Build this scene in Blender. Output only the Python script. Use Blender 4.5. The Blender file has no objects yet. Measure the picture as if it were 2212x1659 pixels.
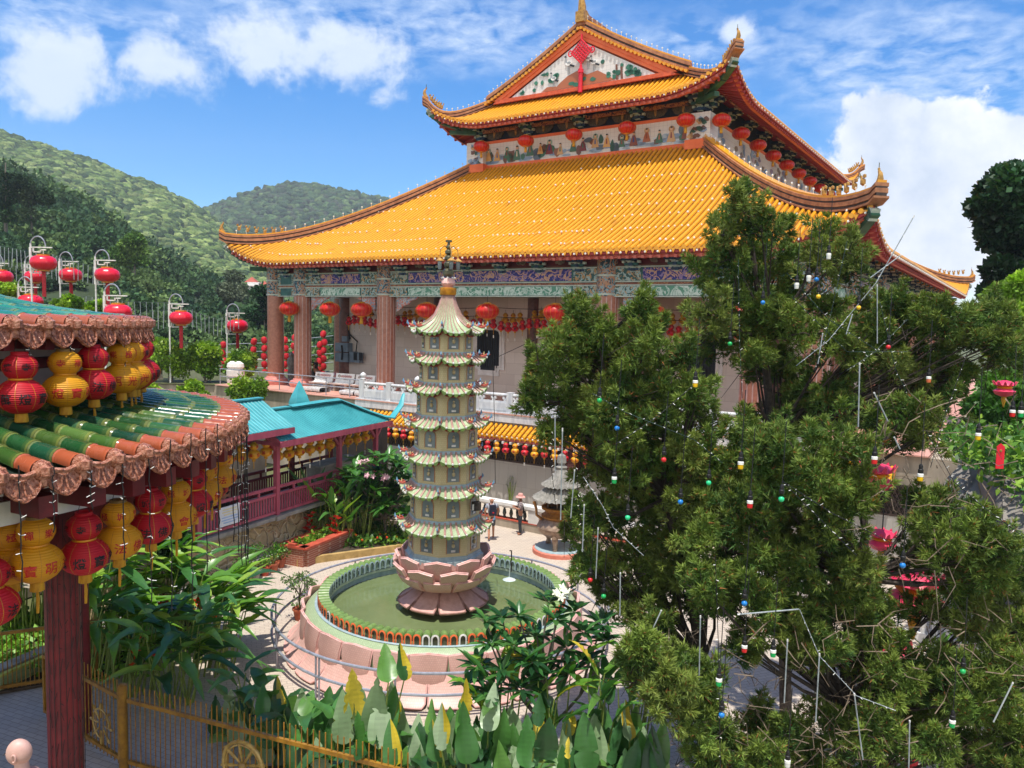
import bpy, math, random
import numpy as np
from mathutils import Vector, Matrix
random.seed(7); RNG=np.random.default_rng(7)
SC=bpy.context.scene; COL=SC.collection
PI=math.pi; sin=math.sin; cos=math.cos; rad=math.radians
U=random.uniform
def V3(*a): return np.array(a,float)
# ---- photograph camera, used to turn a sight line plus a distance into a place in the world
FOC=1680.; PITCH=rad(4.6); ROLL=0.022; CAM=V3(0,0,8.5)
_F=V3(0,cos(PITCH),-sin(PITCH)); _U0=V3(0,sin(PITCH),cos(PITCH)); _R0=V3(1,0,0)
_R=_R0*cos(ROLL)+_U0*sin(ROLL); _U=_U0*cos(ROLL)-_R0*sin(ROLL)
def ray(x,y): return _F+_R*(x-1106)/FOC+_U*(829.5-y)/FOC
def at(x,y,Y):
    d=ray(x,y); return CAM+d*(Y/d[1])
def on(x,y,z=0.):
    d=ray(x,y); return CAM+d*((z-8.5)/d[2])
# temple frame
TH=rad(56.5); TR=V3(sin(TH),-cos(TH),0); TB=V3(cos(TH),sin(TH),0); TP=V3(-12.69,47,0)
def T(s,t,z=0.): return TP+TR*s+TB*t+V3(0,0,z)
def rect(dirx,diry=None):
    dirx=np.array(dirx,float); dirx/=np.linalg.norm(dirx)
    if diry is None: diry=V3(-dirx[1],dirx[0],0)
    return dirx,diry
ORG={}
# ---- colours and materials
def hx(h):
    h=h.lstrip('#'); c=[int(h[i:i+2],16)/255 for i in (0,2,4)]
    return tuple(x/12.92 if x<=.04045 else ((x+.055)/1.055)**2.4 for x in c)
def rgba(c): return (*(hx(c) if isinstance(c,str) else c),1)
class NT:
    def __init__(s,name,rough=.6,spec=.5,metal=0.):
        s.m=bpy.data.materials.new(name); s.m.use_nodes=True; s.t=s.m.node_tree; s.n=s.t.nodes; s.l=s.t.links
        s.b=s.n['Principled BSDF']; s.b.inputs['Roughness'].default_value=rough; s.b.inputs['Specular IOR Level'].default_value=spec; s.b.inputs['Metallic'].default_value=metal
    def add(s,typ,**k):
        n=s.n.new(typ)
        for a,v in k.items():
            if a.startswith('i_'):
                key=a[2:].replace('_',' ')
                n.inputs[int(key) if key.isdigit() else key].default_value=v
            else: setattr(n,a,v)
        return n
    def link(s,a,b): s.l.new(a,b)
    def coord(s,kind='Object',scale=(1,1,1),rot=(0,0,0)):
        c=s.add('ShaderNodeTexCoord'); m=s.add('ShaderNodeMapping'); m.inputs['Scale'].default_value=scale; m.inputs['Rotation'].default_value=rot
        s.link(c.outputs[kind],m.inputs['Vector']); return m.outputs['Vector']
    def noise(s,vec,scale,detail=4,rough=.55,dist=0.):
        n=s.add('ShaderNodeTexNoise'); n.inputs['Scale'].default_value=scale; n.inputs['Detail'].default_value=detail; n.inputs['Roughness'].default_value=rough; n.inputs['Distortion'].default_value=dist
        if vec is not None: s.link(vec,n.inputs['Vector'])
        return n.outputs['Fac']
    def ramp(s,fac,stops,interp='LINEAR'):
        r=s.add('ShaderNodeValToRGB'); e=r.color_ramp; e.interpolation=interp
        while len(e.elements)<len(stops): e.elements.new(.5)
        for el,(p,c) in zip(e.elements,stops): el.position=p; el.color=rgba(c)
        s.link(fac,r.inputs['Fac']); return r.outputs['Color']
    def mix(s,fac,a,b,mode='MIX'):
        n=s.add('ShaderNodeMix',data_type='RGBA',blend_type=mode)
        for sock,v in ((n.inputs[0],fac),(n.inputs[6],a),(n.inputs[7],b)):
            if isinstance(v,(int,float)): sock.default_value=v
            elif isinstance(v,(tuple,str)): sock.default_value=rgba(v)
            else: s.link(v,sock)
        return n.outputs[2]
    def math(s,op,a,b=0.,clamp=False):
        n=s.add('ShaderNodeMath',operation=op,use_clamp=clamp)
        for sock,v in ((n.inputs[0],a),(n.inputs[1],b)):
            if isinstance(v,(int,float)): sock.default_value=v
            else: s.link(v,sock)
        return n.outputs[0]
    def attr(s,name='Col'):
        n=s.add('ShaderNodeAttribute'); n.attribute_name=name; return n.outputs['Color']
    def color(s,c):
        if isinstance(c,(tuple,str)): s.b.inputs['Base Color'].default_value=rgba(c)
        else: s.link(c,s.b.inputs['Base Color'])
        return s
    def bump(s,h,strength=.3,dist=.02):
        n=s.add('ShaderNodeBump'); n.inputs['Strength'].default_value=strength; n.inputs['Distance'].default_value=dist
        s.link(h,n.inputs['Height']); s.link(n.outputs['Normal'],s.b.inputs['Normal']); return s
def dk(c,k):
    c=hx(c) if isinstance(c,str) else c; return tuple(min(1,x*k) for x in c)
def MT(name,c,c2=None,rough=.6,scale=4.,var=.72,bump=0.,bs=30.,metal=0.,spec=.5,det=5,coat=0.,streak=False):
    """paint, plaster, metal: a base colour worn and mottled by two noises"""
    m=NT(name,rough,spec,metal); v=m.coord('Object',(1,1,.25) if streak else (1,1,1))
    c2=c2 if c2 is not None else dk(c,var)
    f=m.noise(v,scale,det,.62); col=m.ramp(f,[(.36,c2),(.62,c)])
    col=m.mix(m.math('MULTIPLY',m.noise(v,scale*7.3,3),.35),col,dk(c2,.8)); m.color(col)
    m.link(m.math('ADD',m.math('MULTIPLY',f,-.2),rough+.1),m.b.inputs['Roughness'])
    if bump: m.bump(m.noise(v,bs,4),bump,.02)
    if coat: m.b.inputs['Coat Weight'].default_value=coat; m.b.inputs['Coat Roughness'].default_value=.12
    return m.m
# ---- mesh builder
class MB:
    def __init__(s): s.v=[]; s.f=[]; s.mi=[]; s.c=[]; s.cur=0; s.col=None
    def add(s,vs,fs,mi=None,col=None):
        o=len(s.v); s.v+= [tuple(map(float,p)) for p in vs]; k=s.cur if mi is None else mi
        for f in fs: s.f.append(tuple(i+o for i in f)); s.mi.append(k); s.c.append(col if col is not None else s.col)
        return s
    def box(s,c,d,ax=None,mi=None,col=None,taper=1.):
        """centre c, full sizes d along ax (x dir, y dir)"""
        X,Y=(V3(1,0,0),V3(0,1,0)) if ax is None else (np.array(ax[0],float),np.array(ax[1],float)); Z=np.cross(X,Y)
        c=np.array(c,float); vs=[]
        for k in (-.5,.5):
            tp=taper if k>0 else 1.
            for i,j in ((-.5,-.5),(.5,-.5),(.5,.5),(-.5,.5)): vs.append(c+X*d[0]*i*tp+Y*d[1]*j*tp+Z*d[2]*k)
        return s.add(vs,[(3,2,1,0),(4,5,6,7),(0,1,5,4),(1,2,6,5),(2,3,7,6),(3,0,4,7)],mi,col)
    def beam(s,a,b,w,h,mi=None,up=(0,0,1),col=None):
        a=np.array(a,float); b=np.array(b,float); d=b-a; L=np.linalg.norm(d); X=d/L; u=np.array(up,float)
        Y=np.cross(u,X); Y/=np.linalg.norm(Y); return s.box((a+b)/2,(L,w,h),(X,Y),mi,col)
    def grid(s,P,mi=None,wrapu=False,wrapv=False,flip=False,col=None):
        nu=len(P); nv=len(P[0]); vs=[p for row in P for p in row]; fs=[]
        for i in range(nu if wrapu else nu-1):
            for j in range(nv if wrapv else nv-1):
                a=i*nv+j; b=((i+1)%nu)*nv+j; c=((i+1)%nu)*nv+(j+1)%nv; d=i*nv+(j+1)%nv
                fs.append((a,d,c,b) if flip else (a,b,c,d))
        return s.add(vs,fs,mi,col)
    def tube(s,pts,r,n=6,mi=None,caps=True,flat=1.,col=None):
        pts=[np.array(p,float) for p in pts]; m=len(pts); rows=[]; u=None
        for i,p in enumerate(pts):
            d=pts[min(i+1,m-1)]-pts[max(i-1,0)]; L=np.linalg.norm(d); d=d/L if L>1e-9 else V3(0,0,1)
            if u is None:
                u=V3(0,0,1) if abs(d[2])<.9 else V3(1,0,0)
            u=u-d*(u@d); u/=np.linalg.norm(u); w=np.cross(d,u)
            rr=r[i] if hasattr(r,'__len__') else r
            rows.append([p+(u*cos(2*PI*k/n)*flat+w*sin(2*PI*k/n))*rr for k in range(n)])
        s.grid(rows,mi,wrapv=True,flip=True,col=col)
        if caps:
            s.add(rows[0],[tuple(range(n))],mi,col); s.add(rows[-1],[tuple(range(n-1,-1,-1))],mi,col)
        return s
    def lathe(s,prof,n=16,c=(0,0,0),mi=None,caps=True,ph=0.,sq=1.,col=None):
        c=np.array(c,float); rows=[[c+V3(r*cos(ph+2*PI*k/n),r*sin(ph+2*PI*k/n)*sq,z) for k in range(n)] for r,z in prof]
        s.grid(rows,mi,wrapv=True,flip=True,col=col)
        if caps:
            if prof[0][0]>1e-4: s.add(rows[0],[tuple(range(n-1,-1,-1))],mi,col)
            if prof[-1][0]>1e-4: s.add(rows[-1],[tuple(range(n))],mi,col)
        return s
    def ball(s,c,r,n=8,mi=None,sz=1.,col=None):
        m=max(3,n//2); return s.lathe([(r*sin(PI*i/m),-r*sz*cos(PI*i/m)) for i in range(m+1)],n,c,mi,False,col=col)
    def prism(s,poly,a,ax,th,mi=None,col=None):
        """flat outline poly [(u,w)] in plane ax=(X,W), from origin a, thickness th along the normal"""
        X,W=np.array(ax[0],float),np.array(ax[1],float); N=np.cross(X,W); a=np.array(a,float); n=len(poly)
        vs=[a+X*u+W*w for u,w in poly]+[a+X*u+W*w+N*th for u,w in poly]
        fs=[tuple(range(n-1,-1,-1)),tuple(range(n,2*n))]+[(i,(i+1)%n,(i+1)%n+n,i+n) for i in range(n)]
        return s.add(vs,fs,mi,col)
    def merge(s,o,M=None,off=(0,0,0),mi=None):
        off=np.array(off,float); vs=[(M@np.array(p) if M is not None else np.array(p))+off for p in o.v]; k=len(s.v)
        s.v+=[tuple(p) for p in vs]; s.f+=[tuple(i+k for i in f) for f in o.f]; s.mi+=list(o.mi) if mi is None else [mi]*len(o.f); s.c+=list(o.c); return s
    def mesh(s,name,mats,smooth=True,angle=.7,off=(0,0,0)):
        me=bpy.data.meshes.new(name)
        if any(abs(x)>0 for x in off): vs=(np.array(s.v)-np.array(off)).tolist()
        else: vs=s.v
        me.from_pydata(vs,[],s.f)
        for m in (mats if isinstance(mats,(list,tuple)) else [mats]): me.materials.append(m)
        n=len(me.polygons)
        if n==len(s.mi): me.polygons.foreach_set('material_index',s.mi)
        if any(c is not None for c in s.c):
            a=me.attributes.new('Col','FLOAT_COLOR','FACE'); arr=np.ones((n,4),np.float32)
            for i,c in enumerate(s.c):
                if c is not None: arr[i,:3]=c
            a.data.foreach_set('color',arr.ravel())
        me.polygons.foreach_set('use_smooth',[bool(smooth)]*n)
        if smooth: me.set_sharp_from_angle(angle=angle)
        me.update(); return me
    def build(s,name,mats,parent=None,base=None,smooth=True,angle=.7):
        """world-space builder -> object. parent: shift by the parent's place; base: the thing's own origin"""
        off=ORG.get(parent.name,V3(0,0,0)) if parent else (np.array(base,float) if base is not None else V3(0,0,0))
        me=s.mesh(name,mats,smooth,angle,off); o=bpy.data.objects.new(name,me); COL.objects.link(o)
        if parent: o.parent=parent; ORG[o.name]=off
        else: o.location=off; ORG[o.name]=off
        return o
def tag(o,label=None,cat=None,group=None,kind=None):
    if label: o['label']=label
    if cat: o['category']=cat
    if group: o['group']=group
    if kind: o['kind']=kind
    return o
def thing(name,label,cat,loc=(0,0,0),group=None):
    o=bpy.data.objects.new(name,None); COL.objects.link(o); o.location=loc; o.empty_display_size=.1; ORG[o.name]=np.array(loc,float); return tag(o,label,cat,group)
def part(name,mesh,parent,loc=(0,0,0),rz=0.):
    o=bpy.data.objects.new(name,mesh); COL.objects.link(o); o.parent=parent; o.location=loc; o.rotation_euler=(0,0,rz); ORG[o.name]=ORG.get(parent.name,V3(0,0,0))+np.array(loc,float); return o
def dup(root,loc,rz=0.,label=None,scale=1.,tilt=(0,0)):
    def cp(o,par):
        c=o.copy(); COL.objects.link(c)
        if par: c.parent=par
        for ch in [x for x in o.children]: cp(ch,c)
        return c
    r=cp(root,None); r.location=loc; r.rotation_euler=(tilt[0],tilt[1],rz); r.scale=(scale,)*3
    if label: r['label']=label
    ORG[r.name]=np.array(loc,float); return r
ORD='first second third fourth fifth sixth seventh eighth ninth tenth eleventh twelfth thirteenth fourteenth fifteenth sixteenth seventeenth eighteenth nineteenth twentieth'.split()
TENS={20:'twenty',30:'thirty',40:'forty',50:'fifty'}
def nth(i):
    if i<20: return ORD[i]
    k=i+1; 
    if k%10==0: return {30:'thirtieth',40:'fortieth',50:'fiftieth'}[k]
    return TENS[k//10*10]+'-'+ORD[k%10-1]
# ---- fast meshes of many small faces (foliage)
def cards(name,P,colr,mat,parent=None,base=None,smooth=False):
    """P: (N,k,3) polygons; colr: (N,3)"""
    N,k,_=P.shape; off=ORG.get(parent.name,V3(0,0,0)) if parent else (np.array(base,float) if base is not None else V3(0,0,0))
    me=bpy.data.meshes.new(name); me.vertices.add(N*k); me.loops.add(N*k); me.polygons.add(N)
    me.vertices.foreach_set('co',(P.reshape(-1,3)-off).astype(np.float32).ravel())
    me.loops.foreach_set('vertex_index',np.arange(N*k,dtype=np.int32))
    me.polygons.foreach_set('loop_start',np.arange(0,N*k,k,dtype=np.int32))
    a=me.attributes.new('Col','FLOAT_COLOR','FACE'); arr=np.ones((N,4),np.float32); arr[:,:3]=colr; a.data.foreach_set('color',arr.ravel())
    me.materials.append(mat); me.update(); me.validate()
    o=bpy.data.objects.new(name,me); COL.objects.link(o)
    if parent: o.parent=parent
    else: o.location=off
    ORG[o.name]=off
    return o
def unit(a): return a/np.maximum(np.linalg.norm(a,axis=-1,keepdims=True),1e-9)
def leafset(pos,dirn,length,width,roll=None):
    """rhombic leaves: pos (N,3), dirn (N,3) -> (N,4,3)"""
    N=len(pos); d=unit(dirn); rnd=unit(RNG.normal(size=(N,3))); w=unit(np.cross(d,rnd))
    L=np.broadcast_to(length,(N,))[:,None]; W=np.broadcast_to(width,(N,))[:,None]
    return np.stack([pos,pos+d*L*.5+w*W*.5,pos+d*L,pos+d*L*.5-w*W*.5],1)
def palette(N,cols,jit=.15):
    c=np.array([hx(x) if isinstance(x,str) else x for x in cols]); k=RNG.integers(0,len(c),N)
    return c[k]*(1+RNG.normal(0,jit,(N,1))).clip(.4,1.8)
# ================= materials
def leafmat(name,rough=.45,trans=.25,spec=.4):
    m=NT(name,rough,spec); c=m.attr(); m.color(c)
    tr=m.add('ShaderNodeBsdfTranslucent'); m.link(m.mix(1.,c,(1.,1.25,.35),'MULTIPLY'),tr.inputs['Color'])
    ms=m.add('ShaderNodeMixShader'); ms.inputs[0].default_value=trans
    m.link(m.b.outputs[0],ms.inputs[1]); m.link(tr.outputs[0],ms.inputs[2]); m.link(ms.outputs[0],m.n['Material Output'].inputs['Surface']); return m.m
M_leaf=leafmat('leaf'); M_leafg=leafmat('glossy_leaf',.3,.3,.5); M_needle=leafmat('needle',.6,.12,.2); M_far=leafmat('far_leaf',.8,.1,.1)
M_flower=leafmat('flower',.5,.3)
M_bark=MT('bark','#4a4038','#241e1a',.9,9,bump=.6,bs=22); M_barkg=MT('grey_bark','#8a8275','#5a5348',.85,9,bump=.4)
M_stem=MT('green_stem','#8fa048','#5c7030',.5,5)
M_yel=NT('yellow_tile',.32); _v=M_yel.coord(); M_yel.color(M_yel.mix(M_yel.noise(_v,.35,6,.7),M_yel.mix(M_yel.noise(_v,5.,3,.6),'#d8921a','#e8a628'),M_yel.mix(M_yel.noise(_v,9.,2),'#b87410','#e6a424'))); _d=M_yel.coord('Object',(1,1,.35)); M_yel.color(M_yel.mix(M_yel.ramp(M_yel.noise(_d,.9,6,.7,.4),[(.56,(0,0,0)),(.74,(.55,.55,.55))]),M_yel.b.inputs['Base Color'].links[0].from_socket,'#8a5a1c')); M_yel=M_yel.m
M_yeld=MT('yellow_tile_pan','#a8660a','#6e3e06',.45,4)  # pan colour darkened to carry the shadows between the tile tubes
M_ridge=MT('ridge_brick','#b98058','#8d5a3c',.6,3,streak=False)
M_ridged=MT('ridge_groove','#4c3a32','#302522',.7,3)
M_red=MT('rafter_red','#b03a35','#8a2422',.55,2); M_redl=MT('rafter_pink','#d27a6c','#b85c52',.55,3); M_dred=MT('dark_red','#7a1820','#560f16',.5,3)
M_orange=MT('orange_paint','#f07a42','#de6632',.6,1.2); M_gold=MT('gold_figure','#d89a24','#8f5a10',.4,14)
M_white=MT('white_paint','#eceae6','#d2cfca',.6,2); M_marble=MT('white_marble','#dedede','#b9bcc2',.45,5,streak=True)
M_bulb=MT('white_bulb','#f6f6f0','#e4e4dc',.25,3)
M_green=MT('deep_green','#2f6a4a','#1d4a34',.5,2); M_blue=MT('bracket_blue','#2c4f72','#1c3550',.5,3); M_teal=MT('bracket_teal','#35706c','#22504e',.5,3); M_cream=MT('bracket_edge','#cfd8c8','#a9b8b0',.5,4)
M_goldp=MT('gold_paint','#c89a4a','#8a6428',.45,6)
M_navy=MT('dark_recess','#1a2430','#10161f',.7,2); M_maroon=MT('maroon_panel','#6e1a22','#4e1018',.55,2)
def scroll(name,bg,fg,scale=2.2,fg2=None,thr=.055,stretch=(1,1,1)):
    m=NT(name,.5); v=m.coord('Object',stretch); n1=m.noise(v,scale,2,.5,1.8); a=m.math('ABSOLUTE',m.math('SUBTRACT',n1,.5))
    line=m.math('LESS_THAN',a,thr); n2=m.noise(v,scale*1.9,1,.5,2.5); blob=m.math('GREATER_THAN',n2,.58)
    c=m.mix(line,bg,fg); c=m.mix(blob,c,fg2 or fg); c=m.mix(m.math('MULTIPLY',m.noise(v,1.2,3),.3),c,dk(bg,.7)); m.color(c); return m.m
M_sc_blue=scroll('blue_scrollwork','#2a2c86','#d8ab88',1.9,'#9a7fae'); M_sc_green=scroll('green_scrollwork','#5f9a82','#d4e6dc',1.6,'#b4cfc2',.06)
M_sc_mix=scroll('painted_beam_end','#2e5a58','#a9c2c0',2.2,'#c79a62'); M_sc_col=scroll('painted_column_head','#2b4656','#c08f6a',2.6,'#7fb2c0',.08)
M_sc_red=scroll('red_scroll_strip','#8a4a3a','#c08a5a',3.,'#9a5a44'); M_sc_mar=scroll('maroon_motif','#6a1820','#6a1820',1.,'#5a1018',.0)
M_sc_gold=scroll('gold_carving','#2c2a26','#b07a3a',2.6,'#7a3a24',.09); M_sc_brk=scroll('carved_spandrel','#b0b8bc','#c46a50',3.2,'#5f8fa8',.08)
def blocks(name,c1,c2,mort,w,h,scale=1.,rot=(0,0,0),mw=.012,rough=.6,off=.5,var=None,bump=.2):
    m=NT(name,rough); v=m.coord('Object',(scale,)*3,rot); b=m.add('ShaderNodeTexBrick'); b.offset=off
    b.inputs['Scale'].default_value=1.; b.inputs['Brick Width'].default_value=w; b.inputs['Row Height'].default_value=h; b.inputs['Mortar Size'].default_value=mw; b.inputs['Mortar Smooth'].default_value=.3
    b.inputs['Color1'].default_value=rgba(c1); b.inputs['Color2'].default_value=rgba(c2); b.inputs['Mortar'].default_value=rgba(mort); m.link(v,b.inputs['Vector'])
    c=m.mix(m.math('MULTIPLY',m.noise(v,.55/ max(w,.2),5,.65),.55),b.outputs['Color'],dk(c2,.72)); c=m.mix(m.math('MULTIPLY',m.noise(v,9,4),.25),c,dk(c1,.7)); m.color(c)
    if bump: m.bump(b.outputs['Fac'],-bump,.01)
    return m.m
RX=(PI/2,0,0)
M_pave=blocks('brick_paving','#cdbfad','#bfb0a0','#988c80',.24,.12,1.,(0,0,rad(-20)),.010,.8)
M_path=blocks('path_paving','#b9b4b2','#a8a4a4','#85807e',.26,.13,1.,(0,0,rad(22)),.010,.8)
def wallblocks(name,c1,c2,mort,w,h,ang,mw=.008,bump=.1,rough=.5):
    """brick pattern on a vertical wall whose run has plan angle ang"""
    m=NT(name,rough); tc=m.add('ShaderNodeTexCoord'); sep=m.add('ShaderNodeSeparateXYZ'); m.link(tc.outputs['Object'],sep.inputs[0])
    u=m.math('ADD',m.math('MULTIPLY',sep.outputs[0],cos(ang)),m.math('MULTIPLY',sep.outputs[1],sin(ang))); cb=m.add('ShaderNodeCombineXYZ'); m.link(u,cb.inputs[0]); m.link(sep.outputs[2],cb.inputs[1])
    b=m.add('ShaderNodeTexBrick'); b.inputs['Scale'].default_value=1.; b.inputs['Brick Width'].default_value=w; b.inputs['Row Height'].default_value=h; b.inputs['Mortar Size'].default_value=mw
    b.inputs['Color1'].default_value=rgba(c1); b.inputs['Color2'].default_value=rgba(c2); b.inputs['Mortar'].default_value=rgba(mort); m.link(cb.outputs[0],b.inputs['Vector'])
    c=m.mix(m.math('MULTIPLY',m.noise(tc.outputs['Object'],1.2,5,.65),.5),b.outputs['Color'],dk(c2,.75)); c=m.mix(m.math('MULTIPLY',m.noise(cb.outputs[0],5,5,.7,1.),.3),c,dk(c1,1.15)); m.color(c); m.bump(b.outputs['Fac'],-bump,.01); return m.m
AF=math.atan2(TR[1],TR[0]); AS=math.atan2(TB[1],TB[0])
M_wall=wallblocks('beige_marble_wall','#ddd2c6','#c8bcb0','#a99c90',1.1,.62,AF); M_wallg=wallblocks('grey_marble_wall','#b5b0a8','#a29d97','#8d8780',.5,1.0,AF)
M_conc=MT('stained_concrete','#b9ab98','#8a8072',.85,1.2,bump=.15,streak=True); M_concg=MT('grey_concrete','#a5a29c','#7d7a74',.85,1.5,bump=.15)
M_gran=MT('pink_granite','#b8806a','#a06a56',.35,7,var=.85); M_grand=MT('dark_granite','#7c5044','#5e3a31',.4,6); M_granp=MT('polished_pink_base','#d98f84','#c47a70',.25,4); M_groove=MT('pale_flute','#cdb0a8','#b0938c',.5,4)
M_floor=MT('terrace_tile','#d9a391','#c48d7c',.5,.8)
m=NT('stone_rubble',.85); v=m.coord('Object',(1,1,1.2)); vo=m.add('ShaderNodeTexVoronoi',feature='F1'); vo.inputs['Scale'].default_value=3.1; nv=m.add('ShaderNodeTexNoise'); nv.inputs['Scale'].default_value=2.; m.link(v,nv.inputs['Vector']); m.link(m.mix(.25,v,nv.outputs['Color']),vo.inputs['Vector'])
ve=m.add('ShaderNodeTexVoronoi',feature='DISTANCE_TO_EDGE'); ve.inputs['Scale'].default_value=3.1; m.link(m.mix(.25,v,nv.outputs['Color']),ve.inputs['Vector'])
c=m.mix(m.math('MULTIPLY',vo.outputs['Color'],.6),'#c0a47c','#96805f'); c=m.mix(m.noise(v,7,5,.7),c,'#d4bb92'); c=m.mix(m.math('MULTIPLY',m.noise(v,1.1,4),.5),c,'#7d6b50'); c=m.mix(m.ramp(ve.outputs['Distance'],[(.0,(1,1,1)),(.05,(0,0,0))]),c,'#e0cdaa'); m.color(c)
m.bump(m.math('ADD',m.math('MULTIPLY',m.ramp(ve.outputs['Distance'],[(0,(0,0,0)),(.16,(1,1,1))]),1.),m.math('MULTIPLY',m.noise(v,12,4),.4)),.9,.08); M_stone=m.m
M_rock=MT('cliff_rock','#9b948c','#655f59',.9,1.1,bump=.9,bs=5,streak=True)
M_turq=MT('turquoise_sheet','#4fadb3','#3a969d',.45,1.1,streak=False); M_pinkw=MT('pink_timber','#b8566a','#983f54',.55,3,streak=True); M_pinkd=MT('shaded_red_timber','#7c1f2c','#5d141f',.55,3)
M_lred=MT('lantern_red','#d81c2a','#b01222',.5,2); M_lyel=MT('lantern_yellow','#e8a818','#cf8f10',.5,2); M_lredp=MT('plastic_red','#e4203a','#d01830',.28,1.5); M_silk=MT('red_silk','#d3160f','#a80c08',.35,3)
M_ltrim=MT('lantern_gold','#e09a20','#b07010',.45,8); M_tass=MT('tassel','#d6a018','#a87408',.7,20,streak=True); M_rtass=MT('red_tassel','#c81226','#9c0a1a',.6,10); M_tagw=MT('paper_tag','#f0ece4','#d8d2c8',.7,4); M_inkb=MT('ink_black','#1a1014','#120a0c',.6,4); M_inkr=MT('ink_red','#c8241a','#a81810',.6,4); M_pink=MT('pink_silk','#e8456a','#d02a50',.4,2)
M_steel=MT('galvanised_steel','#b4b8c2','#8d919c',.4,5,metal=.35); M_frame=MT('white_metal','#e6e6e2','#c8c8c4',.4,5); M_goldm=MT('gold_metal_paint','#a87a22','#7a5414',.42,6); M_tubew=MT('light_tube','#a8b0b2','#7f888c',.3,6); M_black=MT('black_cable','#101012','#0a0a0c',.6,4); M_gwire=MT('green_wire','#1f3d34','#152a24',.6,4)
M_elec=MT('grey_enclosure','#7c8c98','#64737f',.45,2); M_glass=MT('dark_glass','#8f9a9c','#6d787c',.2,2,spec=.8)
M_petal=blocks('pink_mosaic','#e6bcb0','#dcaea2','#c49a8e',.05,.05,1.,RX,.004,.45,bump=.0); M_petald=MT('pink_rim','#e8bcb4','#d09c92',.5,6)
M_mosg=blocks('green_mosaic','#b4c49c','#a0b48a','#869a72',.045,.045,1.,(0,0,0),.004,.4,bump=0); M_mosgd=MT('olive_mosaic','#7f9a55','#5f7a3e',.4,8); M_mosb=MT('pale_blue_mosaic','#a9bcc0','#8ba2a8',.5,6); M_body=blocks('ochre_mosaic','#dccda0','#d4c494','#beae82',.05,.05,1.,RX,.004,.6,bump=0); M_rib=MT('mauve_rib','#bc948a','#a07a70',.5,8); M_olive=MT('weathered_bronze','#6b6a50','#4a4a38',.4,5,metal=.3)
M_figr=MT('dragon_red','#d06a58','#a84a3c',.5,9); M_figb=MT('dragon_blue','#7fa9c8','#5f88a8',.5,9); M_figy=MT('dragon_cream','#d8cf9a','#b8a870',.5,9)
M_brick=wallblocks('red_brick','#a5614a','#8f4d3a','#c4ab98',.22,.075,AF,.01,.3,.8); M_terra=MT('terracotta_pot','#c06a48','#9a4e34',.75,6); M_cap=MT('red_capping','#c4573f','#a24430',.7,4)
M_gtile=wallblocks('green_wall_tile','#a9b58a','#8fa070','#7d8c62',.3,.15,rad(70),.012,.2,.4); M_ytile=MT('lime_edge','#c8cc6a','#a0a84a',.5,4)
M_bronze=MT('aged_bronze','#a8917c','#7c6452',.45,7,metal=.25,bump=.3,bs=25); M_bronzo=MT('ochre_band','#a5702c','#7a4c18',.45,12,metal=.2); M_gst=MT('grey_stone','#9c9890','#75726b',.75,6,bump=.3)
M_skin=MT('skin','#b98468','#9d6a50',.55,6); M_statue=MT('pale_pink_statue','#d2aa9e','#bd9286',.5,5)
M_soil=MT('garden_soil','#4e4030','#32291f',.95,5,bump=.5)
# ================= world
W=bpy.data.worlds.new('World'); SC.world=W; W.use_nodes=True; wt=W.node_tree; wn=wt.nodes; wl=wt.links
SUND=unit(V3(-.03,-.27,1.)); EL=math.asin(SUND[2]); AZ=math.atan2(SUND[0],SUND[1])
bg=wn['Background']; bg.inputs['Strength'].default_value=.12
sky=wn.new('ShaderNodeTexSky'); sky.sky_type='NISHITA'; sky.sun_disc=False; sky.sun_elevation=EL; sky.sun_rotation=AZ; sky.air_density=1.; sky.dust_density=.1; sky.ozone_density=4.
class WN(NT):
    def __init__(s): s.t=wt; s.n=wn; s.l=wl
w=WN(); hs=w.add('ShaderNodeHueSaturation'); hs.inputs['Saturation'].default_value=1.52; hs.inputs['Value'].default_value=.86; hs.inputs['Hue'].default_value=.505; wl.new(sky.outputs[0],hs.inputs['Color'])
tc=w.add('ShaderNodeTexCoord'); D=tc.outputs['Generated']; sp=w.add('ShaderNodeSeparateXYZ'); wl.new(D,sp.inputs[0])
zz=w.math('ADD',w.math('MAXIMUM',sp.outputs[2],0.),.12); pv=w.add('ShaderNodeCombineXYZ'); wl.new(w.math('DIVIDE',sp.outputs[0],zz),pv.inputs[0]); wl.new(w.math('DIVIDE',sp.outputs[1],zz),pv.inputs[1])
P2=pv.outputs[0]
def blob(x,y,rx,ry,soft=.6):
    """cloud bank centred on a sky direction, sizes in radians"""
    d=unit(ray(x,y)); az=math.atan2(d[0],d[1]); el=math.asin(d[2])
    a=w.math('ARCTAN2',sp.outputs[0],sp.outputs[1]); e=w.math('ARCSINE',sp.outputs[2])
    u=w.math('DIVIDE',w.math('SUBTRACT',a,az),rx); q=w.math('DIVIDE',w.math('SUBTRACT',e,el),ry)
    r=w.math('SQRT',w.math('ADD',w.math('MULTIPLY',u,u),w.math('MULTIPLY',q,q))); return w.math('SUBTRACT',1.,r)
nA=w.noise(D,5.5,8,.6,.25); nB=w.noise(D,17.,7,.62,.2); nC=w.noise(P2,3.2,6,.62,.5); nD=w.noise(P2,13.,4,.6,.3)
def cumulus(bl,gain=1.5,k=2.6):
    m_=None
    for b_ in bl:
        o_=blob(*b_); m_=o_ if m_ is None else w.math('MAXIMUM',m_,o_)
    d=w.math('ADD',m_,w.math('MULTIPLY',w.math('SUBTRACT',w.math('ADD',w.math('MULTIPLY',nA,.65),w.math('MULTIPLY',nB,.35)),.5),k)); return d
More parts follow.
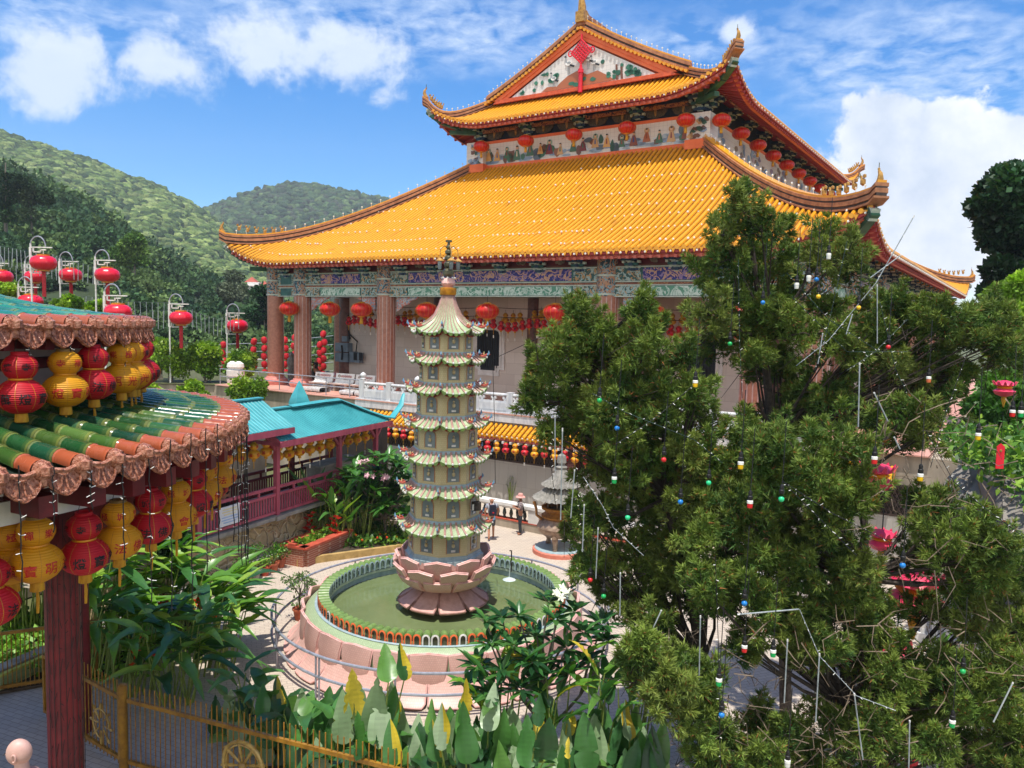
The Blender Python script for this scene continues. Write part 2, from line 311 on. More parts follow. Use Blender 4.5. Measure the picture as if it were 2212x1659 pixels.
d1=cumulus([(330,130,.10,.055),(180,110,.07,.05),(120,180,.06,.03),(640,110,.13,.05),(760,110,.08,.04),(1590,70,.028,.02)],k=5.8)
d2=cumulus([(1862,365,.055,.075),(1985,395,.05,.05),(2170,330,.11,.045),(2090,490,.13,.045),(2020,570,.16,.05),(2200,420,.06,.05),(1930,470,.06,.06)],k=6.5)
d3=cumulus([(1000,60,.22,.07),(700,40,.3,.05),(1950,120,.22,.10),(2100,180,.14,.12),(150,40,.25,.05),(1500,110,.2,.06)],k=2.0)
high=w.math('MULTIPLY',w.math('ADD',w.math('MULTIPLY',nC,.6),w.math('MULTIPLY',nD,.6)),1.)
hm=w.math('MULTIPLY',w.ramp(high,[(.50,(0,0,0)),(.80,(1,1,1))]),w.ramp(d3,[(.0,(0,0,0)),(.7,(1,1,1))])); hm=w.math('MULTIPLY',hm,.85)
m1=w.math('MULTIPLY',w.ramp(d1,[(.05,(0,0,0)),(.75,(1,1,1))],'EASE'),.78); m2=w.ramp(d2,[(.0,(0,0,0)),(.38,(1,1,1))],'EASE')
shade=w.ramp(w.noise(D,9.,5,.6),[(.35,(3.2,3.7,4.5)),(.64,(5.6,5.7,5.9))])
c=w.mix(hm,hs.outputs['Color'],(3.7,4.4,5.5)); c=w.mix(m1,c,(4.4,4.8,5.4)); c=w.mix(m2,c,shade)
bk=w.ramp(w.math('ADD',w.math('MULTIPLY',sp.outputs[1],-1.),w.math('MULTIPLY',w.math('SUBTRACT',nA,.5),1.6)),[(.02,(0,0,0)),(.45,(1,1,1))],'EASE'); c=w.mix(w.math('MULTIPLY',bk,.9),c,(6.0,5.9,5.7))   # unseen bright cloud bank, added behind the viewer as neutral fill light
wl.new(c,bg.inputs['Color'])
L=bpy.data.lights.new('sun','SUN'); L.energy=3.1; L.angle=rad(.5); L.color=(1,.95,.87); lo=bpy.data.objects.new('sun',L); COL.objects.link(lo)
lo.rotation_euler=Vector(SUND).to_track_quat('Z','Y').to_euler()
# ================= camera
cd=bpy.data.cameras.new('camera'); co=bpy.data.objects.new('camera',cd); COL.objects.link(co); SC.camera=co
cd.sensor_width=36; cd.lens=36*FOC/2212; cd.clip_end=6000; cd.clip_start=.1
co.matrix_world=Matrix(((_R[0],_U[0],-_F[0],0),(_R[1],_U[1],-_F[1],0),(_R[2],_U[2],-_F[2],8.5),(0,0,0,1)))
SC.view_settings.view_transform='Standard'; SC.view_settings.look='None'; SC.view_settings.exposure=.9; SC.view_settings.gamma=1
SC.cycles.max_bounces=6; SC.cycles.transparent_max_bounces=4; SC.cycles.caustics_reflective=False; SC.cycles.caustics_refractive=False
# ================= ground, hills, far forest
b=MB(); b.grid([[(-900,-60,-.05),(-900,1500,-.05)],[(900,-60,-.05),(900,1500,-.05)]],flip=True)
m=NT('grass_and_soil',.95); v=m.coord(); m.color(m.mix(m.noise(v,.3,6,.7),'#3c4a22','#6b6a44')); m.bump(m.noise(v,3,5),.5,.1)
tag(b.build('ground',m.m,smooth=False),'wide ground of grass and soil under the temple grounds and hills',kind='structure')
def sheet(poly,z,h=.03):
    b=MB(); b.prism([(p[0],p[1]) for p in poly],(0,0,z-h),((1,0,0),(0,1,0)),h); return b
tag(sheet([(-12,12),(16,4),(16,30),(8,34),(-3,37.5),(-7.6,29.5),(-10.2,21.2)],0.).build('courtyard_paving',M_pave,smooth=False),'pale block paved courtyard around the round pool',kind='structure')
tag(sheet([(-18,2),(-2.3,2),(-2.3,14.2),(-4.5,15.6),(-7.2,17.2),(-18,17.2)],.012,.02).build('garden_path',M_path,smooth=False),'grey block path behind the golden fence at lower left',kind='structure')
IC=None
def ico(sub):
    t=(1+5**.5)/2; V=[(-1,t,0),(1,t,0),(-1,-t,0),(1,-t,0),(0,-1,t),(0,1,t),(0,-1,-t),(0,1,-t),(t,0,-1),(t,0,1),(-t,0,-1),(-t,0,1)]
    Fc=[(0,11,5),(0,5,1),(0,1,7),(0,7,10),(0,10,11),(1,5,9),(5,11,4),(11,10,2),(10,7,6),(7,1,8),(3,9,4),(3,4,2),(3,2,6),(3,6,8),(3,8,9),(4,9,5),(2,4,11),(6,2,10),(8,6,7),(9,8,1)]
    V=[unit(np.array(v)) for v in V]
    for _ in range(sub):
        cache={}; nf=[]
        def mid(i,j):
            k=(min(i,j),max(i,j))
            if k not in cache: cache[k]=len(V); V.append(unit(V[i]+V[j]))
            return cache[k]
        for a,b_,c_ in Fc:
            x,y,z=mid(a,b_),mid(b_,c_),mid(c_,a); nf+=[(a,x,z),(b_,y,x),(c_,z,y),(x,y,z)]
        Fc=nf
    return np.array(V),np.array(Fc)
ICO={1:ico(1),2:ico(2)}
def lumps(name,cen,rad_,cols,mat,jit=.22,zs=.8,sub_=1):
    """one mesh of many rounded, uneven tree crowns"""
    ICV,ICF=ICO[sub_]; N=len(cen); nv=len(ICV); P=np.repeat(ICV[None],N,0)
    ph=RNG.uniform(0,6.28,(N,1,3)); k=RNG.uniform(2.2,4.,(N,1,3))
    d=1+jit*(np.sin(P*k*1.+ph).sum(-1,keepdims=True)/1.6)+.10*RNG.normal(size=(N,nv,1))
    P=P*d*rad_[:,None,None]; P[...,2]*=zs; P=P+cen[:,None,:]
    Fa=(ICF[None]+(np.arange(N)*nv)[:,None,None]).reshape(-1,3); nf=len(Fa)
    me=bpy.data.meshes.new(name); me.vertices.add(N*nv); me.loops.add(nf*3); me.polygons.add(nf)
    me.vertices.foreach_set('co',P.astype(np.float32).ravel()); me.loops.foreach_set('vertex_index',Fa.astype(np.int32).ravel()); me.polygons.foreach_set('loop_start',np.arange(0,nf*3,3,dtype=np.int32))
    a=me.attributes.new('Col','FLOAT_COLOR','FACE'); arr=np.ones((nf,4),np.float32); arr[:,:3]=np.repeat(cols,len(ICF),0); a.data.foreach_set('color',arr.ravel())
    me.materials.append(mat); me.update(); o=bpy.data.objects.new(name,me); COL.objects.link(o); return o
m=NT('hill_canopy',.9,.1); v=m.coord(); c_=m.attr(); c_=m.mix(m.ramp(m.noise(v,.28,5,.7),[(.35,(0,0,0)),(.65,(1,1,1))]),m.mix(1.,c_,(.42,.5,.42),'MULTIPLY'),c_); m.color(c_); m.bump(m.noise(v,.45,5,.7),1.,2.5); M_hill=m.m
M_hillg=MT('hill_ground','#35451f','#202c14',.95,.02)
def interp(pts,x):
    return np.interp(x,[p[0] for p in pts],[p[1] for p in pts])
def hill(name,label,ridge,Yr,yf,Yf,nx=70,nq=16,bulge=.0):
    x0,x1=ridge[0][0],ridge[-1][0]; rows=[]
    for q in np.linspace(0,1,nq):
        row=[]
        for x in np.linspace(x0,x1,nx):
            a=at(x,interp(ridge,x),Yr); f_=at(x,yf,Yf); p=a*(1-q)+f_*q; p[2]+=bulge*sin(PI*q)+(sin(x*.05+q*9)+sin(x*.021-q*5))*.004*p[1]*sin(PI*q); row.append(p)
        rows.append(row)
    rows.insert(0,[V3(p[0]*1.25,p[1]*1.25,-3) for p in rows[0]])
    b=MB(); b.grid(rows); tag(b.build(name,M_hillg),label,kind='structure'); return rows[1:]
def sample(rows,N,qp=1.):
    A=np.array(rows); nq,nx,_=A.shape; q=RNG.uniform(0,1,N)**qp*(nq-1.001); x=RNG.uniform(0,1,N)*(nx-1.001); i=q.astype(int); j=x.astype(int); fq=(q-i)[:,None]; fx=(x-j)[:,None]
    return (A[i,j]*(1-fq)*(1-fx)+A[i+1,j]*fq*(1-fx)+A[i,j+1]*(1-fq)*fx+A[i+1,j+1]*fq*fx), q/(nq-1)
hB=hill('far_hill','wooded blue green hill far behind the temple',[(380,490),(430,457),(480,437),(540,416),(600,401),(650,398),(700,402),(760,417),(830,430),(900,455),(1000,500),(1150,560)],1100,690,600)
hA=hill('hill','sunlit wooded hill rising behind the left trees',[(-120,240),(0,287),(60,306),(130,331),(200,352),(270,381),(330,401),(380,430),(430,456),(480,490),(560,545),(640,600),(700,640)],760,735,300)
hC=hill('near_hill','dark wooded slope behind the red lantern poles',[(-120,330),(0,375),(60,410),(110,432),(170,450),(235,490),(290,530),(340,570),(380,598),(440,625),(520,655),(600,690),(700,720)],230,800,70)
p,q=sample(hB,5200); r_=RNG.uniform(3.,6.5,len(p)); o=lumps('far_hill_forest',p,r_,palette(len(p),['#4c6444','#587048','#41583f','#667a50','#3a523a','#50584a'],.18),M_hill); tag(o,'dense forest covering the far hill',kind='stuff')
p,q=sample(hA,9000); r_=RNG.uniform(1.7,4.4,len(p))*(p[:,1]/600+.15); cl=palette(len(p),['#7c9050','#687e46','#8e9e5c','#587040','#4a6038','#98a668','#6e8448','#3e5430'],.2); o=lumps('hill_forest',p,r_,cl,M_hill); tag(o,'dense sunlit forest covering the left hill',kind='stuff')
def leafblob(cen,rad_,n,size,sq=.75):
    """cards on the outer shell of lumpy crowns: cen (N,3), rad (N)"""
    N=len(cen); d=unit(RNG.normal(size=(N,n,3))); ph=RNG.uniform(0,6.28,(N,1,3))
    R_=rad_[:,None]*(.72+.22*np.sin(d*3.1+ph).sum(-1)/1.7+.10*RNG.normal(size=(N,n)))
    off=d*R_[...,None]; off[...,2]*=sq; P=cen[:,None]+off
    dd=unit(d+.9*RNG.normal(size=d.shape)); s=np.broadcast_to(size,(N,))[:,None]*RNG.uniform(.6,1.4,(N,n))
    return leafset(P.reshape(-1,3),dd.reshape(-1,3),s.ravel(),s.ravel()*.75)
p,q=sample(hC,420); r_=RNG.uniform(2.6,4.6,len(p))*(p[:,1]/190+.15); p[:,2]+=r_*.35
P=leafblob(p,r_,430,r_*.20); tc_=palette(len(p),['#3a5438','#46603c','#304a34','#566c42','#3e5a38','#627848'],.15)
o=cards('slope_forest',P,np.repeat(tc_,430,0)*RNG.uniform(.75,1.3,(len(P),1)),M_far); tag(o,'dark mixed forest on the slope behind the lanterns',kind='stuff')
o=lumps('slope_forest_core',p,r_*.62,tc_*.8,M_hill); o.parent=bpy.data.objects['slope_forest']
# single trees standing out of the slope
def big_tree(label,x,y,Y,hgt,rad_,cols,n=9,trunk='#6a6258',lean=0.,leaf=.35,group='tall trees on the slope',sq=.7,mat=None,dens=700):
    base=at(x,y,Y); top=base+V3(lean,0,hgt); t=thing('slope_tree' if group else 'tree',label,'tree',base,group)
    b=MB(); b.tube([base,base*.5+top*.5+V3(U(-.2,.2),0,0),top],[hgt*.022,hgt*.016,hgt*.006],7)
    cen=[]; rr=[]
    for k in range(n):
        f=U(.45,1.); a=U(0,6.28); R_=rad_*U(.3,.85)*(1.25-f*.7); c=base+(top-base)*f+V3(cos(a)*R_,sin(a)*R_*.8,U(-.05,.1)*hgt); b.tube([base+(top-base)*(f*.8),c],[hgt*.009,hgt*.003],5); cen.append(c); rr.append(rad_*U(.35,.6))
    b.build('trunk',M_barkg,t); P=leafblob(np.array(cen),np.array(rr),dens,leaf,sq); c=palette(n,cols,.1); cards('crown',P,np.repeat(c,dens,0)*RNG.uniform(.7,1.35,(len(P),1)),mat or M_far,t); return t
big_tree('tall dark tree with a bare upper trunk at the left edge',14,560,120,14.5,3.4,['#23391f','#1c3020','#2d4626'],8,lean=.3)
big_tree('spreading grey green tree above the round roof',70,520,130,9,4.2,['#3a5034','#46583a','#2d4428'],9)
big_tree('lighter yellow green tree in the middle of the slope',290,640,120,9,3.6,['#5a7a34','#48682c','#6a8640'],9)
big_tree('pale bare looking tree near the white hillside house',500,690,130,7,3.6,['#55604c','#465240','#66705a'],8)
big_tree('round dark tree below the white hillside house',570,730,100,5.5,2.6,['#1f3a20','#28482a','#1a3220'],8)
# hillside house
c0=at(556,640,240); t=thing('hillside_house','small white house with red roofs on the wooded slope','house',c0)
b=MB(); fx=V3(1,0,0)
for k,(w_,d_,h0,h1) in enumerate([(7.2,6,-1,1.0),(6.0,5.4,1.25,2.9),(3.6,4,3.1,4.2)]): b.box(c0+V3(-.3*k,0,(h0+h1)/2),(w_,d_,h1-h0))
for h0,w_ in ((1.0,7.8),(2.9,6.5)): b.box(c0+V3(0,-.2,h0+.12),(w_,6.6,.22))
b.build('wall',M_white,t,smooth=False)
for dx,z,s in ((-1.6,4.2,2.5),(2.2,3.0,2.1)):
    b=MB(); b.lathe([(s,z),(.05,z+1.7)],4,c0+V3(dx,0,0),ph=PI/4); b.build('roof',MT('house_roof','#b8563e','#9a4430',.7,2),t,smooth=False)
for k in range(4):
    b=MB(); b.box(c0+V3(-2.4+k*1.6,-3.02,.1),(.9,.06,.9)); b.build('window',M_glass,t,smooth=False)
# terrace left of and under the temple
FL=4.28
poly=[T(-4.9,-2.7)[:2],T(36,-2.7)[:2],T(36,54)[:2],T(-30,54)[:2],(-62,60),(-62,47.45)]
b=MB(); b.prism([tuple(p) for p in poly],(0,0,-.02),((1,0,0),(0,1,0)),FL-.06); tag(b.build('terrace',M_conc,smooth=False),'stained concrete terrace block carrying the temple',kind='structure')
b=sheet([T(-4.6,-2.85)[:2],T(34,-2.85)[:2],T(34,52)[:2],T(-4.6,52)[:2]],FL,.05); tag(b.build('terrace_floor',M_floor,smooth=False),'pink tiled terrace floor around the temple columns',kind='structure')
b=sheet([(-62,47.4),tuple(T(-4.75,-2.75)[:2]),tuple(T(-4.7,52)[:2]),(-62,59)],FL-.02,.03); tag(b.build('terrace_lawn',MT('lawn_soil','#5c6236','#4a4a30',.95,3),smooth=False),'planted strip of the terrace beside the temple',kind='structure')
# ================= main temple hall
hall=thing('temple_hall','large temple hall with two tiers of yellow tiled roofs and a painted gable','temple',T(13.55,10,FL))
SL,SR,TE,TW=-4.6,31.7,-2.0,50.0      # lower eave rectangle
sL,sR,tE,tW=6.1,21.0,9.5,38.5         # upper wall rectangle
class Hip:
    """roof between an eave rectangle and a smaller top rectangle, eaves swept up at the corners"""
    def __init__(s,e,tp,ze,zt,rise,conc=.35,pw=3.2): s.e=e; s.tp=tp; s.ze=ze; s.zt=zt; s.rise=rise; s.c=conc; s.pw=pw
    def face(s,k):
        """k: 0 front 1 right 2 back 3 left -> along axis from a0..a1 (eave), b0..b1 (top), depth e->t, and a map (along,depth)->(s,t)"""
        eL,eR,eF,eB=s.e; tL,tR,tF,tB=s.tp
        return [(eL,eR,tL,tR,eF,tF,lambda a,d:(a,d)),(eF,eB,tF,tB,eR,tR,lambda a,d:(d,a)),(eL,eR,tL,tR,eB,tB,lambda a,d:(a,d)),(eF,eB,tF,tB,eL,tL,lambda a,d:(d,a))][k]
    def p(s,k,a,q,dz=0.):
        a0,a1,b0,b1,e,t,mp=s.face(k); lo=a0+(b0-a0)*q; hi=a1+(b1-a1)*q; c=(lo+hi)/2; h=(hi-lo)/2; u=min(1.,abs(a-c)/h)
        # corner lift measured in metres from the corner
        dist=(1-u)*h; lift=s.rise*max(0.,1-dist/s.pw)**2.2*(1-q)**5
        z=s.ze+(s.zt-s.ze)*(q*(1-s.c)+s.c*q*q)+lift
        x,y=mp(a,e+(t-e)*q); return T(x,y,z+dz)
    def hipq(s,k,a):
        a0,a1,b0,b1,e,t,mp=s.face(k); q=1.
        if b0>a0: q=min(q,(a-a0)/(b0-a0))
        if a1>b1: q=min(q,(a1-a)/(a1-b1))
        return max(0.,min(1.,q))
    def base(s,k,n=44,nq=14,dz=0.,mb=None,mi=0,flip=False):
        mb=mb or MB(); a0,a1,b0,b1,e,t,mp=s.face(k); rows=[]
        for j in range(nq+1):
            q=j/nq; lo=a0+(b0-a0)*q; hi=a1+(b1-a1)*q; rows.append([s.p(k,lo+(hi-lo)*(.5-.5*cos(PI*i/n)),q,dz) for i in range(n+1)])
        return mb.grid(rows,mi,flip=flip)
    def tubes(s,k,sp,r,nseg=14,mb=None,mi=0,ext=.1):
        mb=mb or MB(); a0,a1,b0,b1,e,t,mp=s.face(k); n=int((a1-a0)/sp); 
        for i in range(n+1):
            a=a0+(a1-a0)*(i+.5)/(n+1); qe=s.hipq(k,a)
            if qe<.015: continue
            ns=max(3,int(nseg*qe)+2); rows=[]
            for j in range(ns+1):
                q=qe*j/ns; p=s.p(k,a,q); p2=s.p(k,a+.01,q)
                X=unit(p2-p); X[2]=0; X=unit(X); rows.append([p+X*(cos(w)*r)+V3(0,0,sin(w)*r*1.15+.02) for w in (0,PI*.25,PI*.5,PI*.75,PI)])
            mb.grid(rows,mi); mb.add(rows[0],[(0,1,2,3,4)],mi)
        return mb
    def ridge(s,corner,w,h,mb,mi=0,mig=1,q1=1.,tip=1.,n=22,miy=2):
        """raised hip ridge along a corner (front face side), banded, ending in an upswept tip"""
        k,side=corner; a0,a1,b0,b1,e,t,mp=s.face(k); pts=[]
        for j in range(n+1):
            q=q1*j/n; a=(a0+(b0-a0)*q) if side==0 else (a1+(b1-a1)*q); pts.append(s.p(k,a,q)+V3(0,0,0))
        d=unit((pts[0]-pts[3])*V3(1,1,0)); pts=[pts[0]+d*.35+V3(0,0,tip*.55)]+pts
        def band(z0,z1,ww,m_):
            rows=[]
            for i,p in enumerate(pts):
                dd=pts[min(i+1,len(pts)-1)]-pts[max(0,i-1)]; sd=unit(np.cross(dd,V3(0,0,1)))*ww/2; rows.append([p-sd+V3(0,0,z0),p+sd+V3(0,0,z0),p+sd+V3(0,0,z1),p-sd+V3(0,0,z1)])
            mb.grid(rows,m_,wrapv=True); mb.add(rows[0],[(0,1,2,3)],m_); mb.add(rows[-1],[(3,2,1,0)],m_)
        band(0,.12*h,w*1.2,mi); band(.12*h,.30*h,w*.8,mig); band(.30*h,.55*h,w*1.0,mi); band(.55*h,.66*h,w*.85,mig); band(.66*h,.86*h,w*1.05,mi); band(.86*h,h,w*.7,miy)
        return pts
def bulbs(pts,r=.05,mb=None):
    mb=mb or MB()
    for p in pts: mb.ball(p,r,5)
    return mb
low=Hip((SL,SR,TE,TW),(sL-.1,sR+.1,tE-.1,tW+.1),11.62,18.35,1.25,.3,5.)
up_=Hip((3.7,23.45,7.0,41.0),(7.0,20.1,9.4,38.6),20.6,22.12,1.35,.15,4.6)
def eave_trim(hip,k,parent,sp=.36,zoff=0.,depth=2.2,inz=-.3):
    """fascia, two rows of rafter ends and the soffit under one eave"""
    a0,a1,b0,b1,e,t,mp=hip.face(k); n=int((a1-a0)/sp); sg=1 if t>e else -1; L=a1-a0
    f=MB(); s_=MB(); P=lambda a,d,dz:(lambda p:T(*mp(a,e+sg*d),0)+V3(0,0,hip.p(k,a,0)[2]+dz))(0)
    xs=[a0+L*(.5-.5*cos(PI*i/60)) for i in range(61)]
    def S_(a,f_):
        lim=max(.05,min(a-a0,a1-a)); d=min(f_*depth,lim); g=d/depth; lift=hip.p(k,a,0)[2]-hip.ze; return T(*mp(a,e+sg*d),hip.ze+lift*(1-g)**1.5-.28*(1-g)+inz*g)
    f.grid([[P(a,.02,-.02) for a in xs],[P(a,.0,-.17) for a in xs],[P(a,.14,-.19) for a in xs]],0); f.grid([[P(a,.14,-.19) for a in xs],[P(a,.16,-.30) for a in xs],[P(a,.34,-.33) for a in xs]],1)
    s_.grid([[S_(a,f_) for a in xs] for f_ in (.04,.35,.7,1.)],0)
    r=MB(); cap=MB()
    for i in range(n+1):
        a=a0+L*(i+.5)/(n+1)
        p0=S_(a,.02)-V3(0,0,.05); p1=S_(a,1.)-V3(0,0,.05)
        if min(a-a0,a1-a)<.25: continue
        r.beam(p0,p1,.13,.12,0)
        if i%2==0 or k==1: r.beam(S_(a,.14)-V3(0,0,.16),S_(a,1.)-V3(0,0,.15),.12,.10,1)
    f.build('eave_fascia',[M_red,M_redl],parent); s_.build('soffit',M_orange if k==0 else M_red,parent); tag(r.build('rafters',[M_redl if k==0 else M_red,M_red],parent,smooth=False),kind='stuff')
def tile_ends(hip,k,parent,sp,r):
    a0,a1,b0,b1,e,t,mp=hip.face(k); n=int((a1-a0)/sp); b=MB(); c=MB(); sg=1 if t>e else -1
    for i in range(n+1):
        a=a0+(a1-a0)*(i+.5)/(n+1); p=hip.p(k,a,0); dn=T(*mp(0,-sg*1.))-T(0,0); ax=unit(T(*mp(1,0))-T(0,0))
        b.prism([(r*cos(w),r*sin(w)) for w in np.linspace(0,2*PI,9)[:-1]],p-dn*.02+V3(0,0,.04),(ax,V3(0,0,1)),.05*sg)
        if i<n:
            p2=hip.p(k,a+(a1-a0)*.5/(n+1),0); b.prism([(-r*.9,0),(0,-r*1.9),(r*.9,0)],p2+V3(0,0,.0),(ax,V3(0,0,1)),.04*sg)
    tag(b.build('tile_ends',M_yel,parent),kind='stuff')
SPL=.30
for hip,nm,flat in ((low,'lower_roof',(2,3)),(up_,'upper_roof',(2,3))):
    root=MB(); 
    for k in range(4): hip.base(k,mb=root,flip=k in (1,2))
    R_=root.build(nm,M_yeld,hall)
    for k in (0,1): tag(hip.tubes(k,SPL,.092,16 if hip is low else 6).build('roof_tiles',M_yel,R_),kind='stuff')
    for k in (2,3): tag(hip.tubes(k,.6,.16,10).build('roof_tiles',M_yel,R_),kind='stuff')
    for k in (0,1): tile_ends(hip,k,R_,SPL,.10)
    for k in range(4): eave_trim(hip,k,R_,depth=2.1 if hip is low else 2.35,inz=.62 if hip is low else .78,sp=.36 if k<2 else .8)
    for cn in ((0,0),(0,1),(2,0),(2,1)): rb=MB(); hip.ridge(cn,.5,.62 if hip is low else .5,rb,tip=.35); rb.build('hip_ridge',[M_ridge,M_ridged,M_yel],R_)
    # corner beams, tip finials, small roof figures
    for ci,(k,sd) in enumerate(((0,0),(0,1),(2,0),(2,1))):
        a0,a1,b0,b1,e,t,mp=hip.face(k); a=(a0,a1)[sd]; p=hip.p(k,a,0); inn=hip.p(k,(a0+(b0-a0)*.22,a1+(b1-a1)*.22)[sd],.22); dd=unit((inn-p)*V3(1,1,0)); sdv=np.cross(dd,V3(0,0,1))
        g=MB(); prof=[(.0,-.2),(.9,-.82),(2.2,-1.2),(3.2,-1.15)]; prev=None
        for (d0,z0),(d1,z1) in zip(prof,prof[1:]): g.beam(p+dd*d0+V3(0,0,z0),p+dd*d1+V3(0,0,z1),.34,.42,0)
        g.beam(p+dd*1.4+V3(0,0,-1.5),p+dd*3.1+V3(0,0,-1.5),.28,.24,0); g.beam(p+dd*.02+V3(0,0,-.1),p+dd*.2+V3(0,0,-.5),.34,.3,1); g.build('corner_beam',[M_green,M_cream],R_,smooth=False)
        q=p-dd*.22+V3(0,0,.62); fb=MB(); fb.box(q+V3(0,0,-.12)+dd*.12,(.26,.26,.3),(dd,sdv),mi=1); fb.tube([q+dd*.1+V3(0,0,.0),q-dd*.02+V3(0,0,.25),q+V3(0,0,.42),q+dd*.1+V3(0,0,.56)],[.13,.11,.08,.04],7,0); fb.ball(q+dd*.1+V3(0,0,.6),.055,6,0); fb.tube([q+dd*.1+V3(0,0,.6),q+dd*.1+V3(0,0,.82)],.015,4,2); fb.build('tip_finial',[M_goldp,M_ridge,M_olive],R_)
        for j in range(6):
            d0=.65+j*.42; qq=hip.p(k,(a0+(b0-a0)*d0/13.,a1+(b1-a1)*d0/13.)[sd],d0/13.)+V3(0,0,.6+(.25 if hip is low else .1)*max(0,1-j*.3)); f=MB(); f.ball(qq+V3(0,0,.12),.12,6,sz=1.3); f.ball(qq-dd*.08+V3(0,0,.32),.08,6); f.beam(qq+dd*.05+V3(0,0,.1),qq+dd*.14+V3(0,0,.36),.06,.06); f.build('roof_figure',M_goldp,R_)
    # strings of small white lamps along the tile courses, ridges and eaves
    bl=MB()
    if hip is low:
        for q,st in ((.06,2),(.2,2),(.34,3),(.45,3),(.58,3),(.72,3),(.86,4)):
            a0,a1,b0,b1,e,t,mp=hip.face(0); lo=a0+(b0-a0)*q; hi=a1+(b1-a1)*q; n=int((hi-lo)/SPL/ (st*.5))
            for i in range(n): 
                if U(0,1)<.8: bl.ball(hip.p(0,lo+(hi-lo)*(i+.5)/n+U(-.05,.05),q+U(-.004,.004))+V3(0,0,.16),U(.035,.06),4,sz=1.)
    for k in (0,1):
        a0,a1,b0,b1,e,t,mp=hip.face(k); n=int((a1-a0)/.55)
        for i in range(n):
            a=a0+(a1-a0)*(i+.5)/n; p=hip.p(k,a,0); bl.ball(p+V3(0,0,-.12)-TB*.06*(k==0)+TR*.06*(k==1),.05,4)
    for cn in ((0,0),(0,1)):
        for q in np.linspace(.04,.97,26 if hip is low else 12):
            a0,a1,b0,b1,e,t,mp=hip.face(0); a=(a0+(b0-a0)*q,a1+(b1-a1)*q)[cn[1]]; p=hip.p(0,a,q)+V3(0,0,.62 if hip is low else .5); bl.tube([p,p+V3(0,0,.16)],.015,3); bl.ball(p+V3(0,0,.2),.05,4)
    tag(bl.build('string_lights',M_bulb,R_),kind='stuff')
# ---- upper roof: gable end, long slopes and main ridge
GA=9.35; RZ=25.95; hw=6.1; GB=22.2; sc=13.55
UR=bpy.data.objects['upper_roof']
def slope_pt(side,u,t):   # u 0 at eave-side foot, 1 at ridge
    z=22.15+(RZ-.3-22.15)*(u*.82+.18*u*u); return T(sc+side*(hw+.55)*(1-u),t,z)
g=MB(); tb=MB(); rdg=MB()
for side in (-1,1):
    g.grid([[slope_pt(side,u,t) for u in np.linspace(0,1,9)] for t in (GA-.52,38.6)],0,flip=side>0)
    for j in range(int((38.6-GA)/SPL)):
        t=GA-.34+j*SPL; rows=[]
        for u in np.linspace(0,1,6): p=slope_pt(side,u,t); rows.append([p+TB*(cos(w)*.105)+V3(0,0,sin(w)*.12) for w in (0,PI*.25,PI*.5,PI*.75,PI)])
        tb.grid(rows,0)
    # verge: tile fringe and the heavy descending ridge at the gable edge
    us=np.linspace(-.02,1,24)
    for t0,t1,z0,z1,mi in ((GA-.30,GA-.02,.05,.28,0),(GA-.26,GA-.06,.28,.40,1),(GA-.32,GA,.40,.60,0),(GA-.22,GA-.10,.60,.70,2)):
        rows=[[slope_pt(side,u,t0)+V3(0,0,z0),slope_pt(side,u,t1)+V3(0,0,z0),slope_pt(side,u,t1)+V3(0,0,z1),slope_pt(side,u,t0)+V3(0,0,z1)] for u in us]; rdg.grid(rows,mi,wrapv=True); rdg.add(rows[0],[(0,1,2,3)],mi); rdg.add(rows[-1],[(3,2,1,0)],mi)
    for u in np.linspace(.0,.985,27):
        p=slope_pt(side,u,GA-.58)+V3(0,0,.04); q=slope_pt(side,u,GA-.26)+V3(0,0,.06); rdg.tube([p,q],.10,6,2); rdg.prism([(.09*cos(w),.09*sin(w)) for w in np.linspace(0,2*PI,8)[:-1]],p,(TR,V3(0,0,1)),-.03,2)
    for u in np.linspace(0,1,22): 
        p=slope_pt(side,u,GA-.16)+V3(0,0,.7); rdg.tube([p,p+V3(0,0,.16)],.015,3,3); rdg.ball(p+V3(0,0,.2),.05,4,3)
g.build('long_slope',M_yeld,UR); tag(tb.build('long_slope_tiles',M_yel,UR),kind='stuff'); rdg.build('gable_ridge',[M_ridge,M_ridged,M_yel,M_bulb],UR)
mr=MB(); mr.beam(T(sc,GA-.4,RZ+.25),T(sc,38.6,RZ+.25),.45,.7,0); mr.beam(T(sc,GA-.42,RZ+.3),T(sc,38.6,RZ+.3),.50,.12,1)
p=T(sc,GA-.3,RZ+.5); mr.tube([p,p+V3(0,0,.5),p+V3(0,0,.95)-TB*.1,p+V3(0,0,1.4)+TB*.12],[.26,.24,.16,.05],7,2); mr.tube([p+V3(0,0,.1)+TB*.2,p+TB*.9+V3(0,0,.2)],[.3,.05],6,2); mr.ball(p+V3(0,0,1.0)-TB*.16,.13,6,2); mr.box(p+V3(0,0,-.15),(.55,.55,.6),(TR,TB),2); mr.build('main_ridge',[M_ridge,M_ridged,M_goldp],UR)
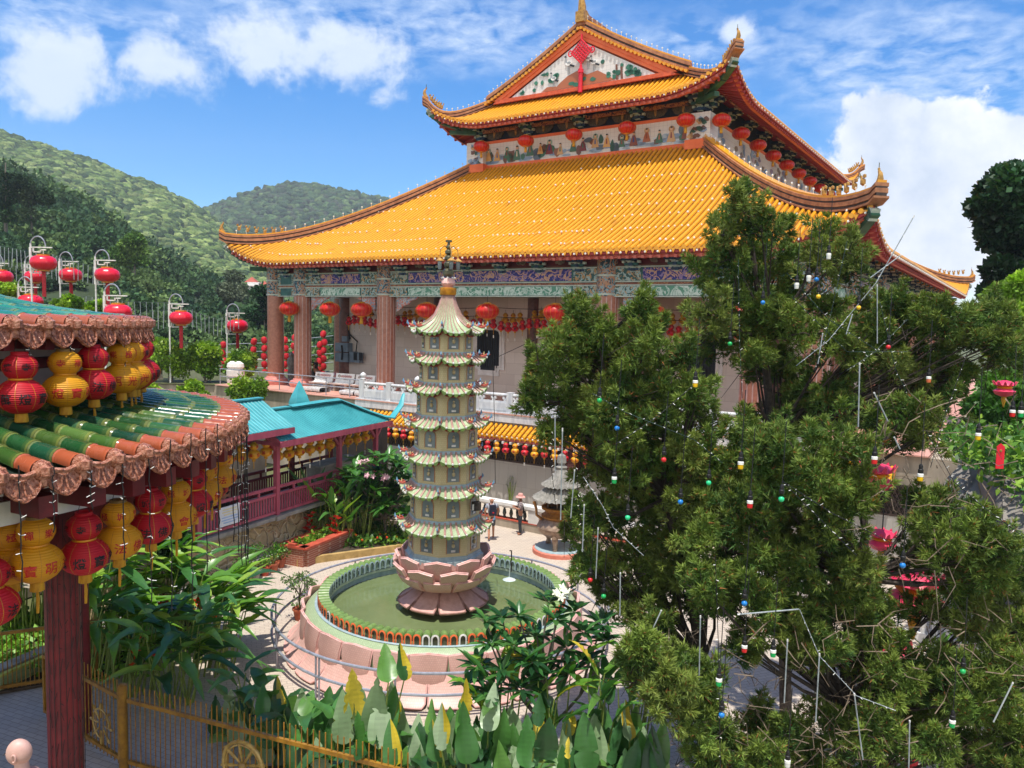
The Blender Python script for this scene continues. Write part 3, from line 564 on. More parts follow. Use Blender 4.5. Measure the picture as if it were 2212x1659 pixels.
# gable board: orange frame, painted tile panel
def tri(h,half,z0,t,th,mi,mb): mb.prism([(-half,0),(half,0),(0,h)],T(sc,t,z0),(TR,V3(0,0,1)),-th,mi)
gb=MB(); tri(3.42,hw+.05,GB+.0,GA-.05,.3,0,gb)
for sgn in (-1,1):
    for o0,o1,dp in ((0,.28,.10),(.28,.52,.05)):
        A=T(sc+sgn*(hw-o0*1.9),GA-dp,GB+.08+.0); 
        pa=[(sgn*(hw-o0*1.75),.08+.0),(sgn*(hw-o1*1.75),.08),(0,3.36-o1*.98),(0,3.36-o0*.98)]; pa=pa if sgn>0 else pa[::-1]
        gb.prism(pa,T(sc,GA-.34,GB),(TR,V3(0,0,1)),dp,0)
gb.prism([(-hw,-.1),(hw,-.1),(hw-.3,.12),(-hw+.3,.12)],T(sc,GA-.34,GB),(TR,V3(0,0,1)),.16,1)
G_=gb.build('gable_frame',[M_orange,MT('orange_rail','#d95f30','#b84a22',.5,4)],hall,smooth=False)
m=NT('painted_tile',.35); tcx=m.add('ShaderNodeTexCoord'); spx=m.add('ShaderNodeSeparateXYZ'); m.link(tcx.outputs['Object'],spx.inputs[0]); uu=m.math('ADD',m.math('MULTIPLY',spx.outputs[0],cos(AF)),m.math('MULTIPLY',spx.outputs[1],sin(AF)))
gx=m.math('LESS_THAN',m.math('FRACT',m.math('MULTIPLY',uu,4.)),.05); gz_=m.math('LESS_THAN',m.math('FRACT',m.math('MULTIPLY',spx.outputs[2],4.)),.05)
m.color(m.mix(m.math('MAXIMUM',gx,gz_),m.mix(m.math('MULTIPLY',m.noise(tcx.outputs['Object'],1.2,4),.5),'#e2dfdb','#c2bdba'),'#b8b4b2')); M_tile=m.m
pb=MB(); tri(2.62,4.85,GB+.14,GA-.35,.03,0,pb)
C_pine='#2c6a54'; C_rock='#a8623e'; C_trunk='#6e4434'; C_blk='#22262c'; C_gr='#9aa0a4'; C_wh='#f0f0ee'
M_pt=NT('painted_figure',.45); M_pt.color(M_pt.attr()); M_pt=M_pt.m
def disc(mb,u,z,rx,rz,col,org,n=9,th=.02,jit=.0,t=0.):
    mb.prism([(u+rx*cos(w)*U(1-jit,1+jit),z+rz*sin(w)*U(1-jit,1+jit)) for w in np.linspace(0,2*PI,n+1)[:-1]],org,(TR,V3(0,0,1)),th,0,hx(col))
org=T(sc,GA-.385,GB+.14); fg=MB()
def poly(pts,col,th=.02,org_=None): fg.prism(pts,org if org_ is None else org_,(TR,V3(0,0,1)),th,0,hx(col))
poly([(-1.7,.05),(2.3,.05),(1.9,.35),(1.2,.75),(.5,.62),(-.1,.95),(-.8,.72),(-1.3,.40)],C_rock,.015); poly([(-2.6,.03),(-1.2,.03),(-1.6,.25),(-2.2,.28)],C_rock,.017)
for _ in range(34):
    sd=random.choice((-1,1,1)); u=sd*U(1.5,4.1); zmax=(1-abs(u)/4.85)*2.55
    disc(fg,u,U(.12,max(.15,min(zmax-.15,1.25))),U(.10,.2),U(.08,.15),random.choice([C_pine,'#245a48','#3a7a62']),org,8,.025,.25)
for u in (2.4,2.7): poly([(u,.05),(u+.14,.05),(u+.05,.9),(u-.06,.9)],C_trunk,.02)
for u,z in ((.15,2.15),(.35,2.1),(.0,2.2)): disc(fg,u,z,.13,.09,C_pine,org,8,.02,.2)
for u,z in ((-.5,.25),(-.2,.15),(.3,.4),(.9,.3)): disc(fg,u,z,.2,.12,C_pine,org,8,.03,.2)
for u,z,s in ((-.75,1.45,1.),(.55,1.5,1.),(.95,1.25,.9),(-1.75,.72,.85),(.1,1.75,.8)):   # cranes
    disc(fg,u,z,.22*s,.14*s,C_wh,org,9,.035); poly([(u+.1*s,z-.05*s),(u+.42*s,z-.18*s),(u+.34*s,z-.28*s),(u+.12*s,z-.16*s)],C_blk,.04)
    poly([(u-.16*s,z+.02),(u-.24*s,z+.34*s),(u-.18*s,z+.40*s),(u-.08*s,z+.06)],C_gr,.038); disc(fg,u-.22*s,z+.40*s,.07*s,.05*s,C_blk,org,7,.045); disc(fg,u+.04*s,z+.03,.14*s,.07*s,C_gr,org,7,.045)
    for k in (-.04,.06): poly([(u+k*s,z-.12*s),(u+k*s+.025,z-.12*s),(u+k*s+.02,z-.6*s),(u+k*s,z-.6*s)],C_gr,.03)
pp=pb.build('gable_panel',M_tile,hall,smooth=False); fg.build('painting',M_pt,pp,smooth=False)
# frieze wall of the upper storey
fw=MB()
for (a,b_) in (((sL,tE),(sR,tE)),((sR,tE),(sR,tW)),((sR,tW),(sL,tW)),((sL,tW),(sL,tE))):
    A=T(*a); B=T(*b_); fw.beam(A+V3(0,0,19.1),B+V3(0,0,19.1),.5,1.36,0); fw.beam(A+V3(0,0,19.86),B+V3(0,0,19.86),.62,.16,1); fw.beam(A+V3(0,0,18.3),B+V3(0,0,18.3),.6,.28,1)
for s_,t_ in ((sL,tE),(sR,tE),(sR,tW)): fw.box(T(s_,t_,19.0),(1.3,1.3,1.8),(TR,TB),0); fw.box(T(s_,t_,18.25),(1.45,1.45,.5),(TR,TB),1)
F_=fw.build('frieze_wall',[M_tile,M_orange],hall,smooth=False)
fg=MB(); org=T(0,tE-.28,18.45)
robes=['#2a3f8a','#c8a070','#8a4a34','#3f6a52','#d0a058','#7a2f34','#4a6a9a','#b06a4a','#ddd0b8']
def poly2(pts,col,th=.02): fg.prism(pts,org,(TR,V3(0,0,1)),th,0,hx(col))
for i in range(70):
    u=U(sL+.5,sR-.5); disc(fg,u,U(.05,.55),U(.18,.5),U(.06,.14),random.choice(['#8fa8c4','#a9bccf','#7f98b8','#c2ced8','#9fb0bf']),org,10,.012,.2)
for i in range(30): disc(fg,U(sL+.6,sR-.6),U(.1,.8),U(.12,.3),U(.15,.35),random.choice(['#2f5a4a','#6e4a3a','#8a5a40','#3a6a54','#5a6a78']),org,8,.018,.3)
for i in range(19):
    u=sL+.75+i*.78+U(-.12,.12); z=U(.12,.34); s=U(.75,1.1); c=random.choice(robes)
    poly2([(u-.26*s,z),(u+.26*s,z),(u+.16*s,z+.35*s),(u+.08*s,z+.58*s),(u-.08*s,z+.58*s),(u-.17*s,z+.33*s)],c,.03)
    if i%2==0: disc(fg,u,z+.68*s,.17*s,.17*s,random.choice(['#c86a5a','#b08a60','#c8a87a','#8fae9a']),org,12,.022)
    disc(fg,u,z+.68*s,.08*s,.09*s,'#d8b090',org,9,.035); disc(fg,u,z+.76*s,.07*s,.05*s,'#221c1c',org,8,.04); poly2([(u-.05,z+.2*s),(u+.05,z+.2*s),(u+.02,z+.5*s),(u-.03,z+.5*s)],random.choice(robes),.036)
for s0 in (sL,sR):
    o2=T(s0,tE-.68,18.4)
    for k in range(16): fg.prism([(U(.08,.26)*cos(w)+0,U(.06,.2)*sin(w)) for w in np.linspace(0,2*PI,9)[:-1]],o2+TR*U(-.45,.45)+V3(0,0,U(.1,1.3)),(TR,V3(0,0,1)),.02,0,hx(random.choice(['#8fa8c4','#2f5a4a','#6e4a3a','#7f98b8','#c8a070'])))
for k in range(60):
    o2=T(sR+.27,tE+U(1,28),18.5+U(0,1.1)); fg.prism([(U(.1,.4)*cos(w),U(.08,.25)*sin(w)) for w in np.linspace(0,2*PI,9)[:-1]],o2,(TB,V3(0,0,1)),.02,0,hx(random.choice(['#8fa8c4','#9a8aa8','#7f98b8','#b8a8b8','#8a7a6a'])))
fg.build('mural',M_pt,F_,smooth=False)
# upper bracket zone: dark wall + panels + bracket sets
bz=MB()
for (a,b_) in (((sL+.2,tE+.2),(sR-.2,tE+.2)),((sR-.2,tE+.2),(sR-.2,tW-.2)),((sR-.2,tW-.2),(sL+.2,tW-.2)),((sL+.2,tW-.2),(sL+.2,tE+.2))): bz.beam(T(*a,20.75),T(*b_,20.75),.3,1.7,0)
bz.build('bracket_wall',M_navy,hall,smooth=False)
def bracket(parent,o,fx,fy,s=1.):
    """one stepped bracket set: o on the wall, fx along the wall, fy outwards"""
    b=MB(); Z=V3(0,0,1)
    for k,(d,z,w_) in enumerate(((.10,-.75,.34),(.42,-.48,.38),(.80,-.22,.42),(1.18,.02,.46))):
        b.beam(o-fy*.05+Z*z*s,o+fy*(d+.18)*s+Z*z*s,.20*s,.17*s,0); b.box(o+fy*d*s+Z*(z+.13)*s,(w_*s,.26*s,.09*s),(fx,fy),2); b.box(o+fy*d*s+Z*(z-.1)*s,(.3*s,.2*s,.04*s),(fx,fy),2)
        b.beam(o+fy*d*s-fx*(.34+.08*k)*s+Z*(z+.02)*s,o+fy*d*s+fx*(.34+.08*k)*s+Z*(z+.02)*s,.15*s,.15*s,1 if k%2 else 0)
        for sg in (-1,1): b.box(o+fy*d*s+fx*sg*(.38+.09*k)*s+Z*(z+.15)*s,(.17*s,.2*s,.14*s),(fx,fy),2)
    b.box(o+fy*1.34*s+Z*.1*s,(.34*s,.10*s,.42*s),(fx,fy),1); b.box(o+fy*1.40*s+Z*.1*s,(.22*s,.06*s,.30*s),(fx,fy),2)
    for sg in (-1,1): b.box(o+fy*1.22*s+fx*sg*.42*s+Z*.06*s,(.26*s,.26*s,.30*s),(fx,fy),3)
    return b.build('bracket_set',[M_blue,M_teal,M_cream,M_goldp],parent,smooth=False)
def medallion(parent,o,fx,w_,h_,mats,nm='bracket_panel'):
    b=MB(); N=np.cross(fx,V3(0,0,1)); b.prism([(-w_/2,-h_/2),(w_/2,-h_/2),(w_*.42,h_/2),(-w_*.42,h_/2)],o,(fx,V3(0,0,1)),.05,0)
    for k in range(11): a=U(0,6.28); b.prism([(.09*cos(w),.07*sin(w)) for w in np.linspace(0,2*PI,7)[:-1]],o+fx*cos(a)*w_*.17+V3(0,0,-.05+sin(a)*h_*.2)+N*.05,(fx,V3(0,0,1)),.02,1)
    b.prism([(.12*cos(w),h_*.3*sin(w)) for w in np.linspace(0,2*PI,9)[:-1]],o+V3(0,0,-.03)+N*.05,(fx,V3(0,0,1)),.03,1); return b.build(nm,mats,parent,smooth=False)
M_medg=MT('gilt_relief','#6a5a3a','#3e3424',.5,9); M_medc=MT('pale_relief','#8f8472','#5e5648',.55,9)
FO=-TB
for i in range(5):
    s0=sL+.1+i*(sR-sL-.2)/4; bracket(hall,T(s0,tE-.1,20.9),TR,FO,.95)
    if i<4:
        for f in (.28,.72):
            o=T(s0+(sR-sL)/4*f,tE-.02,20.42); w0=1.35; b=MB()
            for k in range(8): a=k*PI/4; b.prism([(w0*.26*cos(w)+cos(a)*w0*.26,.2*sin(w)+sin(a)*.2) for w in np.linspace(0,2*PI,9)[:-1]],o+FO*(.04+.002*k),(TR,V3(0,0,1)),.04,0)
            b.prism([(.08*cos(w),.3*sin(w)) for w in np.linspace(0,2*PI,9)[:-1]],o+FO*.1,(TR,V3(0,0,1)),.04,1); b.build('relief_panel',[M_medg,M_goldp],hall,smooth=False)
        hb=MB(); hb.beam(T(s0+.55,tE-1.25,21.0),T(s0+(sR-sL)/4-.55,tE-1.25,21.0),.14,.24,0); hb.beam(T(s0+.55,tE-.7,20.45),T(s0+(sR-sL)/4-.55,tE-.7,20.45),.1,.2,0); hb.build('carved_rail',M_sc_gold,hall,smooth=False)
for i in range(10): 
    t0=tE+.3+i*3.1; bracket(hall,T(sR+.1,t0,20.9),TB,TR,.95)
    if i<9: hb=MB(); hb.beam(T(sR+1.2,t0+.5,20.75),T(sR+1.2,t0+2.6,20.75),.12,.22,0); hb.build('carved_rail',M_sc_gold,hall,smooth=False)
# ---- lower storey: walls, columns, beams
WT=4.6
wl_=MB(); 
for (a,b_) in (((-1.3,WT),(28.4,WT)),((28.4,WT),(28.4,47)),((28.4,47),(-1.3,47)),((-1.3,47),(-1.3,WT))): wl_.beam(T(*a,7.9),T(*b_,7.9),.4,7.4,0)
wl_.build('wall',M_wall,hall,smooth=False)
def column(s0,t0,r,fl=True):
    p=T(s0,t0,FL); b=MB(); b.lathe([(r,.5),(r,5.46)],20,p,0); b.lathe([(r*1.5,0),(r*1.5,.08),(r*1.62,.2),(r*1.5,.36),(r*1.2,.42),(r*1.12,.52)],20,p,1); b.lathe([(r*1.06,5.45),(r*1.06,7.25),(r*1.0,7.26)],16,p,2)
    if fl:
        for k in range(14): a=2*PI*k/14; q=p+V3(cos(a)*r,sin(a)*r,0); b.beam(q+V3(0,0,.56),q+V3(0,0,5.4),.05,.03,3,up=(cos(a),sin(a),0))
    for z in (5.5,7.15,6.35): b.lathe([(r*1.1,z),(r*1.1,z+.08)],16,p,4)
    return b.build('column',[M_gran,M_granp,M_sc_col,M_groove,M_cream],hall)
FCOL=(-2.45,0,6.75,20.36,27.1,29.55)
for i,s0 in enumerate(FCOL): column(s0,0,.50,i not in (0,))
for t0 in (5.5,13,21,29,37,45): column(29.55,t0,.50); 
for t0 in (5.5,13): column(-2.45,t0,.46,False)
for s0 in (6.9,13.6,20.4,27): b=MB(); b.lathe([(.36,FL),(.36,9.8)],14,T(s0,WT-.1)); b.build('pilaster',M_grand,hall)
for s0,t0 in ((-1.0,WT),(-1.0,9)): b=MB(); b.lathe([(.5,FL),(.5,9.8)],14,T(s0,t0)); b.build('pilaster',M_grand,hall)
def beams(A,B,fx):
    L=np.linalg.norm(B-A); e=min(1.5,L*.28); fy=np.cross(fx,V3(0,0,1)); Z=V3(0,0,1)
    for z,h,mm,nm in ((10.72,.72,M_sc_blue,'painted_upper_beam'),(9.98,.56,M_sc_green,'painted_lower_beam')):
        b=MB(); b.beam(A+Z*z,B+Z*z,.42,h,3)
        a0,b0=A+fx*e,B-fx*e; 
        if L>3.2: b.beam(a0+Z*z+fy*.22,b0+Z*z+fy*.22,.03,h*.74,0)
        for p,q in ((A+fx*.12,A+fx*(e-.1)),(B-fx*(e-.1),B-fx*.12)): b.beam(p+Z*z+fy*.22,q+Z*z+fy*.22,.02,h*.8,1)
        for zz in (-h*.45,h*.45): b.beam(A+Z*(z+zz)+fy*.215,B+Z*(z+zz)+fy*.215,.03,.05,2)
        b.build(nm,[mm,M_sc_mix,M_cream,M_teal],hall,smooth=False)
    b=MB(); b.beam(A+Z*10.31,B+Z*10.31,.34,.09,0); b.build('scroll_strip',M_sc_red,hall,smooth=False)
    for p,sg in ((A,1),(B,-1)):
        if L>3: b=MB(); b.prism([(0,0),(sg*1.5,0),(sg*1.3,-.14),(sg*1.0,-.2),(sg*.8,-.42),(sg*.4,-.5),(sg*.2,-.72),(0,-.8)][::sg],p+Z*9.70+fx*sg*.5-fy*.1,(fx,Z),.14,0); b.build('spandrel',M_sc_brk,hall,smooth=False)
    b=MB(); b.beam(A+Z*11.6,B+Z*11.6,.25,1.05,0); b.build('bracket_board',M_maroon,hall,smooth=False)
    n=max(1,round(L/2.3))
    for i in range(n):
        c=A+fx*L*(i+.5)/n+Z*11.5; bracket(hall,c+fy*.1,fx,fy,.78)
        for d in ((-.5,) if i==0 else (-.5,)):
            if L>3 : medallion(hall,A+fx*L*(i+1.)/n+Z*11.42+fy*.13,fx,L/n*.55,.5,[M_maroon,M_medc]) if i<n-1 else None
for a,b_ in zip(FCOL,FCOL[1:]): beams(T(a+.3,0),T(b_-.3,0),TR)
tt=(0,5.5,13,21,29,37,45)
for a,b_ in zip(tt,tt[1:]): beams(T(29.55,a+.3),T(29.55,b_-.3),TB)
for s0 in FCOL:
    b=MB(); b.box(T(s0,-.12,11.5),(.62,.5,.85),(TR,TB),0); b.prism([(.16*cos(w),.32*sin(w)) for w in np.linspace(0,2*PI,9)[:-1]],T(s0,-.4,11.48),(TR,V3(0,0,1)),.04,1); b.build('column_cap',[M_navy,M_medc],hall,smooth=False)
cl=MB(); cl.prism([(T(a,b_)[0],T(a,b_)[1]) for a,b_ in ((-2.6,-.2),(29.7,-.2),(29.7,47),(-2.6,47))],(0,0,11.05),((1,0,0),(0,1,0)),.1,0); cl.build('veranda_ceiling',MT('veranda_ceiling','#7a4a3c','#5c352c',.7,2),hall,smooth=False)
# fancy framed windows in the front wall
for s0 in (10.7,17.0,23.3):
    w_,h_=1.55,2.3; o=T(s0,WT-.2,FL+2.55); fr=[]
    def outl(w0,h0,nk): return [(-w0+nk,-h0),(w0-nk,-h0),(w0-nk,-h0+nk),(w0,-h0+nk),(w0,h0-nk),(w0-nk*.3,h0-nk*.3),(w0-nk,h0),(-w0+nk,h0),(-w0+nk*.3,h0-nk*.3),(-w0,h0-nk),(-w0,-h0+nk),(-w0+nk,-h0+nk)]
    b=MB(); b.prism(outl(w_*.5+.32,h_*.5+.32,.36),o,(TR,V3(0,0,1)),.10,0); b.prism(outl(w_*.5+.12,h_*.5+.12,.32),o-TB*.10,(TR,V3(0,0,1)),.05,0); W_=b.build('window',M_white,hall,smooth=False)
    b=MB(); b.prism(outl(w_*.5,h_*.5,.28),o-TB*.14,(TR,V3(0,0,1)),.03,0); b.build('pane',M_navy,W_,smooth=False)
    b=MB(); 
    for k in range(9): b.tube([o+TR*(-.64+k*.16)-TB*.2+V3(0,0,-1.0),o+TR*(-.64+k*.16)-TB*.2+V3(0,0,1.0)],.025,5)
    b.build('bars',M_black,W_)

kb=MB(); o=at(1266,118,(T(sc,GA)[1])-.15); o=T((o-TP)@TR,GA-.62,o[2]); t=thing('knot_ornament','big red Chinese knot hanging on the painted gable','ornament',o)
for i in range(-3,4):
    d=.22*i; kb.tube([o+TR*(d-.72+.0)*.0+TR*(.5*d-.36)+V3(0,0,1)*( .5*d+.36),o+TR*(.5*d+.36)+V3(0,0,1)*(.5*d-.36)],.055,5); kb.tube([o+TR*(.5*d-.36)+V3(0,0,1)*(-.5*d-.36),o+TR*(.5*d+.36)+V3(0,0,1)*(-.5*d+.36)],.055,5)
for sg in (-1,1):
    kb.tube([o+TR*(sg*.72+.14*cos(w))+V3(0,0,1)*(.16*sin(w)) for w in np.linspace(0,2*PI,11)],.04,5); 
kb.tube([o+V3(0,0,1)*.7,o+V3(0,0,1)*1.0],.06,5); kb.build('knot',M_lredp,t)
kb=MB(); kb.tube([o-V3(0,0,1)*.7,o-V3(0,0,1)*.95,o-V3(0,0,1)*1.0],[.06,.10,.17],8); kb.lathe([(.16,-1.0),(.17,-1.2),(.13,-1.22),(.13,-2.3),(0,-2.32)],10,o); kb.build('tassel',M_lredp,t)
# ================= pool, pagoda, railing, censer
PC=V3(-1.72,20.4,0); WZ=.82
m=NT('pool_water',.05,.6); v=m.coord(); m.color(m.mix(m.noise(v,.9,5,.65,.6),'#56663e','#7c885e')); m.bump(m.noise(v,5.,3),.12,.03); M_water=m.m
b=MB(); b.lathe([(3.13,WZ-.3),(3.13,WZ)],64,PC); tag(b.build('pool_water',M_water,smooth=False),'murky green water in the round pool',kind='structure')
pool=thing('pool_basin','round mosaic pool basin ringed with green arches and pink lotus petals','pool',PC)
b=MB(); b.lathe([(3.10,.2),(3.10,1.0),(3.16,1.08),(3.24,1.1),(3.24,.2)],96,PC,0,False); b.lathe([(3.05,.98),(3.05,1.05),(3.13,1.07),(3.13,.98)],96,PC,1,False); b.build('inner_wall',[M_mosb,M_cream],pool)
b=MB(); b.lathe([(3.24,.1),(3.24,1.08),(3.30,1.12),(3.48,1.06),(3.60,.95),(3.62,.1)],96,PC,0,False); b.lathe([(3.245,1.10),(3.30,1.135),(3.36,1.12)],96,PC,1,False); b.build('rim_ledge',[M_mosg,M_mosb],pool)
NA=98; bar=MB(); face=MB(); dark=MB()
for i in range(NA):
    a=2*PI*i/NA; d=V3(cos(a),sin(a),0); tn=V3(-sin(a),cos(a),0); hw_=.094
    # barrel vault running radially between r=3.02 and 3.28
    rows=[]
    for r in (3.0,3.27): rows.append([PC+d*r+tn*hw_*cos(w)+V3(0,0,1.28+hw_*1.05*sin(w)) for w in np.linspace(0,PI,8)])
    bar.grid(rows,0,flip=True)
    for r,fl in ((3.0,0),(3.275,1)):
        outer=[(hw_,1.08),(hw_,1.28)]+[(hw_*cos(w),1.28+hw_*1.05*sin(w)) for w in np.linspace(0,PI,8)]+[(-hw_,1.28),(-hw_,1.08)]; inn=[(x*.62,1.09+(z-1.08)*.84) for x,z in outer]; n=len(outer)
        vs=[PC+d*r+tn*x+V3(0,0,z) for x,z in outer]+[PC+d*(r+(.012 if fl else -.012))+tn*x+V3(0,0,z) for x,z in inn]
        face.add(vs,[((k,k+1,n+k+1,n+k)) for k in range(n-1)],1 if U(0,1)<.12 else 0) if fl else face.add(vs,[((k,n+k,n+k+1,k+1)) for k in range(n-1)],2)
        dv=[PC+d*(r+(-.02 if fl else .02))+tn*x+V3(0,0,z) for x,z in inn]; (dark if fl else face).add(dv,[tuple(range(n))],0 if fl else 3)
bar.build('arch_vaults',M_mosgd,pool); face.build('arch_faces',[M_orange,M_white,M_mosb,MT('inner_arch','#9fb2a6','#869a90',.5,6)],pool,smooth=False); dark.build('arch_niches',M_olive,pool,smooth=False)
def petal(c,a,pr,w0,w1,th,lip,notch=True,n=7):
    """curved petal standing around centre c at angle a: profile pr [(r,z)], widths w0..w1 along it, a thick rim"""
    d=V3(cos(a),sin(a),0); tn=V3(-sin(a),cos(a),0); rows=[]; m_=len(pr)
    for i,(r,z) in enumerate(pr):
        f=i/(m_-1); w=w0+(w1-w0)*f
        if f>.8: w*=.86 if not notch else .93
        row=[]
        for k in range(n):
            x=-1+2*k/(n-1); tip=(1-abs(x))*.12*(f>.99)*notch; cup=-.10*w*x*x*1.1
            row.append(c+d*(r+cup+ (tip*.5 if notch else 0))+tn*x*w+V3(0,0,z+tip*.7))
        rows.append(row)
    mb=MB(); mb.grid(rows,0); 
    nr=[]
    for i in range(m_): 
        t_=np.array(rows[min(i+1,m_-1)][n//2])-np.array(rows[max(i-1,0)][n//2]); nn=unit(np.cross(t_,tn)); nr.append([np.array(p)-nn*th for p in rows[i]])
    mb.grid(nr,0,flip=True)
    edge=[rows[i][0] for i in range(m_)]+rows[-1][1:-1]+[rows[i][-1] for i in range(m_-1,-1,-1)]; edge2=[nr[i][0] for i in range(m_)]+nr[-1][1:-1]+[nr[i][-1] for i in range(m_-1,-1,-1)]
    mb.grid([edge,edge2],1); mb.tube(edge,lip,5,1); return mb
for i in range(26):
    a=2*PI*(i+.5)/26; petal(PC,a,[(3.60,.12),(3.70,.45),(3.68,.8),(3.62,1.03)],.30,.45,.05,.022).build('upright_petal',[M_petal,M_petald],pool)
for i in range(26):
    a=2*PI*i/26; petal(PC,a,[(3.66,.62),(3.82,.32),(4.02,.10),(4.12,.05)],.42,.46,.05,.02,False).build('spread_petal',[M_petal,M_petald],pool)
# ---- circular railing
rl=thing('circular_railing','grey steel pipe railing circling the lotus pool','railing',PC); RR=4.42
for z,nm in ((1.0,'top_rail'),(.52,'middle_rail')): b=MB(); b.tube([PC+V3(RR*cos(2*PI*i/72),RR*sin(2*PI*i/72),z) for i in range(73)],.034,8); b.build(nm,M_steel,rl)
for i in range(14):
    a=2*PI*(i+.18)/14; b=MB()
    for da in ((0,) if i%3 else (-.012,.012)): p=PC+V3(RR*cos(a+da),RR*sin(a+da),0); b.tube([p,p+V3(0,0,1.)],.024,7)
    b.build('post',M_steel,rl)
# ---- pagoda
pg=thing('pagoda','slender seven tiered ochre pagoda on a pink lotus standing in the pool','pagoda',PC+V3(0,0,WZ))
PH=rad(-90-3)            # one corner towards the camera
def oc(r,z,k,tw=0.): a=PH+PI/4*k+tw; return PC+V3(r*cos(a),r*sin(a),z)
# lotus: drooping row then three upright rows
for i in range(9):
    a=PH+2*PI*(i+.5)/9+.0; petal(PC,a,[(.50,1.52),(.80,1.30),(1.08,1.12),(1.2,1.06)],.22,.39,.06,.02,False).build('lower_petal',[MT('dusty_pink_mosaic','#d0a498','#bc9086',.5,7) if i==0 else M_dusty,M_dustr] if i else [globals().setdefault('M_dusty',MT('dusty_pink_mosaic','#d4a89c','#c09488',.5,7)),globals().setdefault('M_dustr',MT('dusty_rim','#b0857d','#94695f',.6,7))],pg)
b=MB(); b.lathe([(.62,.6),(.62,1.5),(.75,1.75),(1.0,2.1),(.98,2.3)],24,PC); b.build('lotus_core',M_dusty,pg)
for row,(n,tw,pr,w0,w1) in enumerate(((9,.0,[(.66,1.50),(.95,1.58),(1.12,1.72),(1.2,1.86)],.26,.40),(9,.5,[(.78,1.62),(1.06,1.76),(1.22,1.95),(1.30,2.1)],.28,.38),(9,.0,[(.86,1.75),(1.05,1.92),(1.15,2.12),(1.20,2.33)],.28,.36))):
    for i in range(n): petal(PC,PH+2*PI*(i+tw)/n,pr,w0,w1,.06,.022,row>0).build('upper_petal',[M_petal,M_petald],pg)
b=MB(); b.lathe([(1.06,2.2),(1.06,2.32),(1.0,2.36),(.98,2.44)],8,PC,ph=PH); b.build('plinth',M_mosb,pg,smooth=False)
EZ=[3.04,4.01,4.88,5.78,6.66,7.43,8.19]; FZ=[2.43,3.34,4.27,5.14,6.03,6.88,7.66]
BR=[.965,.925,.885,.84,.79,.735,.68]; RRf=[1.22,1.18,1.14,1.09,1.04,.99,.95]
M_frl=MT('arch_edge','#c08a5a','#a06a44',.5,8); M_bud=MT('ivory_figure','#d8c8a0','#b09a6a',.4,12)
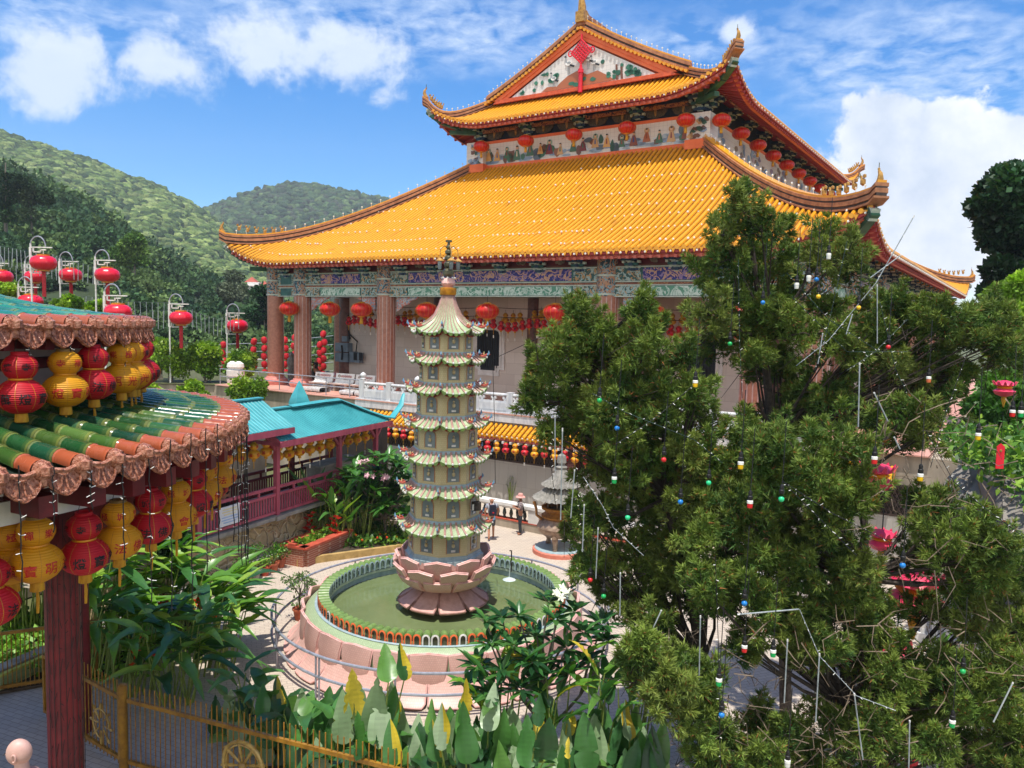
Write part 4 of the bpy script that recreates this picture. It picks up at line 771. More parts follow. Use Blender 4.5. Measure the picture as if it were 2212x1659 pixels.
for k in range(7):
    r=BR[k]; z0=FZ[k]; z1=EZ[k]+.10
    b=MB(); b.lathe([(r,z0),(r,z1)],8,PC,0,ph=PH); body=b.build('storey',M_body,pg,smooth=False)
    ap=r*cos(PI/8)
    for i in range(8):
        a=PH+PI/4*(i+.5); d=V3(cos(a),sin(a),0); tn=V3(-sin(a),cos(a),0); wv=.165*(r/.965)**.6; h=.50-.02*k; zz=z0+.10
        def arch(w,h,e=0): return [(w,0-e),(w,h-w)]+[(w*cos(t),h-w+w*sin(t)) for t in np.linspace(0.2,PI-.2,8)]+[(-w,h-w),(-w,0-e)]
        o=PC+d*ap+V3(0,0,zz); ax=(tn,V3(0,0,1))
        b=MB(); pts=arch(wv+.022,h+.022,.02); inn=arch(wv,h); n=len(pts)
        vs=[o+d*.012+tn*x+V3(0,0,y) for x,y in pts]+[o+d*.012+tn*x+V3(0,0,y) for x,y in inn]+[o+tn*x+V3(0,0,y) for x,y in pts]
        b.add(vs,[(q,q+1,n+q+1,n+q) for q in range(n-1)]+[(q+1,q,2*n+q,2*n+q+1) for q in range(n-1)],0); W_=b.build('window',M_frl,body,smooth=False)
        b=MB(); b.prism(inn,o+d*.004,ax,.004,0); b.ball(o+d*.02+V3(0,0,.20),.05,6,1,1.3); b.ball(o+d*.02+V3(0,0,.30),.03,6,1); b.box(o+d*.025+V3(0,0,.06),(.11,.02,.05),(tn,d),2); b.build('pane',[M_glass,M_bud,M_white],W_)
    # roof of this storey
    R0=RRf[k]; ze=EZ[k]; top=k==6
    if top: prof=[(1.,0.),(.78,.10),(.55,.26),(.38,.46),(.25,.72),(.16,1.0)]
    else:
        rt=BR[k+1]/R0; zt=FZ[k+1]-ze+.02; prof=[(1.,0),(.92,zt*.22),(.82,zt*.52),(rt+.02,zt*.92)]
    mb=MB(); NS=10
    def rp(i,f,j,dz=0.):
        rr,z=prof[j]; p=oc(R0*rr,0,i)*(1-f)+oc(R0*rr,0,i+1)*f; e=abs(f-.5)*2; lift=.13*e**3*(1-j/(len(prof)-1))**2*(1 if j<3 else 0); out=(p-PC)*(.045*e**3*(j==0)); return p+out+V3(0,0,ze+z+lift-.02+dz)
    for i in range(8):
        mb.grid([[rp(i,f/NS,j) for f in range(NS+1)] for j in range(len(prof))],0,flip=True)
    rf=mb.build('roof',M_mosg,pg)
    mb=MB(); ed=MB()
    for i in range(8):
        for f in (.0,.2,.4,.6,.8):
            pts=[rp(i,f,j,.015) for j in range(len(prof))]; mb.tube(pts,[.03 if not top else .016-.001*j for j in range(len(pts))],5,0 if f else 0)
            ed.ball(rp(i,f,0,.012)+unit((rp(i,f,0)-PC)*V3(1,1,0))*.012,.032,6,1)
            q0,q1,q2=rp(i,f,0),rp(i,f+.1,0,-.085),rp(i,f+.2,0); ed.add([q0,q2,rp(i,f+.17,0,-.05),q1,rp(i,f+.03,0,-.05)],[(0,4,3,2,1)],0)
        ed.grid([[rp(i,f/NS,0,-.015) for f in range(NS+1)],[PC+(rp(i,f/NS,0)-PC)*V3(.82,.82,1)+V3(0,0,-.05) for f in range(NS+1)]],2); ed.grid([[PC+(rp(i,f/NS,0)-PC)*V3(.82,.82,1)+V3(0,0,-.05) for f in range(NS+1)],[oc(BR[k],ze+.0,i)*(1-f/NS)+oc(BR[k],ze+.0,i+1)*f/NS for f in range(NS+1)]],2)
        ed.tube([PC+(rp(i,f/NS,0)-PC)*V3(.80,.80,1)+V3(0,0,-.08) for f in range(NS+1)],.022,4,3)
    mb.build('roof_ribs',M_rib,rf); ed.build('eave_fringe',[M_mosgd,M_white,M_olive,M_red],rf)
    if not top: b=MB(); b.lathe([(BR[k+1]+.05,FZ[k+1]-.05),(BR[k+1]+.02,FZ[k+1]+.03)],8,PC,ph=PH,caps=False); b.build('roof_collar',M_mosb,rf,smooth=False)
    for i in range(8):     # curling corner ornament
        p=rp(i,0,0); d=unit((p-PC)*V3(1,1,0)); tn=np.cross(d,V3(0,0,1)); b=MB(); s=.68
        b.tube([p-d*.26*s+V3(0,0,.06),p-d*.14*s+V3(0,0,.03),p-d*.03*s+V3(0,0,.06),p+d*.03*s+V3(0,0,.15*s)],[.03,.035,.03,.02],6,0)
        b.tube([p-d*.16*s+V3(0,0,.1*s)+d*.055*s*cos(t)+V3(0,0,.055*s*sin(t)) for t in np.linspace(-.6,4.6,9)],.018,5,0)
        b.tube([p+d*.03*s+V3(0,0,.10*s),p+d*.10*s+V3(0,0,.17*s),p+d*.09*s+V3(0,0,.27*s)],[.03,.028,.008],5,1); b.tube([p+d*.05*s+V3(0,0,.13*s),p+d*.15*s+V3(0,0,.12*s)],[.024,.006],5,1 if i%2 else 0)
        b.tube([p-d*.10*s+V3(0,0,.12*s),p-d*.09*s+V3(0,0,.24*s)],[.024,.008],5,2); b.tube([p-d*.20*s+tn*.02+V3(0,0,.14*s),p-d*.23*s+V3(0,0,.2*s)],[.022,.008],5,2 if i%2 else 1); b.build('corner_ornament',[M_figr,M_figb,M_figy],rf)
    b=MB(); b.box(PC,(.001,.001,.001))
fi=MB(); z=9.17; fi.lathe([(.2,z-.02),(.215,z+.0),(.215,z+.16),(.18,z+.17)],16,PC,0); fi.lathe([(.12,z+.17),(.19,z+.28),(.17,z+.36),(.11,z+.42)],10,PC,1)
for j in range(8): a=j*PI/4; fi.ball(PC+V3(.14*cos(a),.14*sin(a),z+.29),.05,5,1,1.6); fi.ball(PC+V3(.17*cos(a),.17*sin(a),z+.42),.028,4,3)
zz=z+.44
for r in (.16,.125,.11,.10,.075): fi.ball(PC+V3(0,0,zz+r*.75),r,10,2,.8); zz+=r*1.45
fi.tube([PC+V3(0,0,zz-.05),PC+V3(0,0,10.52)],[.05,.03],6,2); fi.box(PC+V3(0,0,10.54),(.16,.12,.05),mi=2)
fi.build('finial',[M_ltrim,M_petald,M_olive,M_white],pg)
for a in (-2.6,-1.2,.2):
    d=V3(cos(a),sin(a),0); b=MB(); b.tube([PC+V3(0,0,10.3),PC+d*.12+V3(0,0,10.42),PC+d*.24+V3(0,0,10.3),PC+d*.25+V3(0,0,10.1)],.015,5,0); b.lathe([(.02,.08),(.12,0),(.11,-.01)],10,PC+d*.25+V3(0,0,10.02),0); b.lathe([(.055,0),(.05,-.16),(.03,-.2)],8,PC+d*.25+V3(0,0,10.0),1); b.build('lamp',[M_goldp,M_glass],pg)
p=oc(.9,5.0,2.5-.0)-V3(0,0,.35); b=MB(); p=at(1029,1093,19.8); b.box(p,(.2,.16,.22),((cos(.5),sin(.5),0),(-sin(.5),cos(.5),0)),0); b.box(p+V3(-.04,-.09,-.01),(.13,.02,.15),((cos(.5),sin(.5),0),(-sin(.5),cos(.5),0)),1); b.build('floodlight',[M_bark,M_white],pg,smooth=False)
# stay wire from the pagoda and the little fountain jet
b=MB(); b.tube([oc(1.2,7.5,2),at(1180,722,19),at(1240,735,18)],.008,4); b.tube([at(1064,770,20.9),at(1068,900,21),at(1070,1045,21.2)],.008,4); tag(b.build('stay_wire',M_black,base=oc(1.2,7.5,2)),'thin black wire running from the pagoda roof toward the junipers','wire')
p=on(1100,1252,WZ); b=MB(); b.tube([p,p+V3(0,0,.12),p+V3(.02,0,.42)],[.03,.014,.01],5,0); b.lathe([(.02,.07),(.13,.035),(.20,.0)],12,p,0); b.tube([p+V3(.05,.12,.2),p+V3(.05,.12,.85),p+V3(.0,.0,.88)],.02,5,1)
tag(b.build('fountain_spout',[MT('splash','#dfe8e8','#b8c8c8',.2,9),M_bark],base=p),'small pipe spilling a jet of water into the green pool','fountain')
# ---- incense burner
ce=on(1208,1192,0.); cn=thing('incense_burner','large bronze incense burner under a double grey fluted canopy','incense burner',ce)
b=MB(); b.lathe([(1.0,0),(1.0,.14),(.94,.17)],32,ce,0); b.lathe([(.93,.16),(.92,.19),(0,.19)],32,ce,1); b.build('base_disc',[MT('salmon_edge','#dd8a74','#c4705c',.6,3),M_mosb],cn)
b=MB(); b.lathe([(.35,.62),(.62,.66),(.82,.82),(.86,.98),(.78,1.14),(.66,1.24),(.62,1.3)],32,ce,0); b.build('bowl',M_bronze,cn)
b=MB(); b.lathe([(.62,1.28),(.70,1.34),(.70,1.4),(.6,1.46),(.56,1.52),(.6,1.6),(.70,1.64),(.70,1.72),(.60,1.73),(.54,1.6)],32,ce,0,False); b.lathe([(.55,1.6),(0,1.6)],24,ce,1,False); b.build('neck',[M_bronzo,M_black],cn)
for i in range(3):
    a=-1.9+i*2*PI/3; d=V3(cos(a),sin(a),0); b=MB(); b.tube([ce+d*.62+V3(0,0,.82),ce+d*.66+V3(0,0,.6),ce+d*.58+V3(0,0,.38),ce+d*.6+V3(0,0,.22)],[.13,.12,.085,.1],9); b.ball(ce+d*.72+V3(0,0,.72),.12,7); b.ball(ce+d*.62+V3(0,0,.22),.11,7,sz=.7); b.build('leg',M_bronze,cn)
for sg in (-1,1):
    b=MB(); o=ce+V3(sg*.68,-.1,1.3); b.tube([o+V3(0,0,-.05),o+V3(sg*.2,0,.1),o+V3(sg*.22,0,.35),o+V3(sg*.3,0,.6)],[.08,.07,.07,.09],6,flat=.7); b.build('handle',M_bronzo,cn)
for i in range(6): a=i*PI/3+.2; p=ce+V3(.48*cos(a),.48*sin(a),0); b=MB(); b.tube([p+V3(0,0,1.6),p+V3(0,0,2.1)],.03,6); b.build('canopy_post',M_bronze,cn)
def fluted(z0,prof,n=26,nm='canopy_roof'):
    b=MB(); rows=[]
    for r,z in prof: rows.append([ce+V3(r*(1+.045*(-1)**k*min(1,r*1.4))*cos(PI*k/n),r*(1+.045*(-1)**k*min(1,r*1.4))*sin(PI*k/n),z0+z+.03*(-1)**k*(r>.5)) for k in range(2*n)])
    b.grid(rows,0,wrapv=True,flip=True); b.build(nm,M_gst,cn,angle=.4)
fluted(2.06,[(.55,-.04),(1.02,-.02),(.80,.10),(.62,.26),(.5,.44)]); fluted(2.52,[(.4,-.02),(.72,0),(.52,.14),(.33,.32),(.22,.52),(.17,.64)])
b=MB(); b.lathe([(.2,3.14),(.22,3.2),(.16,3.24),(.12,3.3),(.18,3.36),(.17,3.5),(.15,3.62),(.06,3.68)],12,ce); b.build('finial',M_gst,cn)
# ================= lanterns (kinds) and the round green roofed pavilion
_chars={}
def glyph(ch):
    if ch not in _chars:
        cu=bpy.data.curves.new('glyph','FONT'); cu.body=ch; cu.resolution_u=2; cu.offset=.012; o=bpy.data.objects.new('glyph',cu); COL.objects.link(o); dg=bpy.context.evaluated_depsgraph_get(); dg.update()
        me=bpy.data.meshes.new_from_object(o.evaluated_get(dg)); v=np.array([x.co[:2] for x in me.vertices]) if len(me.vertices) else np.zeros((0,2)); f=[tuple(p.vertices) for p in me.polygons]
        bpy.data.objects.remove(o); bpy.data.curves.remove(cu); bpy.data.meshes.remove(me)
        if len(v): v=v-(v.min(0)+v.max(0))/2; v=v/max(np.ptp(v,axis=0).max(),1e-6)
        _chars[ch]=(v,f)
    return _chars[ch]
def ribbed(name,c,c2,rough,per,strength=.5,axis=2,coat=0.):
    m=NT(name,rough,.45); v=m.coord(); sp_=m.add('ShaderNodeSeparateXYZ'); m.link(v,sp_.inputs[0]); w_=m.math('SINE',m.math('MULTIPLY',sp_.outputs[axis],2*PI/per)); m.color(m.mix(m.noise(v,3.,4,.6),c2,c)); m.bump(w_,strength,per*.25)
    tr=m.add('ShaderNodeBsdfTranslucent'); tr.inputs['Color'].default_value=rgba(c); ms=m.add('ShaderNodeMixShader'); ms.inputs[0].default_value=.28; m.link(m.b.outputs[0],ms.inputs[1]); m.link(tr.outputs[0],ms.inputs[2]); m.link(ms.outputs[0],m.n['Material Output'].inputs['Surface']); return m.m
M_rpap=ribbed('red_ribbed_paper','#d4202e','#b81424',.5,.024); M_ypap=ribbed('yellow_ribbed_paper','#eaa91a','#d8940e',.5,.024)
GP=[(.06,-.0),(.12,.01),(.2,.06),(.255,.13),(.275,.21),(.25,.29),(.19,.36),(.125,.40),(.12,.42),(.16,.46),(.19,.52),(.195,.57),(.18,.62),(.14,.67),(.09,.70)]
def grad(z): return np.interp(z,[p[1] for p in GP],[p[0] for p in GP])
LOWR='萬燈寶明光會法佛'; UPR='寺禪樂極城檳'
def wrap_text(mb,txt,z,size,ang0,step,rf=grad,mi=0,eps=.007,wx=1.):
    for i,ch in enumerate(txt):
        v,f=glyph(ch)
        if not len(v): continue
        a0=ang0+i*step; vs=[]
        for x,y in v:
            zz=z+y*size; r=rf(zz)+eps; a=a0+x*size*wx/max(rf(z),.05); vs.append((r*cos(a),r*sin(a),zz))
        mb.add(vs,f,mi)
def gourd(red,label,group,lo=0.,up=0.):
    """paper gourd lantern, origin at its bottom; lo/up turn the two rings of writing"""
    root=thing('gourd_lantern',label,'lantern',(0,0,0),group)
    b=MB(); b.lathe(GP,28,(0,0,0),0,False); b.lathe([(.125,.398),(.132,.41),(.125,.422)],24,(0,0,0),1,False)
    for k in range(8):
        a=k*PI/4+lo+PI/8; b.tube([((grad(z)+.003)*cos(a),(grad(z)+.003)*sin(a),z) for z in np.linspace(.03,.39,9)],.0032,3,1)
    for k in range(6):
        a=k*PI/3+up+PI/6; b.tube([((grad(z)+.003)*cos(a),(grad(z)+.003)*sin(a),z) for z in np.linspace(.43,.68,6)],.003,3,1)
    b.build('body',[M_rpap if red else M_ypap,M_ltrim],root)
    b=MB(); b.lathe([(.092,.69),(.095,.73),(.085,.735)],20,(0,0,0),0,False); b.tube([(-.07,0,.72),(0,0,.98),(.07,0,.72)],.004,4,1); b.tube([(0,0,.98),(0,0,1.06)],.006,4,1); b.build('cap',[M_rpap if red else MT('cap_brown','#8a6a38','#5a4420',.6,8),M_black],root)
    b=MB(); b.lathe([(.065,.005),(.07,-.02),(.075,-.10),(.06,-.11)],14,(0,0,0),0); b.tube([(0,0,-.1),(.004,.003,-.2),(0,0,-.36)],[.012,.02,.016],6,0); b.build('tassel',M_tass,root)
    b=MB(); wrap_text(b,LOWR,.185,.135,lo,PI/4); wrap_text(b,UPR,.555,.10,up,PI/3); b.build('lettering',M_inkb if red else M_inkr,root,smooth=False)
    return root
AVC=V3(-9.94,10.75,0)
def circ_at(x,r,near=True):
    """plan point on the pavilion circle r met by the sight line through picture column x"""
    k=(x-1106)/FOC; d=unit(V3(k,1,0)); q=d@AVC; h=q*q-(AVC@AVC-r*r)
    return d*(q-math.sqrt(max(0,h)) if near else q+math.sqrt(max(0,h)))
M_glaze=NT('green_glaze',.2,.5); _a=M_glaze.attr(); _v=M_glaze.coord(); M_glaze.color(M_glaze.mix(M_glaze.math('MULTIPLY',M_glaze.noise(_v,6.,5,.65),.5),_a,M_glaze.mix(1.,_a,(.45,.5,.4),'MULTIPLY'))); M_glaze.link(M_glaze.ramp(M_glaze.noise(_v,9.,5),[(.4,(.1,.1,.1)),(.7,(.42,.42,.42))]),M_glaze.b.inputs['Roughness']); M_glaze=M_glaze.m
m=NT('russet_glaze',.25,.6); v=m.coord(); n_=m.noise(v,22,4,.65); m.color(m.ramp(n_,[(.3,'#4a241a'),(.45,'#96583e'),(.66,'#c48a70')])); m.bump(n_,1.,.03); M_russ=m.m
M_pan=MT('dark_tile_pan','#23382c','#141d18',.5,6); M_dwall=MT('pinkish_plaster','#c4b0ac','#a08c88',.8,1.2)
pv_=thing('round_pavilion','round pavilion with two tiers of glossy green bamboo shaped tiles and a dark red post','pavilion',AVC)
def ringroof(nm,n,ph,prof,rt,seg,cols,endc,parent,dropz,span=(0,2*PI)):
    pr=np.array(prof); zf=lambda r:np.interp(r,pr[::-1,0],pr[::-1,1]); r0,r1=prof[0][0],prof[-1][0]
    base=MB(); base.lathe([(r,z-rt*.75) for r,z in prof],96,AVC,0,False); R_=base.build(nm,M_pan,parent)
    tb=MB(); 
    for i in range(n):
        a=ph+2*PI*i/n; d=V3(cos(a),sin(a),0); tn=V3(-sin(a),cos(a),0); r=r0; k=0; off=U(0,.1)
        while r>r1+.02:
            L=(.30 if k==0 else seg+U(-.03,.03)); r2=max(r1,r-L); c=hx(endc) if k==0 else np.array(hx(random.choice(cols)))*U(.75,1.25); cy=np.array(c)*.6+np.array(hx('#98944c'))*.4 if k else np.array(c)*1.1
            sp_=2*PI*r/n; 
            for f0,f1,w0,w1,cc in ((0,.10,1.06,1.05,cy),(.10,.25,1.04,1.0,c*np.array(.8)+cy*np.array(.2) if k else c),(.25,.94,1.0,.95,c),(.94,1.,.95,1.02,cy)):
                rows=[]
                for f,w in ((f0,w0),(f1,w1)):
                    rr=r+(r2-r)*f; rad_=min(rt,2*PI*rr/n*.36)*w; p=AVC+d*rr+V3(0,0,zf(rr)); rows.append([p+tn*(cos(t)*rad_)+V3(0,0,sin(t)*rad_) for t in np.linspace(-.25,PI+.25,9)])
                tb.grid(rows,0,col=tuple(cc),flip=False)
            r=r2; k+=1
    tag(tb.build('bamboo_tiles',M_glaze,R_,angle=1.2),kind='stuff')
    kb=MB(); dp=MB(); d=V3(1,0,0); p=AVC+d*(r0+.02)+V3(0,0,zf(r0)); kb.ball(p,rt*1.04,8,0,1.05); kb.ball(p+d*.06,rt*.8,6,0); kb.ball(p+V3(0,0,-rt*1.1)+d*.03,rt*.6,6,0)
    tn=V3(0,1,0); w_=2*PI*r0/n*.42; o=AVC+d*(r0+.03)+V3(0,0,zf(r0)-rt*.55); pts=[(w_,.05),(w_,-.06),(w_*.86,-.13),(w_*.5,-.20),(0,-.245),(-w_*.5,-.20),(-w_*.86,-.13),(-w_,-.06),(-w_,.05)]; dn=unit(V3(0,0,1)+d*-.35)
    dp.prism(pts,o,(tn,dn),-.035,0); dp.tube([o+tn*x*.92+dn*(y*.92)+d*.03 for x,y in pts[1:-1]],.012,4,0)
    for kk in (-.5,0,.5): dp.tube([o+d*.035+dn*-.02+tn*kk*w_*.4,o+d*.04+dn*-.17+tn*kk*w_],.011,3,0)
    dp.tube([o+tn*(-w_)+V3(0,0,.06),o+d*.05+V3(0,0,.03),o+tn*w_+V3(0,0,.06)],.03,5,0)
    km=kb.mesh('tile_boss',M_russ,off=AVC); dm=dp.mesh('drip_tile',M_russ,off=AVC)
    for i in range(n): part('tile_boss',km,R_,rz=ph+2*PI*i/n); part('drip_tile',dm,R_,rz=ph+2*PI*(i+.5)/n)
    return R_
lowp=[(5.82,6.86),(5.2,6.93),(4.6,7.02),(4.0,7.14),(3.45,7.30)]
upp=[(4.40,8.34),(3.9,8.385),(3.44,8.43),(2.95,8.51),(2.39,8.66),(1.6,9.0),(.9,9.5),(.25,10.2)]
R1=ringroof('lower_roof',86,rad(-20.6),lowp,.108,.42,['#24502c','#2f5a2c','#40622c','#1e4a34','#26563e','#4c6a34','#1a4430'],'#a9573a',pv_,0)
R2=ringroof('upper_roof',66,rad(-33),upp,.11,.5,['#2a7866','#358672','#266e64','#40907a','#327e60'],'#a85a40',pv_,0)
b=MB(); b.ball(AVC+V3(0,0,10.4),.35,10,0); b.build('roof_knob',M_russ,pv_)
b=MB(); b.lathe([(3.5,7.0),(3.5,8.32)],72,AVC,0,False); b.lathe([(3.52,7.72),(3.56,7.74),(3.56,7.86),(3.52,7.88)],72,AVC,1,False); b.build('drum_wall',[M_dwall,M_dred],pv_)
b=MB(); b.lathe([(4.96,6.2),(5.24,6.2),(5.24,6.46),(4.96,6.46),(4.96,6.2)],96,AVC,0,False); b.build('ring_beam',M_white,pv_,angle=.5)
b=MB(); b.lathe([(5.78,6.76),(5.0,6.66),(3.5,6.75)],96,AVC,0,False); b.lathe([(4.36,8.22),(3.5,8.12)],96,AVC,0,False); b.build('soffit',M_dred,pv_)
b=MB(); c=MB()
for i in range(62):
    a=2*PI*i/62+.02; d=V3(cos(a),sin(a),0); tn=V3(-sin(a),cos(a),0); b.box(AVC+d*5.43+V3(0,0,6.45),(.64,.20,.23),(d,tn)); b.box(AVC+d*5.45+V3(0,0,6.70),(.5,.13,.09),(d,tn))
for i in range(48):
    a=2*PI*i/48+.02; d=V3(cos(a),sin(a),0); tn=V3(-sin(a),cos(a),0); c.box(AVC+d*3.95+V3(0,0,8.10),(.66,.13,.16),(d,tn))
b.build('rafter_ends',M_dred,R1,smooth=False); c.build('rafter_ends',M_dred,R2,smooth=False)
pp=circ_at(119,4.61); a0=math.atan2(pp[1]-AVC[1],pp[0]-AVC[0])
for k in range(4):
    q=AVC+V3(4.61*cos(a0+k*PI/2),4.61*sin(a0+k*PI/2),0); b=MB(); b.lathe([(.205,0),(.20,6.25)],16,q,0)
    if k==0:
        for j in range(9):
            a=-1.9+j*.32; b.tube([q+V3(.213*cos(a),.213*sin(a),z) for z in (.2,2,4,6)],.004,3,1)
            for z in np.arange(1.,6.,.33): b.tube([q+V3(.213*cos(a),.213*sin(a),z+U(0,.3)),q+V3(.213*cos(a+.16),.213*sin(a+.16),z+U(0,.3))],.0035,3,1)
    b.build('post',[M_dred,M_black],pv_)
b=MB(); b.lathe([(4.3,5.7),(4.75,5.7),(4.75,6.2),(4.3,6.2),(4.3,5.7)],72,AVC,0,False); b.build('inner_beam',M_dred,pv_,angle=.5)
# lanterns on the pavilion
def facing(p): return math.atan2(-p[1],-p[0])
def hang(p,red,label,group,lo,lodeg,up,updeg):
    f=facing(p); return gourd_at(p,red,label,group,f-(-rad(lodeg))-lo*PI/4 if 0 else f+rad(lodeg)-LOWR.index(lo)*PI/4,f+rad(updeg)-UPR.index(up)*PI/3)
def gourd_at(p,red,label,group,lo,up):
    r=gourd(red,label,group,lo,up); r.location=p; return r
UPL=[(40,7.28,1,'燈',10,'寺',19,'at the left edge'),(137,7.30,0,'燈',-17,'寺',-13,'second from the left edge'),(199,7.34,1,'法',11,'城',13,'third from the left edge'),(259,7.36,0,'光',32,'樂',-29,'fourth from left'),(289,7.36,1,'寶',30,'禪',0,'fifth from the left edge'),(313,7.38,0,'明',0,'樂',10,'sixth from the left edge'),(329,7.4,1,'燈',20,'寺',10,'last before the hedge')]
for i,(x,z,red,lo,ld,up,ud,w_) in enumerate(UPL):
    p=circ_at(x,4.38 if i<6 else 4.40,i<5); 
    if i>=5: 
        aa=(rad(8),rad(15))[i-5]; p=AVC+V3(4.4*cos(aa),4.4*sin(aa),0)
    hang(V3(p[0],p[1],z),red,f"{'red' if red else 'yellow'} gourd lantern at the upper eave, {w_}",'gourd lanterns under the upper pavilion eave',lo,ld,up,ud)
LWL=[(64,1255,0,'寶',-13,'禪',-20),(171,1238,1,'燈',-11,'寺',-10),(247,1205,0,'法',4,'城',10),(318,1172,1,'法',-14,'城',-17),(374,1146,0,'會',22,'極',-18),(412,1116,1,'燈',22,'寺',28),(437,1092,0,'法',0,'城',0),(453,1078,1,'法',40,'極',0),(470,1055,0,'法',10,'樂',0)]
NAMES=['at the left edge before the post','in front of the dark red post','right of the post','fourth from the left, above broad leaves','fifth from the left, by the cedar','sixth from the left, by the walkway railing','seventh from the left, partly hidden','eighth from the left, partly hidden','ninth from the left, half behind others']
for i,(x,yb,red,lo,ld,up,ud) in enumerate(LWL):
    p=circ_at(x,5.34)
    q=at(x,yb,p[1]); hang(V3(p[0],p[1],q[2]),red,f"{'red' if red else 'yellow'} gourd lantern under the lower green eave, {NAMES[i]}",'gourd lanterns under the lower pavilion eave',lo,ld,up,ud)
for i,(x,r_,z,red,w_) in enumerate(((-40,5.34,5.2,1,'cut by the left picture edge'),(10,4.9,5.45,0,'deeper under the eave at the left edge'),(228,4.2,5.72,0,'deeper under the eave, above the red one at the post'),(140,4.5,5.6,1,'deeper under the eave behind the first yellow one'))):
    p=circ_at(x,r_); hang(V3(p[0],p[1],z),red,f"{'red' if red else 'yellow'} gourd lantern {w_}",'gourd lanterns under the lower pavilion eave','會',0,'極',0)
# black lamp cords hanging from the drip tiles
def cord(p,L,label,group,nm='lamp_cord'):
    b=MB(); pts=[p+V3(U(-.012,.012),U(-.012,.012),-L*k/14) for k in range(15)]; b.tube(pts,.0075,4,0)
    for k in range(2,14,2):
        for s in range(2): b.tube([pts[k],pts[k]+V3(U(-.05,.05),U(-.04,.04),U(-.02,.03))],.004,3,1)
    return tag(b.build(nm,[M_black,M_bulb],base=p),label,'light string',group)
CX=[(31,1270,1080),(105,1150,1075),(189,1100,1065),(257,1210,1050),(317,1300,1040),(364,1320,1025),(408,1290,1010),(441,1240,1000),(468,1180,990)]
for i,(x,yb,yt) in enumerate(CX):
    p=circ_at(x,5.93); z0=at(x,yt-75,p[1])[2]; z1=at(x,yb,p[1])[2]; cord(V3(p[0],p[1],z0),z0-z1,f'black lamp cord dangling from the lower green eave, {nth(i)} from left','lamp cords under the lower pavilion eave')
for i,x in enumerate((484,492,499,505,511,516,521)):
    aa=rad(4+i*2.4); p=AVC+V3(5.93*cos(aa),5.93*sin(aa),6.72); L=U(1.5,2.3); cord(p,L,f'tangled black lamp cord at the right rim of the green roof, {nth(i)} from left','lamp cords at the right rim')
for i,x in enumerate((60,150,215,268,300)):
    p=circ_at(x,4.48); cord(V3(p[0],p[1],8.1),U(.3,.5),f'short black cord end hanging over the upper lanterns, {nth(i)} from left','cord ends under the upper pavilion eave')
# ================= stone wall, covered walkway, gallery, balustrade, furniture
def plT(x,y,t):
    d=ray(x,y); P0=TP+TB*t; k=((P0-CAM)@TB)/(d@TB); P=CAM+d*k; return (P-TP)@TR,P[2]
def plS(x,y,s):
    d=ray(x,y); P0=TP+TR*s; k=((P0-CAM)@TR)/(d@TR); P=CAM+d*k; return (P-TP)@TB,P[2]
Z1=V3(0,0,1)
wd=unit(V3(.41,.912,0)); wn_=V3(-wd[1],wd[0],0); W0=V3(-9.5,23.3,0)
def W_(k,o,z): return W0+wd*k+wn_*o+V3(0,0,z)
FW=1.62
# stone retaining wall under the walkway
sd_=unit(V3(2.08,5.58,0)); S0=V3(-9.55,22.46,0); sn=V3(-sd_[1],sd_[0],0)
b=MB(); ks=np.linspace(-4,9.5,44); hs_=np.linspace(0,1,9)
b.grid([[S0+sd_*k+sn*(h*.28+.05*sin(k*3+h*7)+U(-.02,.02))+Z1*(h*1.5) for h in hs_] for k in ks],0,flip=True); b.grid([[S0+sd_*k+sn*(.28+o)+Z1*(1.5+.02) for o in (-.06,.5,2.6)] for k in ks],1); b.grid([[S0+sd_*k+sn*.2+Z1*z for z in (1.38,1.53)] for k in ks],1,flip=True)
tag(b.build('stone_wall',[M_stone,M_conc],base=S0),'tan rubble stone retaining wall below the pink railed walkway','wall')
b=MB(); 
for k0,k1 in ((-7,3.9),): 
    A=S0+sd_*k0-sn*.42; B=S0+sd_*k1-sn*.42; b.beam(A+Z1*.2,B+Z1*.2,.10,.36,0); b.beam(A+Z1*.40,B+Z1*.40,.12,.05,2); b.beam(A+sn*.26+Z1*.24,B+sn*.26+Z1*.24,.34,.44,1)
tag(b.build('tiled_kerb',[M_gtile,M_concg,M_ytile],base=S0),'low green tiled kerb along the foot of the stone wall','kerb')
b=MB(); p=on(404,1295,0); b.tube([p+sn*.3,p+sn*.3+Z1*1.4],.03,6); tag(b.build('drain_pipe',M_steel,base=p),'grey drain pipe standing against the stone wall','pipe')
# walkway
wk=thing('covered_walkway','covered walkway with a turquoise sheet metal roof and pink timber railings','walkway',W_(3,1,FW))
b=MB(); b.prism([(-4,-.12),(11,-.12),(11,2.6),(-4,2.6)],W_(0,0,FW-.12),(wd,wn_),.12); b.build('deck',M_concg,wk,smooth=False)
PK=(-3.4,0.,3.52,7.04,9.5)
for k in PK:
    for o,m_ in ((0,M_pinkw),(2.3,M_pinkd)):
        zt=4.62 if k<3.6 else 4.3; b=MB(); b.box(W_(k,o,(FW+zt)/2),(.16,.16,zt-FW),(wd,wn_)); 
        for sg in (-1,1): b.beam(W_(k,o,zt-.75),W_(k+sg*.6,o,zt-.1),.09,.09)
        b.build('post',m_,wk,smooth=False)
        if o==0: b=MB(); b.box(W_(k,o,FW-.06),(.42,.42,.16),(wd,wn_)); b.build('post_footing',M_concg,wk,smooth=False)
